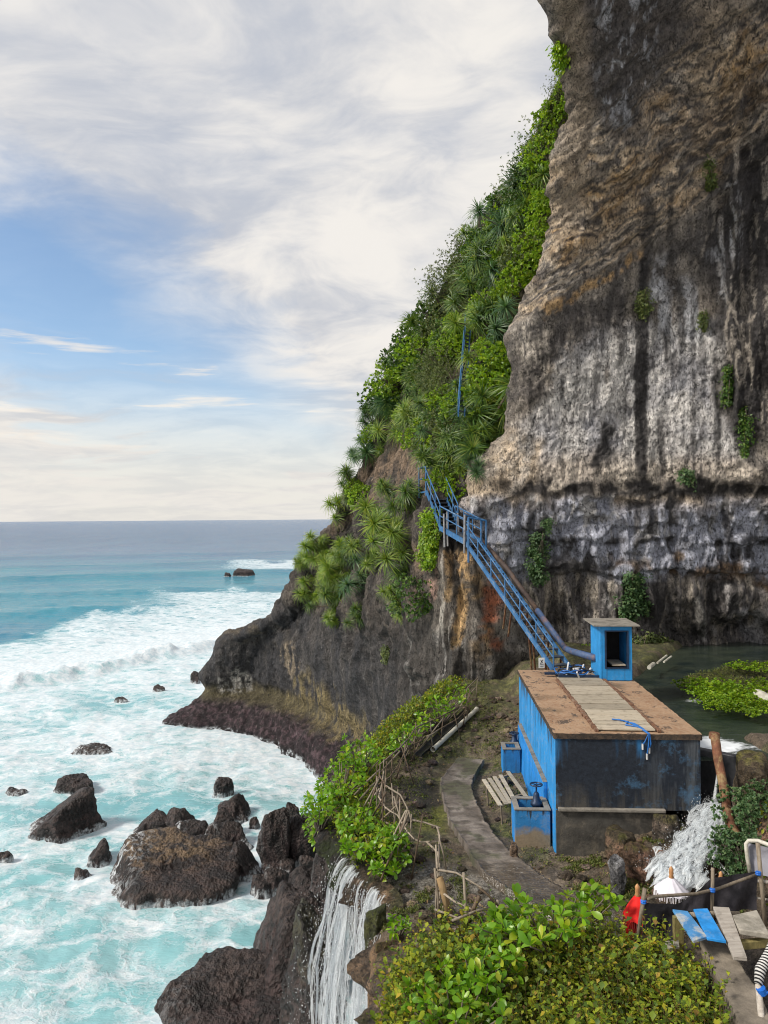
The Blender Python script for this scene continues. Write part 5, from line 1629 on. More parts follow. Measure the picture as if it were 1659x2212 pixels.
M_RUSTK = mat_plain('rusty kerb', (.17, .085, .05), .85, .5, 9, .02, dirt=(.35, .27, .2), dirt_amt=.5)
M_STEEL = mat_plain('blue black cast iron', (.02, .04, .085), .45, .4, 10, .005, metallic=.3)
M_RUST = mat_plain('rusty steel', (.16, .065, .035), .8, .5, 9, .012, dirt=(.33, .25, .12), dirt_amt=.7)
M_BAMBOO = mat_wood('grey weathered stick', (.14, .11, .08), (.28, .235, .18), (8, 8, 1.5), 3, .8)
M_BAMBOOP = mat_wood('pale bare stick', (.22, .18, .135), (.40, .34, .27), (8, 8, 1.5), 3, .75)
M_BAMBOOD = mat_wood('dark bark stick', (.07, .05, .035), (.18, .13, .09), (8, 8, 1.5), 3, .85)

tank = thing('water_tank', 'blue painted concrete water tank with rust brown flat roof beside the footpath', 'water tank', bl(0, 0, 0))
TW, TD, TH = 2.50, 5.42, 2.19
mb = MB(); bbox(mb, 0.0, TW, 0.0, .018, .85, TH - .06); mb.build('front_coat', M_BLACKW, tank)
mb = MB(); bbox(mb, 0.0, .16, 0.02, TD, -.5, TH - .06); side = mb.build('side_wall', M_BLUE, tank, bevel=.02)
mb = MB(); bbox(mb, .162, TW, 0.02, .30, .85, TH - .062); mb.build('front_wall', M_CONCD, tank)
mb = MB(); bbox(mb, .0, TW - .6, -.012, .018, -.4, .826); mb.build('base_wall', M_CONCD, tank)
mb = MB(); bbox(mb, .03, TW - .62, -.09, -.003, .83, .89); mb.build('ledge', M_CONC, tank, bevel=.015)
mb = MB(); bbox(mb, TW - .2, TW, .302, TD, -.5, TH - .06); mb.build('side_wall', M_CONCD, tank)
mb = MB(); bbox(mb, .162, TW - .202, TD - .2, TD, -.5, TH - .06); mb.build('back_wall', M_CONCD, tank)
mb = MB(); bbox(mb, -.085, -.002, .95, 4.95, -.4, .98); pl = mb.build('plinth', M_BLUEL, tank, bevel=.02)
mb = MB(); bbox(mb, -.088, -.003, .95, 4.95, .982, .99); mb.build('plinth_cap', M_CONC, tank)
# raking buttress of the side wall
mb = MB()
mb.hexa([bl(-.13, 1.0, -.2), bl(-.087, 1.0, -.2), bl(-.087, 4.9, -.2), bl(-.13, 4.9, -.2)], [bl(-.095, 1.0, .60), bl(-.087, 1.0, .60), bl(-.087, 4.9, .96), bl(-.095, 4.9, .96)])
mb.build('plinth_skirt', M_BLUEL, pl)


def noisy_slab():
    """roof slab with a chipped drip edge"""
    nu, nv = 60, 110
    us = np.linspace(-.03, TW + .03, nu); vs = np.linspace(-.03, TD + .02, nv)
    U, Vv = np.meshgrid(us, vs)
    ju = np.where((U == us[0]) | (U == us[-1]), .014 * pn(U * 3, Vv * 9, 1.0) + .01 * pn(U, Vv * 25, 2.0), 0)
    jv = np.where((Vv == vs[0]), .014 * pn(U * 9, Vv, 4.0) + .012 * pn(U * 25, Vv, 5.0), 0)
    P = BL + BU * (U + ju)[..., None] + BV_ * (Vv + jv)[..., None] + BZ * (TH + .012 * fbm(U / .5, Vv / .5, 3.0, 3) + .004 * pn(U * 15, Vv * 15, 1.0))[..., None]
    top = P.reshape(-1, 3)
    rim = np.concatenate([P[0], P[1:, -1], P[-1, ::-1][1:], P[::-1, 0][1:-1]])
    low = rim.copy(); low[:, 2] = BL[2] + TH - .10 + .012 * pn(rim[:, 0] * 12, rim[:, 1] * 12, 0.0)
    n = len(rim)
    V = np.concatenate([top, rim, low])
    o = len(top)
    Fq = np.concatenate([grid_faces(nv, nu), np.array([[o + i, o + n + i, o + n + (i + 1) % n, o + (i + 1) % n] for i in range(n)])])
    me = np_mesh('roof', V - np.array(ORG[tank.name]), Fq)
    o_ = mesh_obj('roof', me, M_RROOF, tank)
    return o_


roof = noisy_slab()
# covered slot: two rusty kerbs and loose planks
K0, K1 = (.74, 1.82)
for k, uu in enumerate((K0, K1)):
    for j in range(24):                                   # kerb of separate rough bricks
        v0 = .04 + j * .175
        mb = MB(); e = RNG.normal(size=4) * .006
        bbox(mb, uu - .035 + e[0], uu + .035 + e[1], v0 + .006, v0 + .168, TH + .0, TH + .05 + e[2])
        mb.build('brick', M_RUSTK, roof, bevel=.008)
vv = .10
pw_ = [.30, .22, .42, .36, .40, .34, .40, .36, .44, .40, .40]
for j, w in enumerate(pw_):
    sk = RNG.normal() * .012
    mb = MB()
    z0 = TH + .022 + .008 * (j % 2)
    mb.box(bl(K0 + .04 + RNG.normal() * .008, vv + sk, z0), BU * (K1 - K0 - .085) + BV_ * RNG.normal() * .02, BV_ * (w - .02), BZ * .028)
    mb.build('plank', M_PLANKP, roof, bevel=.005)
    vv += w + (.02 if j not in (4, 7) else .05)
mb = MB(); bbox(mb, .52, .80, 4.62, 4.70, TH + .052, TH + .10); bbox(mb, .80, 2.25, 4.33, 4.40, TH + .052, TH + .10); mb.build('loose_bar', M_STEEL, roof)
mb = MB(); bbox(mb, K0 + .05, K1 - .25, 4.48, 4.96, TH + .012, TH + .02); mb.build('hatch', M_DARKIN, roof)

# ------------------------------------------------------------------ kiosk on the roof
kk = thing('kiosk', 'small blue booth with square opening and thin flat roof standing on the tank roof', 'kiosk', bl(2.0, 4.25, TH))
kw = 1.74
k0 = bl(kw, 4.23, TH + .012)
KW, KD, KH, T_ = .73, 1.02, 1.26, .05


def kbox(mb, a0, a1, b0, b1, z0, z1):
    return mb.box(k0 + BU * a0 + BV_ * b0 + BZ * z0, BU * (a1 - a0), BV_ * (b1 - b0), BZ * (z1 - z0))


mb = MB(); kbox(mb, 0, T_, 0, KD, 0, KH); mb.build('side_wall', M_KIOSK, kk, bevel=.008)
mb = MB(); kbox(mb, KW - T_, KW, 0, KD, 0, KH); mb.build('side_wall', M_KIOSK, kk, bevel=.008)
mb = MB(); kbox(mb, T_ + .002, KW - T_ - .002, KD - T_, KD - .002, 0, KH); mb.build('back_wall', M_DARKIN, kk)
ox0, ox1, oz0, oz1 = .115, .64, .30, 1.13
mb = MB()
kbox(mb, T_ + .001, ox0, .002, T_, 0, KH); kbox(mb, ox1, KW - T_ - .001, .002, T_, 0, KH)
kbox(mb, ox0, ox1, .002, T_, 0, oz0); kbox(mb, ox0, ox1, .002, T_, oz1, KH)
mb.build('front_wall', M_KIOSK, kk)
mb = MB(); f = .028
kbox(mb, ox0 - .01, ox0 + f, -.02, .06, oz0, oz1); kbox(mb, ox1 - f, ox1 + .01, -.02, .06, oz0, oz1)
kbox(mb, ox0 - .01, ox1 + .01, -.022, .058, oz0 - f, oz0); kbox(mb, ox0 - .01, ox1 + .01, -.022, .058, oz1, oz1 + f)
mb.build('opening_frame', M_STEEL, kk, bevel=.004)
mb = MB(); kbox(mb, -.16, KW + .16, -.12, KD + .1, KH + .003, KH + .035); mb.build('roof', M_CONC, kk, bevel=.006)
mb = MB(); kbox(mb, ox0 + .18, ox1 - .04, .08, .72, oz0 + .02, oz0 + .05); mb.build('shelf_board', M_PLANKP, kk)

# ------------------------------------------------------------------ valve boxes
def valve_box(label, u, v, z0, w, d, h, wheel):
    """open concrete box against the tank's side wall"""
    o = bl(u, v, 0); o[2] = z0
    t = thing('valve_box', label, 'valve box', o, 'valve boxes beside the tank')
    e = .085
    def q(mb, a0, a1, b0, b1, c0, c1):
        mb.box(o + BU * a0 + BV_ * b0 + BZ * c0, BU * (a1 - a0), BV_ * (b1 - b0), BZ * (c1 - c0)); return mb
    M_BOX = mat_bluepaint('blue box paint', (.03, .20, .46), .35, .35, (z0 + h - .06, z0 + h + .05, .3), z0 + .30 if wheel[2] > .1 else None)
    q(MB(), 0, w, 0, e, -.35, h).build('front_panel', M_BOX, t, bevel=.01)
    q(MB(), 0, w, d - e, d, -.35, h).build('back_panel', M_BOX, t, bevel=.01)
    q(MB(), 0, e, e + .002, d - e - .002, -.35, h).build('side_panel', M_BLUEL, t, bevel=.01)
    q(MB(), w - e, w, e + .002, d - e - .002, -.35, h).build('side_panel', M_BOX, t, bevel=.01)
    q(MB(), e, w - e, e, d - e, -.2, h - .22).build('floor', M_DARKIN, t)  # shadow inside the box given by a near-black floor colour
    mb = MB()
    q(mb, -.01, w + .01, -.01, e + .005, h + .002, h + .028); q(mb, -.01, w + .01, d - e - .005, d + .01, h + .002, h + .028)
    q(mb, -.01, e + .005, e + .005, d - e - .005, h + .002, h + .027); q(mb, w - e - .005, w + .01, e + .005, d - e - .005, h + .002, h + .027)
    mb.build('rim', M_CONC, t, bevel=.005)
    # gate valve standing at the wall
    c = o + BU * wheel[0] + BV_ * wheel[1]
    vt = thing('gate_valve', wheel[3], 'valve', c + BZ * h, 'cast iron gate valves')
    zz = h - .25
    mb = MB(); mb.lathe(c + BZ * zz, [(.10, 0), (.10, .05), (.075, .07), (.075, .20), (.11, .22), (.11, .27), (.07, .30), (.055, .42), (.03, .46)], 14); mb.build('body', M_STEEL, vt, smooth=True)
    mb = MB(); mb.tube([c + BZ * (zz + .12), c + BU * .32 + BZ * (zz + .12)], .075, 12); mb.tube([c + BU * .13 + BZ * (zz + .12), c + BU * .17 + BZ * (zz + .12)], .125, 14); mb.build('flange', M_STEEL, vt)
    mb = MB(); mb.tube([c + BZ * (zz + .44), c + BZ * (zz + .44 + wheel[2])], .016, 6); mb.build('stem', M_STEEL, vt)
    zt = zz + .44 + wheel[2]
    mb = MB()
    ring = [c + BZ * zt + .11 * (np.array([1, 0, 0]) * math.cos(a) + np.array([0, 1, 0]) * math.sin(a)) for a in np.linspace(0, 2 * math.pi, 21)]
    mb.tube(ring, .013, 6, cap=False)
    for a in np.linspace(0, 2 * math.pi, 6)[:-1]:
        mb.tube([c + BZ * zt, c + BZ * zt + .11 * np.array([math.cos(a), math.sin(a), 0])], .009, 5)
    mb.build('handwheel', M_STEEL, vt)


valve_box('open blue and bare concrete valve box by the bench, nearer the wet path', -.68, .38, 8.0, .64, .62, .66, (.44, .36, .16, 'dark blue gate valve with spoked handwheel above the box by the bench'))
valve_box('smaller open blue valve box in the shadow of the tank wall, far from the bench', -.54, 4.05, 8.22, .40, .52, .40, (.33, .62, .02, 'squat dark gate valve behind the smaller box at the tank wall'))

# ------------------------------------------------------------------ slatted bench
bench = thing('bench', 'grey slatted wooden bench on thin legs between the footpath and the tank', 'bench', atz(1085, 1790, 8.05))
ends = [((1045, 1684), (1081, 1740)), ((1057, 1681), (1094, 1737)), ((1068, 1677.5), (1103, 1735.5)), ((1081, 1674), (1114, 1733.5)), ((1097, 1666.5), (1139, 1724.5))]
BZ0 = 8.47
for a, b in ends:
    mb = MB(); mb.beam(atz(*a, BZ0), atz(*b, BZ0), .085, .022); mb.build('slat', M_PLANKP, bench, bevel=.004)
for a, b in (((1048, 1694), (1100, 1674)), ((1078, 1732), (1132, 1716))):
    p, q = atz(*a, BZ0 - .035), atz(*b, BZ0 - .035)
    mb = MB(); mb.beam(p, q, .05, .045); mb.build('crossbar', M_BAMBOO, bench)
    for s in (p + (q - p) * .06, p + (q - p) * .86):
        g0 = gz(s[0], s[1])
        mb = MB(); mb.tube([s, (s[0] + .02, s[1] - .03, g0 - .03)], .02, 6); mb.build('leg', M_BAMBOO, bench)

# ------------------------------------------------------------------ weir wall, rusty pipe, old pipe bits
wa, wb = at(1503, 1615, 13.62), at(1640, 1647, 12.9)
wz = 9.74
mb = MB()
wa[2] = wb[2] = wz
dv = np.array([0.1, .2, 0])
mb.hexa([(wa[0], wa[1], 7.8), (wb[0], wb[1], 7.8), (wb[0] + .03, wb[1] + .16, 7.8), (wa[0] + .03, wa[1] + .16, 7.8)], [wa, wb, wb + np.array([.03, .16, 0]), wa + np.array([.03, .16, 0])])
M_WEIR = mat_plain('wet dark concrete', (.045, .047, .055), .45, .5, 3, .02, dirt=(.10, .10, .105), dirt_amt=.6)
single(mb, 'weir', M_WEIR, 'dark wet concrete weir wall holding back the spring pool beside the tank', 'weir wall', bevel=.02)
# thin sheet running over the weir
cascade_ribbon('weir_trickle', [at(1551, 1640, 13.28) + np.array([0, 0, .02]), at(1551, 1660, 13.12), at(1546, 1700, 13.05), at(1541, 1742, 13.0)], [.04, .05, .06, .10], 5.0, .01, rows=40, cols=8, thick=.015)

mb = MB()
pp = [at(1543, 1588, 12.98), at(1546, 1602, 12.85), at(1551, 1640, 12.7), at(1561, 1690, 12.45), at(1569, 1740, 12.2), at(1576, 1775, 12.0), at(1590, 1800, 11.85), at(1604, 1822, 11.75)]
mb.tube(pp, [.075, .078, .076, .075, .076, .078, .07, .06], 12)
single(mb, 'rusty_pipe', M_RUST, 'rust brown steel pipe leaning from the pool over the weir wall beside the cascade', 'pipe', smooth=True)
mb = MB(); mb.lathe(at(1543, 1588, 12.98) + np.array([0, 0, -.06]), [(.09, 0), (.092, .05), (.085, .10)], 14); mb.build('pipe_collar', M_RUST, bpy.data.objects['rusty_pipe'])

M_PVC = mat_plain('dirty white plastic pipe', (.55, .53, .46), .5, .25, 6, .004, dirt=(.22, .19, .13), dirt_amt=.5)
M_GUT = mat_plain('black plastic half pipe', (.028, .028, .03), .4, .3, 8, .004, dirt=(.16, .14, .11), dirt_amt=.4)
mb = MB()
a, b = on_ground(1030, 1532, .09), on_ground(935, 1619, .09)
mb.tube([a, a + (b - a) * .03, a + (b - a) * .97, b], [.075, .06, .06, .07], 12, cap=False)
ring_in = MB()
mb.tube([a, a + (b - a) * .3], .05, 12)
single(mb, 'plastic_pipe', M_PVC, 'long dirty white plastic pipe lying on the mossy ground beside the stick fence', 'pipe', smooth=True)


def half_pipe(a, b, r, label):
    a, b = np.array(a), np.array(b)
    d = (b - a) / np.linalg.norm(b - a)
    x = np.cross(d, (0, 0, 1.0)); x /= np.linalg.norm(x); z = np.cross(x, d)
    mb = MB(); n = 9
    vs, fs = [], []
    for p in (a, b):
        for rr in (r, r * .86):
            for k in range(n):
                t = math.pi + math.pi * k / (n - 1)
                vs.append(p + x * rr * math.cos(t) + z * (rr * math.sin(t) + r))
    for k in range(n - 1):
        fs += [(k, k + 1, 2 * n + k + 1, 2 * n + k), (n + k, 3 * n + k, 3 * n + k + 1, n + k + 1), (k, n + k, n + k + 1, k + 1), (2 * n + k, 2 * n + k + 1, 3 * n + k + 1, 3 * n + k)]
    for k in (0, n - 1):
        fs.append((k, 2 * n + k, 3 * n + k, n + k))
    mb.add(vs, fs)
    return single(mb, 'gutter_pipe', M_GUT, label, 'half pipe', group='black half pipes on the ground')


half_pipe(on_ground(1008, 1541, .03), on_ground(957, 1590, .03), .10, 'black half pipe lying behind the white pipe, the one further up the slope')
half_pipe(on_ground(953, 1592, .02), on_ground(905, 1636, .02), .10, 'black half pipe lying beside the white pipe, the one nearer the fence bend')
mb = MB(); mb.beam(atz(1045, 1641, 8.10) + np.array([.1, .8, .0]), atz(1062, 1643, 8.1) + np.array([.5, .7, .02]), .07, .05); single(mb, 'timber_offcut', M_BAMBOOD, 'short dark timber lying on the ground next to the smaller valve box', 'timber')

# ------------------------------------------------------------------ blue stairs up the cliff
def stair_flight(root, a, b, width, side, n, rails=True, rail_h=.62, posts=5, far_rail=False, treads=True):
    """a bottom, b top: centre points of the flight; side: unit vector across, pointing away from us"""
    a, b, side = np.array(a), np.array(b), np.array(side, float)
    hw = width / 2
    for s in (-1, 1):
        mb = MB(); mb.beam(a + side * s * hw, b + side * s * hw, .05, .13); mb.build('stringer', M_STAIR, root)
    if treads:
        for i in range(n):
            c = a + (b - a) * ((i + .5) / n)
            fw = np.array([b[0] - a[0], b[1] - a[1], 0]); fw /= np.linalg.norm(fw)
            mb = MB(); mb.box(c - side * (hw - .027) - fw * .11 + np.array([0, 0, .0]), side * (width - .054), fw * .22, np.array([0, 0, .03])); mb.build('tread', M_TREAD, root)
    for s in ((-1, 1) if far_rail else (-1,)):
        up = np.array([0, 0, 1.0])
        o = side * s * hw
        mb = MB(); mb.tube([a + o + up * rail_h, b + o + up * rail_h], .02, 7); mb.build('handrail', M_STAIR, root)
        mb = MB(); mb.tube([a + o + up * rail_h * .52, b + o + up * rail_h * .52], .018, 6); mb.build('midrail', M_STAIR, root)
        for i in range(posts):
            c = a + (b - a) * (i / (posts - 1)) + o
            mb = MB(); mb.tube([c - up * .1, c + up * rail_h], .022, 6); mb.build('rail_post', M_STAIR, root)


M_TREAD = mat_plain('worn dark tread', (.05, .07, .10), .7, .4, 9, .01, dirt=(.17, .14, .1), dirt_amt=.6)
S0 = at(1196, 1448, 18.95); S1 = at(1006, 1172, 23.3)
stairs = thing('cliff_stairs', 'blue steel stairway climbing the cliff from the tank roof to a landing', 'stairs', S0)
dirn = np.array([S1[0] - S0[0], S1[1] - S0[1], 0]); dirn /= np.linalg.norm(dirn)
SIDE = np.array([-dirn[1], dirn[0], 0]); SIDE = -SIDE if SIDE @ np.array([1, .2, 0]) < 0 else SIDE
HWID = .52
stair_flight(stairs, S0 + SIDE * HWID / 2, S1 + SIDE * HWID / 2, HWID, SIDE, 19, posts=7)
# middle gallery and upper flight
S2 = at(950, 1140, 24.4)
d2 = S2 - S1; d2[2] = 0; d2 /= np.linalg.norm(d2); SD2 = np.array([-d2[1], d2[0], 0]); SD2 = -SD2 if SD2 @ np.array([.5, 1, 0]) < 0 else SD2
gal = thing('cliff_gallery', 'nearly level blue walkway joining the two blue stairways on the cliff', 'walkway', S1)
A, B = S1 + SD2 * .33, S2 + SD2 * .33
for s in (-1, 1):
    mb = MB(); mb.beam(A + SD2 * s * .33, B + SD2 * s * .33, .05, .16); mb.build('stringer', M_STAIR, gal)
    mb = MB(); mb.tube([A + SD2 * s * .33 + (0, 0, .72), B + SD2 * s * .33 + (0, 0, .72)], .024, 6); mb.build('handrail', M_STAIR, gal)
    mb = MB(); mb.tube([A + SD2 * s * .33 + (0, 0, .4), B + SD2 * s * .33 + (0, 0, .4)], .02, 6); mb.build('midrail', M_STAIR, gal)
    for t in (0, .33, .66, 1):
        c = A + (B - A) * t + SD2 * s * .33
        mb = MB(); mb.tube([c - (0, 0, .12), c + (0, 0, .72)], .02, 6); mb.build('rail_post', M_STAIR, gal)
mb = MB(); mb.box(A - SD2 * .30 - (0, 0, .06), (B - A), SD2 * .60, (0, 0, .04)); mb.build('deck', M_TREAD, gal)
M_POLE = mat_plain('grey galvanised post', (.30, .30, .31), .5, .3, 8, .005, metallic=.3, dirt=(.09, .07, .06), dirt_amt=.5)
for (px, y0, y1, Y) in ((959, 1110, 1182, 24.1), (966, 1105, 1180, 24.3), (989, 1108, 1150, 24.4)):
    mb = MB(); mb.tube([at(px, y0, Y), at(px + 1.5, y1, Y)], .035, 7); mb.build('support_post', M_POLE, gal)
# little gantry at the turn
gan = thing('stair_gantry', 'open blue steel frame standing at the turn of the stairs against the rock', 'frame', at(1012, 1180, 23.2))
gp = [(at(1004, 1112, 23.25), at(1003, 1195, 23.25)), (at(1012, 1118, 23.1), at(1012, 1215, 23.1)), (at(1050, 1125, 23.3), at(1050, 1185, 23.3)), (at(1040, 1122, 23.6), at(1039, 1172, 23.6))]
for a, b in gp:
    mb = MB(); mb.tube([a, b], .036, 7); mb.build('upright', M_POLE if a[0] < 2.6 else M_STAIR, gan)
for a, b in ((gp[1][0], gp[2][0]), (gp[0][0], gp[3][0]), (gp[2][0], gp[3][0])):
    mb = MB(); mb.tube([a, b], .028, 6); mb.build('crossbar', M_STAIR, gan)
S3 = at(920, 1062, 26.4)
up_ = thing('upper_stairs', 'short steep blue stairway above the level walkway, its top among the screw pines', 'stairs', S2)
sd3 = np.array([1.0, .25, 0]); sd3 /= np.linalg.norm(sd3)
stair_flight(up_, S2 + sd3 * .33 + (0, 0, .02), S3 + sd3 * .33, .62, sd3, 10, posts=4, far_rail=True, rail_h=.75)
mb = MB(); mb.box(S3 + sd3 * .0 + (0, 0, -.03), sd3 * .66, np.array([-.2, .9, 0]), (0, 0, .05)); mb.build('landing', M_STAIR, up_)
T3 = [S3 + (0, 0, .9), S3 + sd3 * .66 + (0, 0, .9), S3 + sd3 * .66 + np.array([-.2, .9, .9]), S3 + np.array([-.2, .9, .9])]
for a, b in ((T3[0], T3[3]), (T3[3], T3[2]), (T3[2], T3[1])):
    mb = MB(); mb.tube([a, b], .024, 6); mb.tube([a - (0, 0, .42), b - (0, 0, .42)], .018, 6); mb.build('guard_rail', M_STAIR, up_)
for a in T3:
    mb = MB(); mb.tube([a, a - (0, 0, 1.1)], .026, 6); mb.build('rail_post', M_STAIR, up_)
# props that carry the long flight down to rock and roof
for t, ln in ((.10, 1.0), (.22, 1.1), (.26, 1.15), (.44, .9), (.50, .9)):
    c = S0 + (S1 - S0) * t + SIDE * .05
    mb = MB(); mb.tube([c, c + np.array([.18 if t < .3 else -.02, .55, -ln])], .028, 6); mb.build('prop', M_RUST, stairs)
    mb = MB(); mb.tube([c + SIDE * .5, c + SIDE * .5 + np.array([.1, .5, -ln])], .028, 6); mb.build('prop', M_RUST, stairs)
# sign plate on the bottom post
mb = MB(); q = at(1170, 1432, 18.85)
mb.box(q - np.array([.075, 0, .13]), (.15, 0, 0), (0, .012, 0), (0, 0, .26)); sg = mb.build('sign_plate', mat_plain('white sign enamel', (.72, .72, .70), .4, .1, 6), None)
tag(sg, 'small white warning plate with black figure fixed at the foot of the blue stairs', 'sign')
M_INK = mat_plain('black print', (.02, .02, .02), .5)
mb = MB()
for a, b in (((-.03, .08), (.03, .0)), ((.03, .08), (-.02, .02)), ((-.045, -.03), (.045, -.03)), ((.0, .05), (-.03, -.02)), ((-.04, -.08), (.04, -.08))):
    mb.beam(q + (a[0], -.003, a[1]), q + (b[0], -.003, b[1]), .012, .004, up=(0, 1, 0))
mb.build('sign_print', M_INK, sg)

# big water main following the stairs
M_MAIN = mat_plain('rusted water main', (.075, .055, .05), .7, .5, 6, .012, dirt=(.20, .12, .07), dirt_amt=.5)
M_MAINB = mat_plain('faded blue water main', (.06, .10, .20), .6, .35, 6, .01, dirt=(.22, .12, .07), dirt_amt=.65)
off = SIDE * (HWID + .17) + np.array([0, 0, .12])
mb = MB(); p1 = at(985, 1142, 24.6); p2 = at(1038, 1165, 24.2)
mb.tube([p1, p1 * .45 + p2 * .55 + np.array([0, 0, .06]), p2, S0 + (S1 - S0) * .72 + off, S0 + (S1 - S0) * .38 + off], .075, 10)
single(mb, 'water_main', M_MAIN, 'fat rust dark pipe running down behind the blue stairs', 'pipe', smooth=True, group='water main pipes')
mb = MB(); p3 = S0 + (S1 - S0) * .10 + off
mb.tube([S0 + (S1 - S0) * .378 + off, S0 + (S1 - S0) * .2 + off, p3], .08, 10)
p4 = k0 + BZ * .42 + BV_ * .5 + BU * .01
mb.tube([p3, p3 * .8 + p4 * .2 + (0, 0, -.02), p4], .085, 10)
single(mb, 'water_main', M_MAINB, 'faded blue pipe running from the foot of the stairs into the kiosk wall', 'pipe', smooth=True, group='water main pipes')

# second stairway high up on the slope, seen between the plants
h1, h2 = hit(1008, 850), hit(1030, 725)
U0, U1 = np.array(h1[0]) + np.array(h1[1]) * .55, np.array(h2[0]) + np.array(h2[1]) * .55
hs = thing('hillside_stairs', 'steep blue railed stairway showing between shrubs high on the green slope', 'stairs', U0)
sdu = np.array([.62, .78, 0]); sdu /= np.linalg.norm(sdu)
ext = (U0 - U1) * .35
stair_flight(hs, U0 + ext, U1, .4, sdu, 20, posts=6, rail_h=.5)

# ------------------------------------------------------------------ cables
M_CABB = mat_plain('blue cable sheath', (.02, .14, .45), .45, .3)
M_CABK = mat_plain('black cable sheath', (.025, .027, .03), .45, .3)
M_CABW = mat_plain('white cable end', (.6, .6, .6), .4, .2)
coil = thing('cable_coil', 'tangled heap of blue and black cables with white plugs lying before the kiosk', 'cables', bl(1.3, 4.6, TH + .05))
for i in range(9):
    r = RNG.uniform(.18, .42); c = bl(1.25 + RNG.normal() * .14, 4.62 + RNG.normal() * .12, TH + .06)
    t0, tilt = RNG.uniform(0, 6), RNG.uniform(.05, .5)
    pts = [c + BU * r * math.cos(t0 + a) + BV_ * r * .6 * math.sin(t0 + a) + BZ * (.06 + tilt * r * abs(math.sin(a * .5 + t0)) + .03 * math.sin(3 * a)) for a in np.linspace(0, RNG.uniform(5, 7.5), 26)]
    mb = MB(); mb.tube(pts, .013, 5); mb.build('cable', M_CABB if i % 2 else M_CABK, coil)
for i in range(9):
    c = bl(1.25 + RNG.normal() * .22, 4.55 + RNG.normal() * .14, TH + .12 + .12 * RNG.random())
    d = RNG.normal(size=3) * .06
    mb = MB(); mb.tube([c - d, c + d], .022, 6); mb.build('plug', M_CABW if i % 3 else M_CABK, coil)
ov = thing('roof_cable', 'blue cables with white ends hanging over the front edge of the tank roof', 'cables', bl(1.55, .2, TH))
ends_ = [(937, 848), (962, 905), (975, 870)]
for i, (zx, zy) in enumerate(ends_):
    p_top = [bl(1.30, .62, TH + .06), bl(1.42 + .03 * i, .40, TH + .07), bl(1.52 + .02 * i, .15, TH + .05), bl(1.60 + .01 * i, -.06, TH + .01)]
    e = at(1036.9 + zx * .375, 1296.1 + zy * .375, 13.0)
    p_end = [p_top[-1] * .5 + e * .5 + np.array([.02 * (i - 1), -.01, -.02]), e + (0, 0, .05)]
    mb = MB(); mb.tube(p_top + p_end, .012, 5); mb.build('cable', M_CABB, ov)
    mb = MB(); mb.tube([e + (0, 0, .06), e - (0, 0, .04)], .018, 6); mb.build('plug', M_CABW, ov)
mb = MB(); mb.tube([bl(1.16, .70, TH + .06), bl(1.26, .55, TH + .09), bl(1.40, .5, TH + .07), bl(1.30, .3, TH + .07), bl(1.5, .2, TH + .06)], .014, 5); mb.build('cable', M_CABB, ov)

# scraps by the back of the pool
for lb, pts, r, mt in (('torn white pipe end pointing up at the far corner of the pool', [(1412, 1434), (1402, 1442)], .055, M_PVC), ('thin white plastic pipe lying on the rocks behind the pool, with a dark end', [(1420, 1432), (1440, 1416)], .03, M_PVC), ('short pale pipe propped by the pool, next to the dark end', [(1434, 1430), (1450, 1418)], .026, M_PVC)):
    mb = MB(); a, b = atz(*pts[0], 9.9), atz(*pts[1], 9.95); mb.tube([a, b], r, 8); single(mb, 'scrap_pipe', mt, lb, 'pipe', group='pipe scraps by the pool')
mb = MB(); a, b = atz(1636, 1499, 9.98), atz(1668, 1514, 9.98); mb.tube([a, b], .11, 10); single(mb, 'scrap_pipe', M_PVC, 'fat short white pipe lying among the plants of the pool island', 'pipe')

# ------------------------------------------------------------------ stick fences
def zf(x, y):
    return 604.9 + x * .3646, 1425.7 + y * .3646


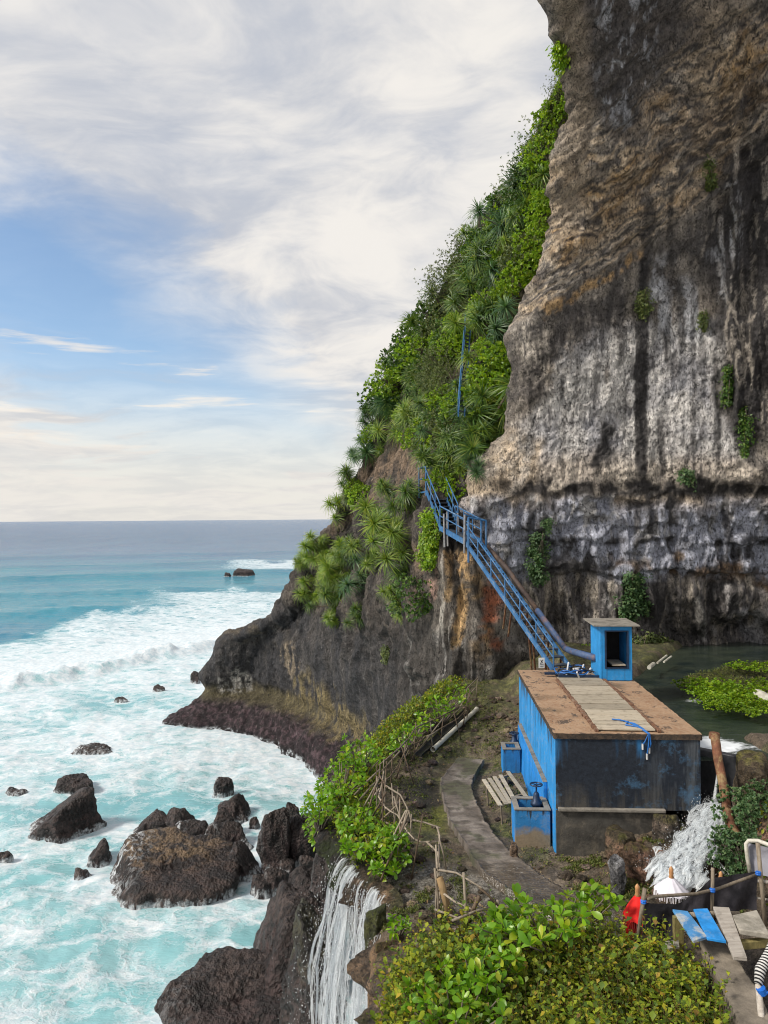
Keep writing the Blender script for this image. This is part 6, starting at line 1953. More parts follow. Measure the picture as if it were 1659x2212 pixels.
def stick_fence(label, tops, heights, rails, spacing, mats, seed, lean=.05, post_r=.022, extra=0):
    """tops: picture points of the top rail; posts go down to the terrace"""
    r = np.random.default_rng(seed)
    P = []
    for (px, py), h in zip(tops, heights):
        g0 = on_ground(px, py, h)
        P.append(g0)
    P = np.array(P)
    root = thing('stick_fence', label, 'fence', (P[0][0], P[0][1], gz(P[0][0], P[0][1])), 'stick fences along the terrace edge')
    for f in rails:
        q = []
        for p, h in zip(P, heights):
            q.append(p - np.array([0, 0, h * (1 - f)]) + r.normal(size=3) * .025)
        # each rail is several lapped sticks
        i = 0
        while i < len(q) - 1:
            j = min(len(q) - 1, i + int(r.integers(1, 3)))
            mb = MB(); seg = [q[k] for k in range(i, j + 1)]
            if len(seg) == 2:
                seg = [seg[0], (seg[0] + seg[1]) / 2 + r.normal(size=3) * .02, seg[1]]
            d = seg[-1] - seg[-2]; seg[-1] = seg[-1] + d / np.linalg.norm(d) * .08
            mb.tube(seg, [float(x) for x in np.linspace(.019, .012, len(seg))], 6); mb.build('rail', mats[int(r.integers(0, len(mats)))], root, smooth=True)
            i = j
    L = np.concatenate([[0], np.cumsum(np.linalg.norm(np.diff(P, axis=0), axis=1))])
    n = max(2, int(L[-1] / spacing))
    for k in range(n + 1):
        s = L[-1] * k / n
        p = np.array([np.interp(s, L, P[:, c]) for c in range(3)])
        h = np.interp(s, L, heights)
        b = np.array([p[0] + r.normal() * lean * 2, p[1] + r.normal() * lean * 2, 0]); b[2] = min(gz(b[0], b[1]), p[2] - h * .7) - .08
        top = p + np.array([r.normal() * lean, r.normal() * lean, r.uniform(-.05, .13)])
        mb = MB(); mb.tube([b, (b + top) / 2 + r.normal(size=3) * .012, top], [post_r * 1.15, post_r, post_r * .85], 6); mb.build('post', mats[int(r.integers(0, len(mats)))], root, smooth=True)
    for k in range(extra):
        s = r.uniform(0, L[-1])
        p = np.array([np.interp(s, L, P[:, c]) for c in range(3)]); h = np.interp(s, L, heights)
        e = p + np.array([-.25 - .5 * r.random(), r.normal() * .25, -h + .02])
        mb = MB(); mb.tube([p - (0, 0, h * r.uniform(0, .3)), e], .018, 5); mb.build('brace', mats[int(r.integers(0, len(mats)))], root, smooth=True)
    return root


stick_fence('grey stick fence climbing beside the white pipe, tangled in the green shrubs', [zf(1160, 105), zf(1112, 165), zf(1105, 235), zf(1050, 275), zf(940, 335), zf(860, 375), zf(790, 410), zf(745, 470), zf(705, 540), zf(600, 620)],
            [.8, .75, .7, .75, .8, .8, .8, .85, .9, .9], (1.0, .6), .55, [M_BAMBOO, M_BAMBOOD], 3, .07, .015, 8)
stick_fence('dense leaning stick fence round the bend, with many crossed sticks and pale top rail', [zf(600, 620), zf(585, 690), zf(632, 750), zf(700, 790), zf(760, 880), zf(790, 930)],
            [.95, 1.0, 1.0, 1.0, 1.0, .95], (1.0, .62, .3), .20, [M_BAMBOOP, M_BAMBOO, M_BAMBOOD], 5, .06, .015, 9)
stick_fence('pale pole fence between the bend and the wet ledge, near the mossy patch', [zf(790, 930), zf(865, 955), zf(940, 1000), zf(930, 1100), zf(928, 1225)],
            [.75, .75, .75, .8, .85], (1.0, .5), .62, [M_BAMBOOP, M_BAMBOOP, M_BAMBOO], 8, .03, .016, 0)
stick_fence('open pole fence with pale rails across the wet ledge above the waterfall', [zf(928, 1225), zf(1040, 1262), zf(1170, 1335), zf(1290, 1450)],
            [.85, .85, .85, .6], (1.0, .55, .25), .62, [M_BAMBOOP, M_BAMBOO, M_BAMBOOD], 9, .03, .024, 0)
for lb, a, b, h0, h1, r0, mt in (
        ('thick yellowish log leaning on the fence above the waterfall', zf(945, 1290), zf(1010, 1545), .7, .05, .055, mat_wood('yellow log', (.30, .19, .09), (.45, .32, .17), (6, 6, 1.2))),
        ('thin bare pole slanting down from the lower fence end over the bush', zf(1275, 1460), zf(1020, 1545), .55, .55, .018, M_BAMBOOP),
        ('long grey pole leaning outward from the fence bend into the shrubs', zf(590, 650), zf(440, 800), .85, .4, .02, M_BAMBOO),
        ('second long grey pole leaning out below the fence bend', zf(600, 690), zf(470, 830), .7, .35, .02, M_BAMBOO),
        ('slanting dark post leaning against the lower fence, its foot in the bush', zf(1180, 1400), zf(1100, 1600), .75, .2, .03, M_BAMBOOD)):
    mb = MB(); p, q = on_ground(*a, h0), on_ground(*b, h1)
    mb.tube([p, (p + q) / 2 + (0, 0, .02), q], r0, 7); single(mb, 'leaning_pole', mt, lb, 'pole', smooth=True, group='loose poles along the fence')

# ------------------------------------------------------------------ things at the near corner
M_BLUEPL = mat_plain('chalky blue plank paint', (.07, .25, .52), .75, .35, 7, .008, dirt=(.46, .45, .40), dirt_amt=.95)
M_BLUEPL2 = mat_plain('bright blue plank paint', (.02, .25, .66), .65, .3, 8, .006, dirt=(.25, .38, .5), dirt_amt=.4)
M_DRIFT = mat_wood('sun bleached driftwood', (.32, .28, .24), (.50, .46, .41), (1, 14, 14), 2.5)
M_SLAB = mat_plain('pale stone slab', (.36, .33, .28), .85, .35, 6, .015, dirt=(.13, .12, .09), dirt_amt=.6)
M_OLDWOOD = mat_wood('mossy yellow timber', (.20, .17, .07), (.33, .27, .11), (8, 8, 1.5))


def quad_board(name, mat, pts, z, th, label, cat, group, bevel=.006, zs=None):
    """a board whose top shows at four picture points"""
    zs = zs or [z] * 4
    top = [atz(x, y, zz) for (x, y), zz in zip(pts, zs)]
    mb = MB(); mb.hexa([p - np.array([0, 0, th]) for p in top], top)
    return single(mb, name, mat, label, cat, group=group, bevel=bevel)


def zr(x, y):                                    # enlargement of the near corner -> picture
    return (1560 + x / 4.336) / 1.1573, (2050 + y / 4.336) / 1.1573


RZ = 8.78
quad_board('plank', M_BLUEPL, [zr(750, 1308), zr(905, 1262), zr(690, 985), zr(525, 965)], RZ, .035, 'chalky blue and white plank at the yellow post end of the plank seat', 'plank', 'planks of the rough seat')
quad_board('plank', M_BLUEPL2, [zr(900, 1275), zr(1108, 1310), zr(905, 955), zr(752, 962)], RZ + .004, .035, 'bright blue plank lying between the chalky plank and the bare grey plank', 'plank', 'planks of the rough seat')
quad_board('plank', M_DRIFT, [zr(1185, 1480), zr(1335, 1492), zr(1140, 945), zr(965, 935)], RZ + .03, .045, 'bare grey plank sticking out past the blue plank', 'plank', 'planks of the rough seat', zs=[RZ - .06, RZ - .06, RZ + .05, RZ + .05])
quad_board('stone_slab', M_SLAB, [zr(1250, 1185), zr(1580, 1235), zr(1440, 970), zr(1165, 1030)], RZ + .02, .07, 'broad pale stone slab at the end of the plank seat', 'slab', None, .012)
quad_board('timber_beam', M_OLDWOOD, [zr(1255, 1330), zr(1600, 1300), zr(1600, 1262), zr(1255, 1285)], RZ - .12, .10, 'dark mossy beam lying under the pale stone slab', 'beam', None, .01)
mb = MB(); mb.tube([atz(*zr(720, 1030), RZ - .05), atz(*zr(960, 1015), RZ - .05), atz(*zr(1250, 1020), RZ - .06)], .035, 8); single(mb, 'support_pole', M_BAMBOO, 'round grey pole carrying the planks of the rough seat', 'pole', smooth=True)
mb = MB(); a = atz(*zr(585, 1060), RZ - .04); mb.beam(a + (0, 0, .02), (a[0], a[1], gz(a[0], a[1]) - .1), .13, .06, up=(0, 1, 0)); single(mb, 'support_post', M_OLDWOOD, 'short yellow mossy post under the chalky plank', 'post', bevel=.008)
# low wall
wt_ = [zr(820, 1275), zr(1085, 1290), zr(1200, 1480), zr(1440, 1830), zr(1640, 2260), zr(1290, 2300), zr(1020, 1700)]
top = [atz(x, y, 8.58 - .02 * i) for i, (x, y) in enumerate([wt_[0], wt_[1], wt_[2], wt_[3], wt_[4], wt_[5], wt_[6]])]


def lump_wall():
    Lp = np.array([top[0], top[6], (top[6] + top[5]) / 2, top[5]]); Rp = np.array([top[1], top[2], top[3], top[4]])
    n, m = 90, 40
    L2, R2 = cat_interp(np.arange(4.0), Lp, np.linspace(0, 3, n)), cat_interp(np.arange(4.0), Rp, np.linspace(0, 3, n))
    s = np.linspace(-.35, 1.35, m)
    P0 = L2[:, None] * (1 - np.clip(s, 0, 1))[None, :, None] + R2[:, None] * np.clip(s, 0, 1)[None, :, None]
    dn = np.where(s < 0, -s, np.where(s > 1, s - 1, 0)) / .35 * .9
    P0[..., 2] -= dn[None, :]
    X, Y = P0[..., 0], P0[..., 1]
    Z = P0[..., 2]
    P0 = P0 + (.03 * fbm(X / .25, Y / .25, Z / .25, 4))[..., None] * np.array([1, 1, 1])
    P0[0] = P0[1]; P0[0, :, 2] -= .9 * (dn == 0); 
    me = np_mesh('low_wall', P0.reshape(-1, 3), grid_faces(n, m, True))
    o = mesh_obj('low_wall', me, M_CONC2)
    return tag(o, 'low rough grey concrete wall running from the plank seat towards the bottom edge', 'wall')


M_CONC2 = mat_plain('rough weathered concrete', (.20, .17, .135), .9, .5, 3.5, .03, dirt=(.06, .05, .04), dirt_amt=.7)
lump_wall()
mb = MB(); p = [atz(*q, 8.5) for q in (zr(440, 1400), zr(600, 1375), zr(590, 1300), zr(450, 1310))]; mb.hexa([q - np.array([0, 0, .02]) for q in p], p); single(mb, 'board_scrap', M_SLAB, 'thin pale board lying in the weeds beside the yellow post', 'board')

# parasols
M_REDC = mat_plain('red cloth', (.78, .012, .010), .75, .25, 14, .006)
M_WHITEC = mat_plain('white cloth', (.74, .72, .80), .8, .12, 14, .006)
M_FRW = mat_plain('white fringe', (.65, .63, .68), .8, .3)
M_FRR = mat_plain('dark red fringe', (.20, .03, .025), .8, .4)
M_FINIAL = mat_plain('turned pale wood', (.52, .27, .12), .5, .35, 12, .004)


def parasol(label, apex, R_, H_, sag, folds, cloth, fr, fringe, pole_to, tilt=(0, 0), group='ceremonial parasols'):
    apex = np.array(apex)
    t = thing('parasol', label, 'parasol', (apex[0], apex[1], pole_to), group)
    def W(r, a, z):
        p = np.array([r * math.cos(a), r * math.sin(a), z])
        return apex + p + np.array([tilt[0] * -z, tilt[1] * -z, 0])
    n, rows = 64, 9
    V, Fq = [], []
    for i in range(rows):
        f = i / (rows - 1)
        for k in range(n):
            a = 2 * math.pi * k / n
            fold = abs(math.sin(a * folds / 2))
            r = R_ * (.06 + .94 * f ** sag) * (1 - .10 * f * (1 - fold) + .03 * f * pn(a * 2, f * 3, R_ * 9))
            z = -H_ * f - .05 * H_ * f * (fold) + .012 * f * math.sin(a * folds)
            V.append(W(r, a, z))
    for i in range(rows - 1):
        for k in range(n):
            a, b = i * n + k, i * n + (k + 1) % n
            Fq.append((a, b, b + n, a + n))
    mb = MB(); mb.add(V, Fq); mb.build('canopy', cloth, t, smooth=True)
    mb = MB()
    for k in range(folds * 7):
        a = 2 * math.pi * k / (folds * 7)
        p = W(R_ * .97, a, -H_ * 1.0)
        l = fringe * random.uniform(.7, 1.2)
        mb.tube([p, p + np.array([random.uniform(-.02, .02), random.uniform(-.02, .02), -l])], .005, 3, cap=False)
    o = mb.build('fringe', fr, t); o['kind'] = 'stuff'
    mb = MB(); mb.lathe(apex + np.array([0, 0, -.03]), [(.032, 0), (.04, .02), (.028, .05), (.036, .075), (.03, .11), (.036, .13), (.02, .16), (.004, .18)], 10); mb.build('finial', M_FINIAL, t, smooth=True)
    mb = MB(); mb.tube([apex - np.array([0, 0, .02]), np.array([apex[0] + tilt[0] * .3, apex[1] + tilt[1] * .3, pole_to])], .016, 7); mb.build('pole', M_BAMBOO, t)
    return t


pa = at(1450, 1893, 11.0)
parasol('open white cloth parasol with fringe and wooden knob, standing before the cascade', pa, .245, .20, 1.0, 10, M_WHITEC, M_FRW, .10, gz(pa[0], pa[1]) - .1)
pr_ = at(1377, 1932, 10.45)
parasol('half closed red cloth parasol with wooden knob behind the forked stick', pr_, .25, .30, .85, 8, M_REDC, M_FRR, .14, gz(pr_[0], pr_[1]) - .1, (.16, .0))
# red cloth wrapped below it
mb = MB(); c = at(1361, 2002, 10.5)
prof = [(.05, 0), (.09, .03), (.10, .12), (.09, .24), (.07, .33), (.05, .37)]
mb.lathe((c[0], c[1], c[2] - .22), prof, 12); o = single(mb, 'red_wrap', M_REDC, 'bundle of red cloth wrapped round the base under the red parasol', 'cloth', smooth=True)
pb = at(1607, 1865, 11.35)
mb = MB(); mb.tube([at(1502, 1862, 11.6), at(1530, 1845, 11.8), at(1565, 1882, 11.5), at(1620, 1905, 11.3)], .05, 8)
M_CHECK, g_ = newmat('black and white checked cloth')
_c = g_.n('ShaderNodeTexChecker', None, Vector=pos_coord(g_), Scale=48.0, Color1=(.62, .62, .62, 1), Color2=(.02, .02, .02, 1)).outputs[0]
g_.out(princ(g_, _c, .85))
single(mb, 'checked_cloth', M_CHECK, 'black and white checked cloth draped on the far side of the black netting', 'cloth', smooth=True)
mb = MB(); a = at(1540 - 0, 1880, 11.3); q = at(1557, 1892, 11.25); mb.lathe(q - np.array([0, 0, .06]), [(.03, 0), (.036, .04), (.025, .07), (.03, .10), (.006, .13)], 9); mb.tube([q - np.array([0, 0, .06]), (q[0], q[1], gz(q[0], q[1]))], .014, 6)
single(mb, 'shrine_knob', M_FINIAL, 'turned wooden knob poking up behind the black netting', 'finial', smooth=True)

# black shade-cloth screen on poles
M_TARP, g_ = newmat('black shade cloth')
_n = g_.noise(pos_coord(g_), 6, 5, .6); _w = g_.noise(g_.mul3(pos_coord(g_), (40, 40, 40)), 3, 3, .6)
g_.out(princ(g_, g_.mix(g_.mr(_n, .3, .7), (.010, .009, .012), (.040, .036, .044)), .7, g_.bump(_n, .7, .04), spec=.35))
scr = thing('shade_screen', 'sagging black shade cloth screen tied to a bent pole beside the plank seat', 'screen', (at(1450, 1985, 10.2)[0], at(1450, 1985, 10.2)[1], 8.1))
cl_top = [zr(205, 880), zr(330, 905), zr(440, 905), zr(560, 905), zr(660, 870), zr(800, 760), zr(950, 640), zr(1150, 610), zr(1300, 585), zr(1455, 560)]
cl_bot = [zr(215, 1250), zr(330, 1270), zr(440, 1290), zr(540, 1250), zr(700, 1010), zr(800, 1010), zr(950, 1000), zr(1130, 1010), zr(1280, 1000), zr(1425, 960)]
Yc = np.interp(np.arange(10), [0, 3, 6, 9], [10.1, 10.25, 10.6, 10.75])
tp = np.array([at(x, y, Y) for (x, y), Y in zip(cl_top, Yc)]); bt = np.array([at(x, y, Y - .12) for (x, y), Y in zip(cl_bot, Yc)])
n, m = 80, 30
tp2, bt2 = cat_interp(np.arange(10.0), tp, np.linspace(0, 9, n)), cat_interp(np.arange(10.0), bt, np.linspace(0, 9, n))
f = np.linspace(0, 1, m)
Pc = tp2[:, None] * (1 - f)[None, :, None] + bt2[:, None] * f[None, :, None]
fold = .05 * np.sin(np.linspace(0, 26, n)[:, None] + 3 * f[None]) * f[None] + .05 * fbm(Pc[..., 0] / .3, Pc[..., 2] / .5, 2.0, 3)
Pc[..., 1] += fold
Pb = Pc.copy(); Pb[..., 1] += .006
o = mesh_obj('cloth', np_mesh('cloth', np.concatenate([Pc.reshape(-1, 3), Pb.reshape(-1, 3)]) - np.array(ORG[scr.name]), np.concatenate([grid_faces(n, m), grid_faces(n, m, True) + n * m])), M_TARP, scr)
mb = MB(); rp = [zr(250, 860), zr(300, 835), zr(420, 822), zr(600, 812), zr(780, 800), zr(880, 775), zr(1000, 750), zr(1150, 695), zr(1300, 640), zr(1460, 582)]
mb.tube([at(x, y, Y - .12) for (x, y), Y in zip(rp, Yc)], .022, 7); mb.build('rail', M_BAMBOO, scr, smooth=True)
for (a, b, Y, r_) in ((zr(225, 740), zr(150, 1290), 10.0, .028), (zr(962, 520), zr(955, 1000), 10.45, .024), (zr(1450, 250), zr(1525, 1080), 10.55, .03)):
    mb = MB(); q0, q1 = at(*a, Y), at(*b, Y - .05); mb.tube([q0, (q0 + q1) / 2, q1 + (q1 - q0) * .12], r_, 7); mb.build('post', M_BAMBOO, scr, smooth=True)
M_TIE = mat_plain('blue plastic twine', (.01, .13, .55), .5, .2)
for (x, y, Y) in ((1455, 578, 10.5), (210, 885, 9.98), (958, 762, 10.4)):
    mb = MB(); c = at(*zr(x, y), Y); mb.lathe(c - (0, 0, .02), [(.036, 0), (.04, .012), (.034, .024), (.041, .036), (.034, .045)], 9); mb.build('tie', M_TIE, scr)

# grey awning at the edge of view
M_AWN = mat_plain('grey awning cloth', (.26, .26, .30), .8, .2, 3, .01)
aw = thing('awning', 'grey cloth screen in a curved pale pipe frame beside the black shade cloth', 'screen', at(1640, 1940, 10.9))
A0, A1, A2, A3 = at(*zr(1340, 250), 11.0), at(*zr(1720, 330), 10.6), at(*zr(1720, 660), 10.5), at(*zr(1380, 560), 10.9)
n = 24
gq = np.array([[(A0 * (1 - s) + A1 * s) * (1 - t) + (A3 * (1 - s) + A2 * s) * t + np.array([0, .10 * math.sin(math.pi * s) * math.sin(math.pi * t) + .02 * pn(s * 4, t * 3, 1.0), 0]) for t in np.linspace(0, 1, n)] for s in np.linspace(0, 1, n)])
gb = gq + np.array([0, .006, 0])
mesh_obj('cloth', np_mesh('cloth', np.concatenate([gq.reshape(-1, 3), gb.reshape(-1, 3)]) - np.array(ORG[aw.name]), np.concatenate([grid_faces(n, n), grid_faces(n, n, True) + n * n])), M_AWN, aw)
mb = MB(); mb.tube([at(*zr(1365, 570), 10.85), at(*zr(1335, 400), 10.9), at(*zr(1322, 260), 10.92), at(*zr(1350, 225), 10.9), at(*zr(1450, 225), 10.85), at(*zr(1560, 265), 10.75), at(*zr(1720, 360), 10.6)], .03, 8); mb.build('frame', M_PVC, aw, smooth=True)
mb = MB(); mb.tube([at(*zr(1400, 655), 10.8), at(*zr(1720, 690), 10.5)], .025, 6); mb.tube([at(*zr(1430, 845), 10.7), at(*zr(1720, 890), 10.4)], .018, 6); mb.build('crossbar', M_DRIFT, aw)

# pole wrapped in woven black and white cord
wp = thing('wrapped_pole', 'pale pole bound with black and white woven cord and a blue tie', 'pole', atz(*zr(1500, 2190), 8.3))
wa_, wb_ = at(*zr(1500, 2260), 8.15), at(*zr(1455, 1780), 8.35)
mb = MB(); mb.tube([wa_ - (wb_ - wa_) * .3, wa_, wb_], .035, 9); mb.build('shaft', M_DRIFT, wp, smooth=True)
wc = at(*zr(1580, 1440), 8.5)
M_CORD, g_ = newmat('black and white woven cord')
_q = g_.n('ShaderNodeTexWave', {'bands_direction': 'DIAGONAL'}, Vector=pos_coord(g_), Scale=11.0, Distortion=1.5, Detail=1.0).outputs[0]
g_.out(princ(g_, g_.mix(g_.mr(_q, .45, .55), (.02, .02, .022), (.55, .54, .52)), .85))
mb = MB(); mb.tube([wb_, wb_ * .6 + wc * .4 + np.array([-.03, 0, .02]), wc, wc + (wc - wb_) * .6], [.045, .06, .055, .05], 10); mb.build('cord_wrap', M_CORD, wp, smooth=True)
mb = MB(); c = at(*zr(1490, 1850), 8.3); mb.tube([c + np.array([-.01, 0, .03]), c + np.array([.015, 0, -.03])], .052, 10); mb.build('tie', M_TIE, wp)
mb = MB(); mb.tube([c + np.array([.03, -.03, .0]), c + np.array([.16, -.04, -.01])], .016, 6); mb.build('tie_end', M_TIE, wp)

# ------------------------------------------------------------------ loose rocks on the terrace
for lb, (px, py), Y, size, sd, c0, c1, tp_ in (
        ('rugged brown boulder with mossy cap beside the end of the weir', (1645, 1722), 12.5, (.75, .7, .95), 61, (.10, .075, .05), (.27, .22, .17), (.13, .12, .025)),
        ('grey veined pointed stone among the rocks under the tank', (1338, 1876), 11.6, (.26, .24, .30), 62, (.10, .10, .105), (.34, .34, .35), None),
        ('tan pointed stone against the corner of the valve box', (1113, 1838), 12.9, (.15, .15, .30), 63, (.16, .11, .075), (.33, .24, .17), None),
        ('reddish rounded rock beside the lower cascade', (1392, 1858), 11.8, (.55, .5, .36), 64, (.12, .075, .05), (.30, .17, .12), (.09, .085, .02)),
        ('brown rock with moss beneath the tank ledge', (1345, 1825), 12.35, (.8, .5, .34), 65, (.09, .07, .045), (.24, .15, .10), (.06, .065, .015)),
        ('upright dark rock at the corner of the tank by the falling water', (1450, 1800), 12.5, (.42, .4, .5), 66, (.07, .06, .05), (.22, .17, .135), (.07, .065, .02)),
        ('brown tufa knob hanging beside the waterfall', (842, 2110), 10.5, (.5, .45, .8), 67, (.085, .055, .035), (.25, .15, .075), (.07, .06, .02)),
        ('mossy knob in the middle of the waterfall', (812, 2012), 11.0, (.34, .32, .55), 68, (.03, .035, .014), (.08, .085, .03), (.05, .06, .015))):
    b = at(px, py, Y)
    me, V = rock_mesh('rock', size, sd, 5, 1.0, sd * .7, .8)
    paint_boulder(me, V, c0, c1, tp_, sd, .9)
    o = mesh_obj('rock', me, M_TUFA); o.location = (b[0], b[1] + size[1] * .4, b[2] - .06 - .3 * size[2])
    tag(o, lb, 'rock', 'rocks on the terrace')
pts, k = [], 0
me0 = []
stones = []
for i in range(900):
    x, y = RNG.uniform(-1.2, 5.6), RNG.uniform(9.5, 22)
    if x < np.interp(y, EDGE_Y, EDGE_XX) + .15 or (2.95 < x < 5.9 and 13.0 < y < 18.6):
        continue
    if poly_dist(np.array([x]), np.array([y]), .5 * (PATH_L + PATH_R))[0] < .62:
        continue
    stones.append((x, y, RNG.uniform(.02, .085) * (1.5 if RNG.random() < .12 else 1)))
D3, F3 = ICO[3]
Vs, Fs, Cs = [], [], []
for i, (x, y, r) in enumerate(stones):
    d = D3 * (np.array([1.25, 1, .7]) * r)[None] * (1 + .5 * fbm(D3[:, 0] * 1.6 + i * 3.1, D3[:, 1] * 1.6, D3[:, 2] * 1.6, 2))[:, None]
    Vs.append(d + np.array([x, y, gz(x, y) + .2 * r])); Fs.append(F3 + i * len(D3))
    Cs.append(np.tile((np.array([.14, .115, .09]) * RNG.uniform(.3, 2.0)) * np.array([1, RNG.uniform(.85, 1), RNG.uniform(.75, 1)]), (len(D3), 1)))
me = np_mesh('gravel', np.concatenate(Vs), np.concatenate(Fs)); vcol(me, 'col', np.concatenate(Cs))
mesh_obj('gravel', me, M_TUFA, None, 'stuff')

# ------------------------------------------------------------------ leaves and plants
def leaves_mesh(B, D, L, Wd, up=None, fold=.18, droop=.25):
    """n folded leaves: base points B, directions D, lengths L, widths Wd; returns vertices and triangles"""
    n = len(B)
    D = D / (np.linalg.norm(D, axis=1)[:, None] + 1e-9)
    if up is None:
        up = np.tile([0, 0, 1.0], (n, 1))
    S = np.cross(D, up); S /= np.linalg.norm(S, axis=1)[:, None] + 1e-9
    N = np.cross(S, D)
    L = np.asarray(L)[:, None]; Wd = np.asarray(Wd)[:, None]
    m = B + D * L * .58 - N * 0
    l = B + D * L * .55 - S * Wd * .5 + N * Wd * fold
    r = B + D * L * .55 + S * Wd * .5 + N * Wd * fold
    t = B + D * L - np.array([0, 0, 1.0]) * L * droop * .5
    V = np.stack([B, l, m, r, t], 1).reshape(-1, 3)
    o = np.arange(n)[:, None, None] * 5
    T = np.array([[0, 2, 1], [0, 3, 2], [1, 2, 4], [2, 3, 4]])
    return V, (o + T[None]).reshape(-1, 3)


def unit(n, r=RNG):
    d = r.normal(size=(n, 3)); return d / np.linalg.norm(d, axis=1)[:, None]


def rosette_mesh(name, seed, n=72, L=1.0, w=.050):
    """strap leaves arching out of one crown"""
    r = np.random.default_rng(seed)
    Vs, Fs, k = [], [], 0
    for i in range(n):
        a = i * 2.39996 + r.normal() * .15
        f = (i + .5) / n
        e = math.radians(78 - 112 * f ** .9) + r.normal() * .10
        l = L * r.uniform(.75, 1.08) * (.8 + .25 * math.sin(math.pi * min(1, f * 1.2)))
        d = np.array([math.cos(a) * math.cos(e), math.sin(a) * math.cos(e), math.sin(e)])
        sd = np.array([-math.sin(a), math.cos(a), 0])
        bend = r.uniform(.45, 1.15)
        kink = r.random() < .25
        p = np.array([0, 0, .02]) + d * .03
        rows = []
        m = 6
        for j in range(m + 1):
            t = j / m
            q = p + d * l * t - np.array([0, 0, 1.0]) * bend * l * .5 * t ** 2.4 * (1.8 if kink and t > .6 else 1)
            ww = w * (1 - t) ** .65 * (.75 + .6 * min(1, t * 4)) * .5
            if j == m:
                rows.append([q])
            else:
                rows.append([q - sd * ww, q + sd * ww])
        for j in range(m):
            a0 = k + 2 * j
            if j < m - 1:
                Fs += [(a0, a0 + 1, a0 + 3), (a0, a0 + 3, a0 + 2)]
            else:
                Fs += [(a0, a0 + 1, a0 + 2)]
        vs = [q for row in rows for q in row]
        Vs += vs; k += len(vs)
    return np_mesh(name, np.array(Vs), np.array(Fs))


def bush_mesh(name, seed, tips=190, per=7, leaf=.115, aspect=.5, lump=.28, flat=.8, fill=.35, open_=0.0):
    """crown of leaf whorls over an uneven volume of about one unit radius"""
    r = np.random.default_rng(seed)
    d = unit(tips, r); d[:, 2] = np.abs(d[:, 2]) * 1.0 - .25
    d /= np.linalg.norm(d, axis=1)[:, None]
    rad = (1 + lump * 2.2 * pn(d[:, 0] * 1.9 + seed * 3.7, d[:, 1] * 1.9, d[:, 2] * 1.9)) * (1 - fill * r.random(tips) ** 2)
    if open_:
        rad = rad * (1 + open_ * (r.random(tips) ** 3))
    C_ = d * rad[:, None] * np.array([1, 1, flat])
    B = np.repeat(C_, per, 0); n = len(B)
    od = np.repeat(d, per, 0)
    D = od * .75 + unit(n, r) * .85 + np.array([0, 0, .25])
    B = B + unit(n, r) * leaf * .25
    L = leaf * r.uniform(.65, 1.2, n)
    V, T = leaves_mesh(B, D, L, L * aspect, up=od + unit(n, r) * .5 + np.array([0, 0, .6]))
    return np_mesh(name, V, T)


def twigs_mesh(name, seed, n=14, r0=.028):
    r = np.random.default_rng(seed)
    mb = MB()
    for i in range(n):
        d = unit(1, r)[0]; d[2] = abs(d[2]) * .9 + .1
        e = d * r.uniform(.6, .95)
        m = e * .5 + r.normal(size=3) * .07
        mb.tube([(0, 0, -.45), m * .55 + np.array([0, 0, -.15]), m, e], [r0, r0 * .7, r0 * .5, r0 * .2], 4, cap=False)
    me = bpy.data.meshes.new(name)
    me.from_pydata(mb.v, [], mb.f); me.update()
    return me


ML_PAND = mat_leaf('screw pine leaf', [(0, (.035, .085, .020)), (.4, (.070, .145, .026)), (.75, (.13, .215, .032)), (1, (.24, .28, .05))], .30, .42)
ML_PANDY = mat_leaf('yellow green screw pine leaf', [(0, (.08, .16, .022)), (.5, (.16, .26, .032)), (1, (.29, .34, .05))], .35, .42)  # yellower leaf tone for the yellow green plants
ML_PANDB = mat_leaf('blue green screw pine leaf', [(0, (.032, .082, .034)), (.6, (.065, .15, .055)), (1, (.14, .21, .07))], .28, .42)
ML_DARK = mat_leaf('dark shrub leaf', [(0, (.030, .075, .018)), (.6, (.065, .14, .024)), (1, (.14, .21, .03))], .30, .45)
ML_BRIGHT = mat_leaf('bright shrub leaf', [(0, (.10, .21, .014)), (.6, (.20, .34, .018)), (1, (.33, .42, .025))], .40, .42)
ML_OLIVE = mat_leaf('grey olive shrub leaf', [(0, (.06, .09, .028)), (.6, (.11, .15, .045)), (1, (.19, .21, .07))], .30, .55)
ML_BIG = mat_leaf('broad glossy leaf', [(0, (.085, .21, .012)), (.5, (.16, .33, .016)), (.85, (.24, .40, .02)), (1, (.36, .40, .03))], .38, .33, island=False)
ML_UNDER = mat_leaf('undergrowth leaf', [(0, (.045, .085, .012)), (.3, (.11, .18, .015)), (.6, (.22, .29, .018)), (.88, (.34, .36, .022)), (.96, (.42, .30, .03)), (1, (.18, .10, .035))], .35, .5)
ML_VINE = mat_leaf('dusty green vine leaf', [(0, (.035, .085, .03)), (.6, (.075, .15, .055)), (1, (.14, .20, .08))], .25, .55)
ML_MOSS = mat_leaf('grass and moss blade', [(0, (.05, .07, .014)), (.5, (.09, .12, .02)), (.85, (.15, .17, .03)), (1, (.20, .15, .07))], .2, .7)
M_TWIG = mat_plain('grey twig', (.17, .14, .11), .85, .4, 10, .01)
M_TRUNK = mat_plain('screw pine stem', (.14, .11, .08), .85, .4, 8, .02)

ROS = [rosette_mesh('leaf_rosette', 100 + i, 112 - 6 * i, 1.0, .040) for i in range(5)]
for me in ROS:
    me.materials.append(ML_PAND)
ROSY = [m.copy() for m in ROS]; ROSB = [m.copy() for m in ROS]
for a, b in zip(ROSY, ROSB):
    a.materials[0] = ML_PANDY; b.materials[0] = ML_PANDB


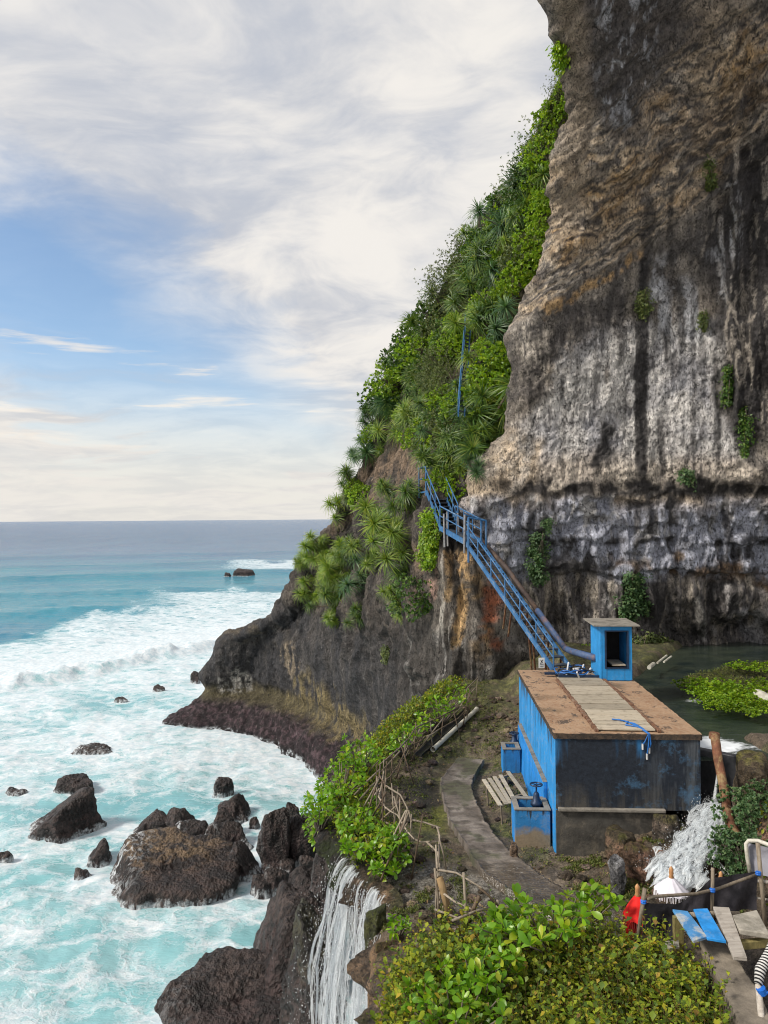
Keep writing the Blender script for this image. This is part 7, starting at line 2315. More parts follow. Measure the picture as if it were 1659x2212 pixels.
def variants(base, mats, count, **kw):
    out = {}
    for key, mt in mats.items():
        out[key] = []
    for i in range(count):
        me = bush_mesh(base, 300 + i * 7 + int(kw.get('leaf', 1) * 1000), **kw)
        for j, (key, mt) in enumerate(mats.items()):
            m2 = me if j == 0 else me.copy()
            if j == 0:
                m2.materials.append(mt)
            else:
                m2.materials[0] = mt
            out[key].append(m2)
    return out


BUSH = variants('foliage', {'dark': ML_DARK, 'bright': ML_BRIGHT, 'olive': ML_OLIVE}, 4, tips=210, per=7, leaf=.17, aspect=.58)
FINE = variants('foliage', {'olive': ML_OLIVE, 'dark': ML_DARK}, 3, tips=420, per=7, leaf=.10, aspect=.32, lump=.3, fill=.5, open_=.35)
TWIGS = [twigs_mesh('stem', 500 + i) for i in range(3)]
for t in TWIGS:
    t.materials.append(M_TWIG)


def inst(name, me, parent, M4):
    o = bpy.data.objects.new(name, me)
    COL.objects.link(o)
    o.parent = parent
    o.matrix_local = M4
    return o


def basis(zdir, yaw, sc, pos=(0, 0, 0)):
    z = Vector(zdir).normalized()
    q = z.to_track_quat('Z', 'Y')
    s3 = sc if isinstance(sc, (tuple, list)) else (sc, sc, sc)
    return Matrix.Translation(Vector(pos)) @ q.to_matrix().to_4x4() @ Matrix.Rotation(yaw, 4, 'Z') @ Matrix.Diagonal((*s3, 1))


ORD = ['topmost', 'second', 'third', 'fourth', 'fifth', 'sixth', 'seventh', 'eighth', 'ninth', 'tenth', 'eleventh', 'twelfth', 'thirteenth', 'fourteenth', 'fifteenth', 'sixteenth', 'seventeenth', 'eighteenth', 'nineteenth', 'twentieth']
ORD += [('twenty ' + w) for w in ['first'] + ORD[1:9]] + ['thirtieth'] + [('thirty ' + w) for w in ['first'] + ORD[1:9]]
SIL = [(1232, 150), (1222, 200), (1150, 320), (1040, 490), (930, 650), (850, 790), (795, 930), (735, 1080), (650, 1210), (640, 1260)]
EDG = [(1236, 240), (1198, 330), (1195, 430), (1180, 540), (1125, 650), (1108, 760), (1095, 880), (1010, 1010)]


def zone(px, py):
    sx = np.interp(py, [p[1] for p in SIL], [p[0] for p in SIL])
    ex = np.interp(py, [p[1] for p in EDG], [p[0] for p in EDG])
    if py > 1110:
        return 'on the low slope'
    if px - sx < 42:
        return 'along the skyline'
    if py < 1020 and ex - px < 48:
        return 'beside the bare cliff'
    if math.hypot(px - 1015, py - 790) < 105:
        return 'round the hillside stairs'
    if py > 870 and px > 880:
        return 'above the upper stairs'
    if py > 900:
        return 'over the brown earth'
    return 'amid the slope'


PLANTS = []   # (object, kind words, zone, py)


def put(px, py, which='head'):
    h = hit(px, py, which)
    dx = 0
    while h is None and dx < 200:
        dx += 6
        h = hit(px + dx, py + dx * .25, which)
    return h


def pandanus(px, py, R_, n, mat='g', reach=.75):
    h = put(px, py, None if 860 < py < 1050 and px > 930 else 'head')
    if h is None:
        return
    p, nr = h[0], h[1]
    base = p - nr * .1
    t = thing('screw_pine', None, 'screw pine', base)
    PLANTS.append((t, 'screw_pine', {'g': 'green', 'y': 'yellow green', 'b': 'blue green'}[mat] + ' spiky screw pine', px, py))
    out = (nr + Vector((0, 0, .75)) + Vector((0, -.35, 0))).normalized()
    me_set = {'g': ROS, 'y': ROSY, 'b': ROSB}[mat]
    rr = random
    mb = MB()
    for i in range(n):
        off = Vector((rr.gauss(0, .42), rr.gauss(0, .3), rr.gauss(0, .38))) * R_ * (0 if n == 1 else (1.0 if n < 7 else 1.4))
        hd = nr * (reach * R_ * rr.uniform(.35, .8)) + off + Vector((0, 0, .12 * R_))
        tilt = (out + Vector((rr.gauss(0, .35), rr.gauss(0, .35), rr.gauss(0, .2)))).normalized()
        inst('leaf_rosette', me_set[rr.randrange(5)], t, basis(tilt, rr.uniform(0, 6.28), R_ * rr.uniform(.7, 1.05), hd))
        mb.tube([base, base + hd * .45 - Vector((0, 0, .10)) * R_, base + hd], [.045, .035, .05], 5)
    mb.build('stem', M_TRUNK, t)
    return t


def shrub(px, py, R_, kind='dark', fine=False, which='head', sink=.25, flat=1.0, label=None):
    h = put(px, py, which)
    if h is None:
        return
    p, nr = h[0], h[1]
    c = p + nr * (R_ * (.5 - sink))
    t = thing('shrub', label, 'shrub', c)
    if label is None:
        PLANTS.append((t, 'shrub', {'dark': 'dark green', 'bright': 'bright yellow green', 'olive': 'grey olive'}[kind] + (' fine leaved' if fine else ' leafy') + ' shrub', px, py))
    else:
        t['group'] = 'plants growing on the cliff'
    out = (nr + Vector((0, 0, .8)) + Vector((0, -.25, 0))).normalized()
    lst = (FINE if fine and kind in FINE else BUSH)[kind]
    inst('foliage', lst[random.randrange(len(lst))], t, basis(out, random.uniform(0, 6.28), (R_ * random.uniform(.85, 1.15), R_ * random.uniform(.85, 1.15), R_ * flat), (0, 0, 0)))
    inst('stem', TWIGS[random.randrange(3)], t, basis(out, random.uniform(0, 6.28), R_ * .9))
    return t


random.seed(21)
for (x, y, R_, n, m) in (
        (1122, 437, 1.05, 5, 'b'), (1112, 500, 1.0, 4, 'b'), (1150, 470, .8, 3, 'g'), (1067, 572, 1.05, 4, 'g'), (1035, 612, .95, 4, 'g'), (1090, 600, .9, 3, 'b'), (976, 676, 1.05, 4, 'g'), (1010, 650, .8, 3, 'g'),
        (1072, 700, .95, 4, 'g'), (1096, 728, .85, 3, 'b'), (1040, 690, .8, 3, 'y'), (852, 876, .95, 4, 'b'), (906, 902, .95, 6, 'y'), (866, 922, .85, 4, 'y'), (948, 888, .75, 3, 'g'), (1040, 925, 1.05, 4, 'g'), (1015, 905, .8, 3, 'b'),
        (995, 950, .85, 3, 'g'), (965, 990, .9, 4, 'g'), (978, 1018, .75, 3, 'g'), (806, 916, .95, 4, 'b'), (790, 987, 1.0, 4, 'b'), (757, 1040, .95, 4, 'g'), (733, 1088, .85, 3, 'y'), (850, 1062, .75, 3, 'g'), (884, 1098, .9, 3, 'g'), (840, 1062, .6, 2, 'y'),
        (889, 838, .8, 3, 'g'), (865, 1135, .95, 4, 'y'), (878, 1170, .9, 3, 'g'), (838, 1135, .7, 3, 'g'), (872, 1222, .65, 2, 'g'), (762, 1215, 1.0, 4, 'g'), (742, 1200, .9, 3, 'y'), (782, 1252, .95, 3, 'b'), (684, 1290, .95, 3, 'y'), (772, 1320, .85, 2, 'g'),
        (716, 1305, .9, 3, 'g'), (720, 1335, .7, 2, 'y'), (694, 1196, .8, 3, 'y'), (658, 1212, .8, 2, 'y'), (866, 1310, .65, 2, 'g'), (742, 1265, .9, 3, 'b'), (752, 1075, .7, 3, 'g'), (818, 880, .7, 3, 'g'), (930, 730, .8, 3, 'g'),
        (1030, 968, .85, 3, 'g'), (1000, 1002, .8, 3, 'g'), (1062, 940, .8, 3, 'g'), (985, 1042, .6, 2, 'y'), (1018, 1015, .6, 2, 'b'), (700, 1180, .8, 3, 'g'), (812, 1200, .8, 3, 'g'), (735, 1235, 1.0, 4, 'g'), (700, 1250, .9, 3, 'y')):
    big = .88 if y > 1185 and x < 830 else (.9 if y > 1090 else (1.12 if y < 900 else 1.0))
    pandanus(x, y, R_ * big, n + (1 if big >= 1 else n + 2), 'y' if big < 1 and random.random() < .4 else m, .75 if big >= 1 else .9)
for (x, y, R_, k, f) in (
        (1224, 225, .75, 'bright', 0), (1206, 262, .8, 'bright', 0), (1192, 300, .9, 'olive', 1), (1172, 335, .9, 'dark', 1), (1160, 372, .9, 'dark', 0), (1188, 350, .9, 'bright', 0), (1140, 395, .9, 'olive', 1), (1100, 470, .9, 'bright', 0), (1090, 445, .8, 'dark', 0), (1216, 190, .6, 'olive', 1),
        (1170, 545, .6, 'bright', 0), (1150, 570, .6, 'bright', 0), (1132, 596, .65, 'bright', 0), (1112, 622, .7, 'bright', 0), (1178, 515, .5, 'bright', 0), (1095, 650, .6, 'bright', 0), (1058, 672, .7, 'bright', 0), (1022, 705, .6, 'bright', 0),
        (1088, 785, .75, 'bright', 0), (1100, 775, .6, 'bright', 0), (1066, 820, .8, 'bright', 0), (1090, 835, .8, 'bright', 0), (1042, 868, .8, 'bright', 0), (1072, 870, .7, 'bright', 0), (1012, 885, .7, 'bright', 0), (1100, 920, .45, 'dark', 0),
        (912, 762, .85, 'bright', 0), (888, 795, .8, 'bright', 0), (935, 790, .7, 'dark', 0), (985, 560, 1.1, 'olive', 1), (955, 600, 1.0, 'olive', 1), (1005, 545, .9, 'olive', 1), (1020, 585, .9, 'olive', 1), (960, 640, .8, 'olive', 1), (925, 690, .85, 'dark', 0), (905, 720, .85, 'dark', 0),
        (880, 755, .85, 'dark', 0), (862, 785, .85, 'dark', 0), (842, 822, .85, 'bright', 0), (825, 855, .9, 'dark', 0), (960, 790, 1.05, 'olive', 1), (985, 830, .9, 'olive', 1), (950, 840, .8, 'olive', 1), (1000, 735, .7, 'bright', 0), (960, 735, .6, 'bright', 0),
        (782, 1075, .6, 'bright', 0), (768, 1055, .5, 'bright', 0), (975, 1052, .55, 'bright', 0), (955, 1040, .45, 'bright', 0), (900, 1290, .6, 'dark', 0), (860, 1260, .5, 'dark', 1), (1060, 540, .9, 'dark', 0), (1140, 430, .8, 'dark', 0), (845, 905, .8, 'dark', 1), (930, 850, .8, 'dark', 1)):
    shrub(x, y, R_ * 1.12, k, bool(f))
# wind-beaten small ones between them
POLY = [(1230, 190), (1204, 320), (1192, 430), (1178, 520), (1120, 640), (1098, 760), (1085, 900), (1000, 1010), (945, 1020), (905, 960), (850, 930), (800, 990), (770, 1060), (790, 940), (850, 800), (930, 660), (1040, 505), (1150, 335)]
pa_ = np.array(POLY, float)
cnt, tries = 0, 0
done = [(q[3], q[4]) for q in PLANTS]
while cnt < 72 and tries < 6000:
    tries += 1
    x, y = random.uniform(760, 1235), random.uniform(180, 1080)
    if soft_poly(np.array([x]), np.array([y]), POLY, 1)[0] < .5 or min((x - a) ** 2 + (y - b) ** 2 for a, b in done) < 19 ** 2:
        continue
    if abs(x - (1035 - (y - 730) * .22)) < 17 and 715 < y < 855:
        continue
    done.append((x, y)); cnt += 1
    if random.random() < .32:
        pandanus(x, y, random.uniform(.6, .85), 2, random.choice('ggyb'))
    else:
        k_ = random.choice(['dark', 'dark', 'bright', 'olive']); shrub(x, y, random.uniform(.5, .8), k_, k_ != 'bright' and random.random() < .4, sink=.35)
by = {}
for t, nm, words_, px, py in PLANTS:
    by.setdefault((words_, zone(px, py)), []).append((py, t))
for (w_, z_), lst in by.items():
    lst.sort(key=lambda q: q[0])
    for i, (py, t) in enumerate(lst):
        if len(lst) == 1:
            t['label'] = f'only {w_} {z_}'
        else:
            t['label'] = f'{ORD[i]} {w_} from the top {z_}' if i else f'topmost {w_} {z_}'
        t['group'] = 'plants on the cliff slope'
    if False:
        print(w_, z_, len(lst))


# ------------------------------------------------------------------ plants hanging on the bare rock
def hanger(label, x0, x1, y0, y1, which, mat, leaf=.09, dens=1.0, cat='hanging plant', name='hanging_plant'):
    P, Nn = [], []
    A_ = (x1 - x0) * (y1 - y0)
    for i in range(int(A_ * .05 * dens) + 16):
        f = random.random()
        y = y0 + (y1 - y0) * f
        wd = math.sin(math.pi * min(.93, .12 + .78 * f)) ** .7
        x = (x0 + x1) / 2 + (x1 - x0) * .5 * wd * random.uniform(-1, 1)
        h = hit(x, y, which)
        if h is None:
            continue
        lift = random.random() ** 1.5 * min(.35, (x1 - x0) / 80)
        P.append(np.array(h[0] + h[1] * lift)); Nn.append(np.array(h[1]))
    P, Nn = np.array(P), np.array(Nn)
    per = 7
    B = np.repeat(P, per, 0) + RNG.normal(size=(len(P) * per, 3)) * leaf * .6
    n = len(B)
    D = np.repeat(Nn, per, 0) * .8 + RNG.normal(size=(n, 3)) * .6 + np.array([0, 0, -.35])
    L = leaf * RNG.uniform(.6, 1.25, n)
    V, T = leaves_mesh(B, D, L, L * .7, up=np.repeat(Nn, per, 0) + np.array([0, 0, .8]))
    root = thing(name, label, cat, P[np.argmax(P[:, 2])], 'plants growing on the bare rock')
    me = np_mesh('foliage', V - np.array(ORG[root.name]), T)
    mesh_obj('foliage', me, mat, root)
    mb = MB()
    top = P[np.argmax(P[:, 2])]
    idx = np.argsort(P[:, 2])
    for k in range(4):
        e = P[idx[int(len(idx) * k / 6)]]
        mb.tube([top, (top + e) / 2 + Nn[0] * .05, e], .008, 4)
    mb.build('stem', M_TWIG, root)


hanger('long green tuft of leaves hanging down the cliff beside the blue stairs', 1149, 1176, 1152, 1252, None, ML_VINE, .10, 2.2)
hanger('full trailing green plant hanging on the rock just above the kiosk roof', 1344, 1386, 1238, 1334, None, ML_VINE, .11, 2.0)
hanger('bright yellow green creeper hanging below the upper stairs', 914, 950, 1112, 1225, None, ML_BRIGHT, .10, 2.4)
hanger('tiny green tuft on the cliff above the gantry frame', 1172, 1190, 1122, 1140, None, ML_VINE, .08, 2)
hanger('small green tuft in the middle of the pale wall over the dark ledge', 1474, 1494, 1015, 1042, None, ML_VINE, .09, 2)
hanger('thin dark green moss strip high on the cliff under the ochre streak', 1372, 1400, 630, 690, None, ML_OLIVE, .08, 1.2)
hanger('narrow green tuft beside the dark curtains of rock', 1508, 1528, 675, 712, None, ML_OLIVE, .08, 1.2)
hanger('green tuft near the top of the dark rock curtains', 1524, 1544, 350, 408, None, ML_OLIVE, .08, 1.4)
hanger('dark green strip of leaves in the upper cleft of the far curtains', 1566, 1584, 790, 870, None, ML_DARK, .09, 1.6)
hanger('dark green strip of leaves down the lower cleft of the far curtains', 1598, 1620, 885, 985, None, ML_DARK, .08, 1.2)
hanger('green weeds at the foot of the cliff beside the kiosk', 1366, 1440, 1372, 1412, None, ML_OLIVE, .10, 1.2)
hanger('small bright plant in the gap between the stairs foot and the kiosk', 1262, 1274, 1395, 1420, None, ML_BRIGHT, .09, 3)
hanger('tiny green tuft on the dark sea cliff under the screw pines', 830, 842, 1400, 1425, None, ML_OLIVE, .12, 2)
hanger('light green leaves at the skyline beside the very top of the bare cliff', 1205, 1222, 95, 150, None, ML_BRIGHT, .12, 2)

# ------------------------------------------------------------------ the island in the pool
ISL = [(7.35, 18.9), (7.7, 17.9), (8.4, 17.2), (9.3, 16.6), (11, 16.2), (14, 16.0), (14, 22.4), (12, 22.2), (10.6, 21.6), (9.2, 20.9), (8.0, 20.0)]


def build_island():
    xs, ys = np.linspace(7, 14, 150), np.linspace(15.6, 22.8, 150)
    XX, YY = np.meshgrid(xs, ys)
    s = soft_poly(XX + .18 * pn(XX * 1.6, YY * 1.6, .5), YY + .18 * pn(XX * 1.6, YY * 1.6, 3.5), ISL, .35)
    ZZ = 9.35 + .42 * s + .16 * s * fbm(XX / .7, YY / .7, 2.0, 4) - .18 * s * np.exp(-((YY - 19.6 - .1 * XX + .9) / .4) ** 2) * ss(8.6, 9.6, XX)
    V = np.stack([XX, YY, ZZ], -1).reshape(-1, 3)
    me = np_mesh('pool_island', V, grid_faces(150, 150))
    nm_ = fbm(V[:, 0] / .4, V[:, 1] / .4, 1.0, 4)
    c = lerp(np.array([.05, .05, .018]), np.array([.09, .10, .022]), ss(-.2, .3, nm_))
    c = lerp(c, np.array([.03, .028, .022]), ss(9.72, 9.6, V[:, 2]))
    vcol(me, 'col', c)
    mesh_obj('pool_island', me, M_TUFA, None, 'structure')
    f = lambda x, y: np.interp(0, [0], [0])
    P = V.reshape(150, 150, 3)
    # short grass
    k = np.argwhere(s > .55); k = k[RNG.integers(0, len(k), 9000)]
    B = P[k[:, 0], k[:, 1]] + RNG.normal(size=(len(k), 3)) * np.array([.04, .04, .01])
    n = len(B); L = RNG.uniform(.05, .13, n)
    V2, T = leaves_mesh(B, RNG.normal(size=(n, 3)) * .55 + np.array([0, 0, 1.0]), L, L * .16, up=unit(n))
    mesh_obj('grass', np_mesh('grass', V2, T), ML_MOSS, None, 'stuff')
    return P, s


ISLP, ISLS = build_island()
WC = [bush_mesh('foliage', 700 + i, tips=120, per=8, leaf=.16, aspect=.85, flat=.7, fill=.5) for i in range(3)]
for me in WC:
    me.materials.append(ML_BRIGHT)
isl = [(1498, 1478, .34), (1520, 1492, .30), (1545, 1482, .38), (1568, 1500, .42), (1592, 1488, .36), (1618, 1510, .40), (1560, 1522, .30), (1604, 1524, .30), (1640, 1530, .36), (1650, 1478, .32), (1535, 1510, .28), (1652, 1440, .30), (1600, 1436, .26)]
isl.sort(key=lambda q: q[0])
for i, (x, y, R_) in enumerate(isl):
    p = atz(x, y + 6, 9.85)
    t = thing('leafy_plant', 'bright round leaved water plant on the pool island, ' + (('counting from its tip the ' + ORD[i]) if i else 'the one nearest its tip'), 'plant', p, 'leafy plants on the pool island')
    inst('foliage', WC[i % 3], t, basis((0, 0, 1), i * 1.7, (R_ * 1.15, R_ * 1.15, R_ * .8), (0, 0, .02)))
for lb, x, y, R_ in (('thick dusty green bush beside the weir boulder, above the grey awning', 1628, 1770, .50), ('dusty green bush between the rusty pipe foot and the grey awning', 1606, 1850, .42), ('dusty green bush at the edge of view above the awning', 1660, 1800, .5), ('low dusty green bush just above the black netting', 1598, 1872, .26)):
    p = at(x, y, 11.9 if y < 1830 else 11.5)
    t = thing('vine_bush', lb, 'bush', p, 'dusty green bushes on the bank')
    me = bush_mesh('foliage', int(x), tips=420, per=8, leaf=.11, aspect=.8, flat=1.1, fill=.3); me.materials.append(ML_VINE)
    inst('foliage', me, t, basis((-.3, -.5, 1), x, R_))
    inst('stem', TWIGS[0], t, basis((0, 0, 1), 0, R_))

# ------------------------------------------------------------------ broad leaved shrubs: every leaf a part
def big_leaf(seed, L=1.0, w=.44, curl=.18, n=6):
    r = np.random.default_rng(seed)
    V, Fq = [], []
    for i in range(n + 1):
        t = i / n
        hw = w * .5 * (math.sin(math.pi * min(1, t ** 1.45 * .86 + .02)) ** .75 * (1.0)) if t < 1 else .07 * w
        hw = max(hw, .03)
        z = -.5 * curl * t * t + .10 * t
        y = t * L
        rip = r.normal() * .012
        V += [(-hw, y, z + .10 * hw + .3 * hw * hw + rip), (0, y, z), (hw, y, z + .10 * hw + .3 * hw * hw - rip)]
    for i in range(n):
        a = i * 3
        Fq += [(a, a + 1, a + 4, a + 3), (a + 1, a + 2, a + 5, a + 4)]
    return np_mesh('leaf', np.array(V), np.array(Fq))


BIGL = [big_leaf(40 + i, 1.0, .40 + .04 * i, .06 + .24 * i) for i in range(4)]
for me in BIGL:
    me.materials.append(ML_BIG)


def leaf_mat4(pos, d, roll_, L):
    y = (Vector(d) + Vector((random.gauss(0, .16), random.gauss(0, .16), random.gauss(0, .2)))).normalized()
    up = Vector((0, 0, 1)) + Vector((random.gauss(0, .3), random.gauss(0, .3), 0))
    x = y.cross(up).normalized()
    z = x.cross(y)
    R3 = Matrix((x, y, z)).transposed().to_4x4()
    return Matrix.Translation(Vector(pos)) @ R3 @ Matrix.Rotation(roll_, 4, 'Y') @ Matrix.Diagonal((L, L, L, 1))


def broad_shrub(label, whorls, L, per, cap=290, group='broad leaved shrubs on the terrace', stem_to=None):
    """whorls: (point, outward direction); leaves past the cap share one mesh"""
    c = np.mean([w[0] for w in whorls], axis=0)
    base = np.array(stem_to if stem_to is not None else (c[0], c[1], gz(c[0], c[1])))
    t = thing('broad_leaved_shrub', label, 'shrub', base, group)
    made = 0
    restB, restD, restL = [], [], []
    order = sorted(whorls, key=lambda w: -w[2])
    mb = MB()
    for p, d, pr in order:
        p = np.array(p); d = np.array(d) / np.linalg.norm(d)
        a0 = random.uniform(0, 6.28)
        x = np.cross(d, (0, 0, 1.0)) if abs(d[2]) < .95 else np.array([1.0, 0, 0])
        x /= np.linalg.norm(x); y = np.cross(d, x)
        k = per + random.randint(-2, 1)
        for i in range(k):
            f = i / k
            e = 1.15 - 1.25 * f + random.gauss(0, .12)            # inner leaves upright, outer ones spread
            a = a0 + i * 2.39996
            dv = d * math.sin(e) + (x * math.cos(a) + y * math.sin(a)) * math.cos(e)
            l = L * random.uniform(.75, 1.1) * (.7 + .4 * f)
            q = p - d * .16 * L * f
            if made < cap:
                inst('leaf', BIGL[random.randrange(4)], t, leaf_mat4(q - base, dv, random.gauss(0, .45), l * random.uniform(.8, 1.12)))
                made += 1
            else:
                restB.append(q); restD.append(dv); restL.append(l)
        mb.tube([base + (p - base) * .15 + np.array([0, 0, -.03]), base + (p - base) * .6 + np.array([0, 0, .02]), p - d * L * .18, p], [.016, .012, .009, .007], 5)
    mb.build('stem', M_TWIG, t, smooth=True)
    if restB:
        V, T = leaves_mesh(np.array(restB), np.array(restD), np.array(restL), np.array(restL) * .44)
        o = mesh_obj('foliage', np_mesh('foliage', V - np.array(ORG[t.name]), T), ML_BRIGHT, t)
        o['kind'] = 'stuff'
    return t


def whorls_in(poly, n, h0, h1, out=(0, -.25, 1), zfun=None, dmin=14):
    xs = [p[0] for p in poly]; ys = [p[1] for p in poly]
    W_, pts_ = [], []
    tries = 0
    while len(W_) < n and tries < n * 60:
        tries += 1
        x, y = random.uniform(min(xs), max(xs)), random.uniform(min(ys), max(ys))
        if soft_poly(np.array([float(x)]), np.array([float(y)]), poly, 1)[0] < .5:
            continue
        if pts_ and min((x - a) ** 2 + (y - b) ** 2 for a, b in pts_) < dmin ** 2:
            continue
        pts_.append((x, y))
        h = random.uniform(h0, h1)
        z = 8.0 + h
        for _ in range(10):
            p = atz(x, y, z)
            e = float(np.interp(p[1], EDGE_Y, EDGE_XX))
            g_ = gz(max(p[0], e + .15), p[1])
            z = .5 * z + .5 * (g_ + h - .5 * max(0, e - p[0]))
        p = atz(x, y, z)
        d = np.array(out, float) + RNG.normal(size=3) * .35 + np.array([-.5 if p[0] < e + .2 else 0, 0, 0])
        W_.append((p, d, h + random.random() * .2))
    return W_


random.seed(5)
broad_shrub('large glossy broad leaved bush spreading in front of the footpath end, beside the red parasol', whorls_in([(1035, 2010), (1075, 1962), (1120, 1935), (1165, 1965), (1205, 1950), (1250, 1915), (1300, 1912), (1328, 1930), (1330, 1950), (1290, 1985), (1240, 2030), (1150, 2040)], 58, .35, .95, dmin=16), .19, 9, 300)
broad_shrub('bright broad leaved plant rising at the foot of the lower fence poles', whorls_in([(950, 2090), (1000, 2060), (1060, 2035), (1110, 2050), (1120, 2110), (1060, 2130), (980, 2125)], 34, .45, .8, dmin=15), .165, 9, 300)
broad_shrub('broad leaved plant with long pale leaves among the yellow undergrowth', whorls_in([(860, 2130), (960, 2120), (1080, 2120), (1130, 2160), (1060, 2212), (900, 2215)], 44, .4, .75, dmin=17), .155, 8, 300)
broad_shrub('small yellow green plant on the brown rock beside the waterfall', whorls_in([(838, 1990), (850, 1978), (885, 1985), (880, 2015), (845, 2020)], 9, .05, .25, dmin=10), .13, 8, 300)
for lb, poly, n, h0, h1, L, per in (
        ('dense bright green bush behind the topmost fence sticks, beside the dark cliff', [(872, 1580), (900, 1545), (935, 1505), (985, 1480), (1012, 1483), (1010, 1520), (960, 1548), (900, 1590)], 60, .3, .75, .15, 9),
        ('bright green bush behind the fence, just below the topmost bush', [(838, 1618), (850, 1585), (880, 1565), (905, 1570), (890, 1600), (850, 1625)], 34, .3, .7, .15, 9),
        ('tall leafy shoots standing above the fence, dark sea cliff behind', [(735, 1640), (745, 1580), (760, 1610), (790, 1585), (800, 1600), (825, 1610), (835, 1640), (780, 1655)], 32, .45, .95, .15, 9),
        ('green bush spilling over the terrace rim towards the purple rock', [(690, 1690), (705, 1650), (735, 1625), (770, 1650), (800, 1660), (790, 1700), (740, 1720), (700, 1715)], 40, .35, .8, .15, 9),
        ('lowest outward leaning bush of the rim, white surf behind it', [(650, 1745), (665, 1715), (690, 1690), (725, 1700), (730, 1745), (700, 1775), (660, 1770)], 36, .2, .65, .15, 9),
        ('light green bush between the rim and the crossed fence sticks', [(725, 1750), (760, 1720), (800, 1715), (815, 1745), (800, 1790), (760, 1800), (730, 1790)], 36, .2, .6, .145, 9),
        ('bright bush hanging over the rim above the waterfall', [(735, 1830), (745, 1790), (800, 1770), (850, 1775), (880, 1800), (885, 1825), (840, 1840), (780, 1850)], 40, .25, .6, .155, 9),
        ('drooping bright bush at the very lip of the waterfall', [(800, 1890), (800, 1840), (840, 1815), (880, 1815), (892, 1850), (860, 1880), (830, 1900)], 30, .15, .6, .165, 9),
        ('trailing leaves hanging down the dark wall under the outward leaning bush', [(655, 1770), (700, 1775), (742, 1800), (748, 1850), (705, 1850), (662, 1810)], 30, -.9, -.2, .14, 8),
        ('leaf tuft hanging down the rock between two jets of the waterfall', [(782, 1905), (800, 1885), (835, 1890), (830, 1912), (795, 1925)], 11, -.25, .1, .14, 8)):
    broad_shrub(lb, whorls_in(poly, n, h0, h1, out=(-.25, -.35, .9), dmin=7), L, per, 300)

# dull inner foliage of these bushes, dead sprigs and creeping stems
def scatter_leaves(name, N, xy_fun, h_fun, L0, L1, asp, mat, up_bias=.6, kind='stuff', fold=.18):
    XY = xy_fun(N)
    z = ground_h(XY[:, 0], XY[:, 1])
    B = np.stack([XY[:, 0], XY[:, 1], z + h_fun(XY)], -1)
    n = len(B)
    D = RNG.normal(size=(n, 3)) * .8 + np.array([0, 0, up_bias])
    L = RNG.uniform(L0, L1, n)
    V, T = leaves_mesh(B, D, L, L * asp, up=unit(n) + np.array([0, 0, 1.2]), fold=fold)
    return mesh_obj(name, np_mesh(name, V, T), mat, None, kind)


def rim_xy(N):
    y = RNG.uniform(12.9, 23.0, N)
    e = np.interp(y, EDGE_Y, EDGE_XX)
    w = np.interp(y, [12.9, 14.5, 17, 20, 23], [.9, 1.0, .9, .55, .6])
    return np.stack([e + RNG.uniform(-.05, 1, N) * w, y], -1)


scatter_leaves('ground_cover', 9000, rim_xy, lambda q: RNG.uniform(0, .38, len(q)), .05, .12, .45, ML_UNDER)


def under_xy(N):
    out = []
    while sum(len(o) for o in out) < N:
        q = np.stack([RNG.uniform(-.15, 4.35, N), RNG.uniform(7.7, 10.75, N)], -1)
        u, v = to_px(np.stack([q[:, 0], q[:, 1], np.full(N, 8.3)], -1))
        m = soft_poly(u + 20 * pn(q[:, 0] * 3, q[:, 1] * 3, 1.0), v, [(800, 2300), (835, 2110), (880, 2075), (935, 2010), (1010, 2005), (1100, 2025), (1200, 2010), (1310, 2000), (1360, 2040), (1440, 2050), (1500, 2080), (1545, 2180), (1580, 2300)], 6) > .5
        out.append(q[m])
    return np.concatenate(out)[:N]


# undergrowth: upright stems carrying small round leaves
NST = 3000
XY = under_xy(NST)
zg = ground_h(XY[:, 0], XY[:, 1])
hh = RNG.uniform(.15, .72, NST) * (0.75 + .5 * (fbm(XY[:, 0] / .6, XY[:, 1] / .6, 3.0, 3) + .5))
lean = RNG.normal(size=(NST, 2)) * .14
per = 11
tt = np.tile(np.linspace(.22, 1.0, per), NST)
R1 = lambda a: np.repeat(a, per, 0)
ang = np.tile(np.arange(per) * 2.4, NST) + R1(RNG.uniform(0, 6.28, NST))
B = np.stack([R1(XY[:, 0]) + R1(lean[:, 0]) * tt, R1(XY[:, 1]) + R1(lean[:, 1]) * tt, R1(zg) + R1(hh) * tt], -1)
D = np.stack([np.cos(ang), np.sin(ang), .35 + .5 * tt + RNG.normal(size=len(tt)) * .3], -1)
L = RNG.uniform(.04, .105, len(tt)) * (1.15 - .35 * tt) * R1(RNG.uniform(.55, 1.5, NST))
V, T = leaves_mesh(B, D, L, L * .68, fold=.12, droop=.3)
mesh_obj('undergrowth', np_mesh('undergrowth', V, T), ML_UNDER, None, 'stuff')
Vs, Fs = [], []
q = np.array([[1, 0], [-.5, .87], [-.5, -.87]]) * .0035
b0 = np.stack([XY[:, 0], XY[:, 1], zg], -1); b1 = b0 + np.stack([lean[:, 0], lean[:, 1], hh], -1)
for k in range(3):
    Vs.append(b0 + np.array([*q[k], 0])); Vs.append(b1 + np.array([*q[k], 0]) * .5)
V = np.stack(Vs, 1).reshape(-1, 3)
o_ = np.arange(NST)[:, None, None] * 6
T = np.array([[0, 2, 3, 1], [2, 4, 5, 3], [4, 0, 1, 5]])
mesh_obj('undergrowth_stems', np_mesh('undergrowth_stems', V, (o_ + T[None]).reshape(-1, 4)), mat_plain('brown weed stem', (.16, .10, .045), .8, .4), None, 'stuff')


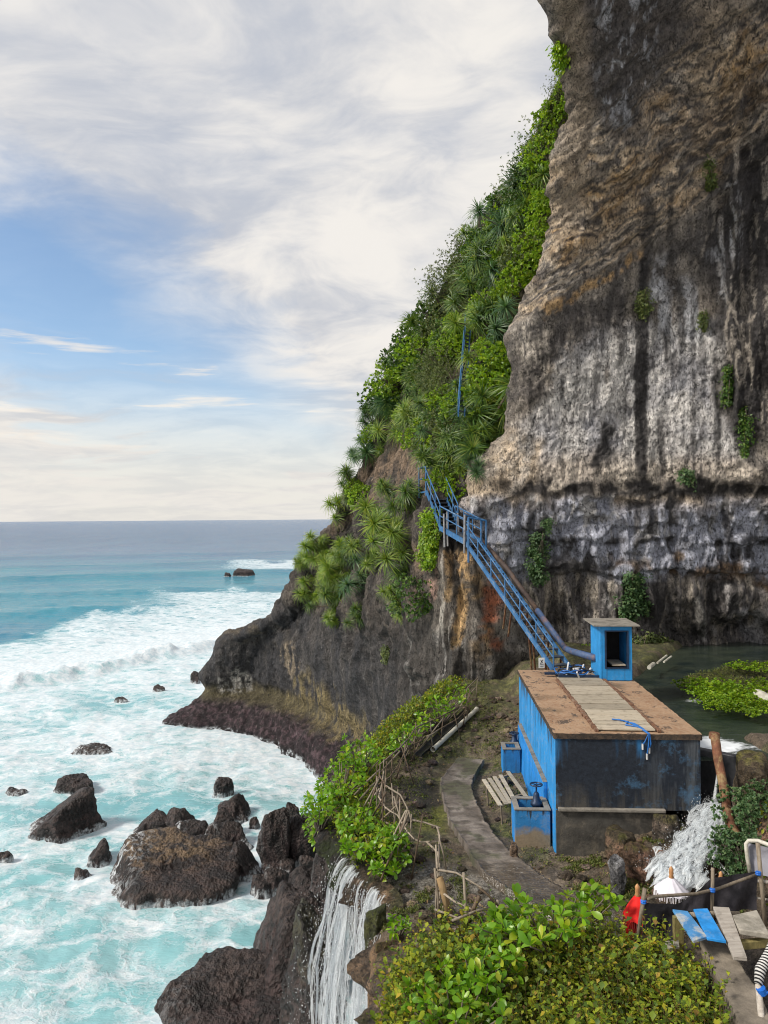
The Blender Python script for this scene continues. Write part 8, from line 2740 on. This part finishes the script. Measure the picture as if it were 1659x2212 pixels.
# moss, short weeds and fallen leaves on the terrace
def terr_xy(N):
    out = []
    while sum(len(o) for o in out) < N:
        y = RNG.uniform(12.6, 23.8, N * 2); x = RNG.uniform(-1.3, 3.3, N * 2)
        e = np.interp(y, EDGE_Y, EDGE_XX)
        m = (x > e + .2) & (x < 3.0 + .063 * (y - 13.1) - .12) & (fbm(x / .8, y / .8, 6.0, 3) + .10 * ss(13.5, 16, y) > RNG.uniform(-.12, .22, N * 2))
        mid = .5 * (PATH_L + PATH_R)
        m &= poly_dist(x, y, mid) > .55
        out.append(np.stack([x, y], -1)[m])
    return np.concatenate(out)[:N]


scatter_leaves('weeds', 9000, terr_xy, lambda q: RNG.uniform(0, .03, len(q)), .025, .075, .4, ML_MOSS, .9)
M_DEAD = mat_leaf('fallen leaf', [(0, (.16, .09, .04)), (.6, (.28, .18, .09)), (1, (.34, .27, .15))], .1, .8)


def all_xy(N):
    y = RNG.uniform(9.5, 22, N); x = RNG.uniform(-1.0, 5.2, N)
    e = np.interp(y, EDGE_Y, EDGE_XX)
    m = (x > e + .2) & ~((x > 2.9) & (x < 5.9) & (y > 12.9) & (y < 18.7))
    return np.stack([x, y], -1)[m]


scatter_leaves('fallen_leaves', 1300, all_xy, lambda q: .015 + 0 * q[:, 0], .03, .08, .45, M_DEAD, .05, fold=.3)


def rock_xy(N):
    out = []
    while sum(len(o) for o in out) < N:
        x = RNG.uniform(2.9, 5.5, N); y = RNG.uniform(10.9, 13.0, N)
        m = (fbm(x / .5, y / .5, 8.0, 3) > RNG.uniform(-.05, .2, N)) & (poly_dist(x, y, STREAM) > .4)
        out.append(np.stack([x, y], -1)[m])
    return np.concatenate(out)[:N]


scatter_leaves('moss', 6000, rock_xy, lambda q: RNG.uniform(0, .03, len(q)), .02, .06, .4, ML_MOSS, .9)


def ledge_xy(N):
    out = []
    while sum(len(o) for o in out) < N:
        x = RNG.uniform(-.3, 1.6, N); y = RNG.uniform(10.4, 12.4, N)
        e = np.interp(y, EDGE_Y, EDGE_XX)
        m = (x > e + .02) & (fbm(x / .35, y / .35, 5.0, 2) > RNG.uniform(.08, .28, N))
        out.append(np.stack([x, y], -1)[m])
    return np.concatenate(out)[:N]


scatter_leaves('moss', 4500, ledge_xy, lambda q: RNG.uniform(0, .05, len(q)), .02, .055, .4, ML_MOSS, .9)
scatter_leaves('ground_cover', 7000, lambda N: np.stack([RNG.uniform(5.6, 11.5, N), RNG.uniform(8.2, 13.2, N)], -1), lambda q: RNG.uniform(0, .25, len(q)), .05, .13, .5, ML_UNDER)
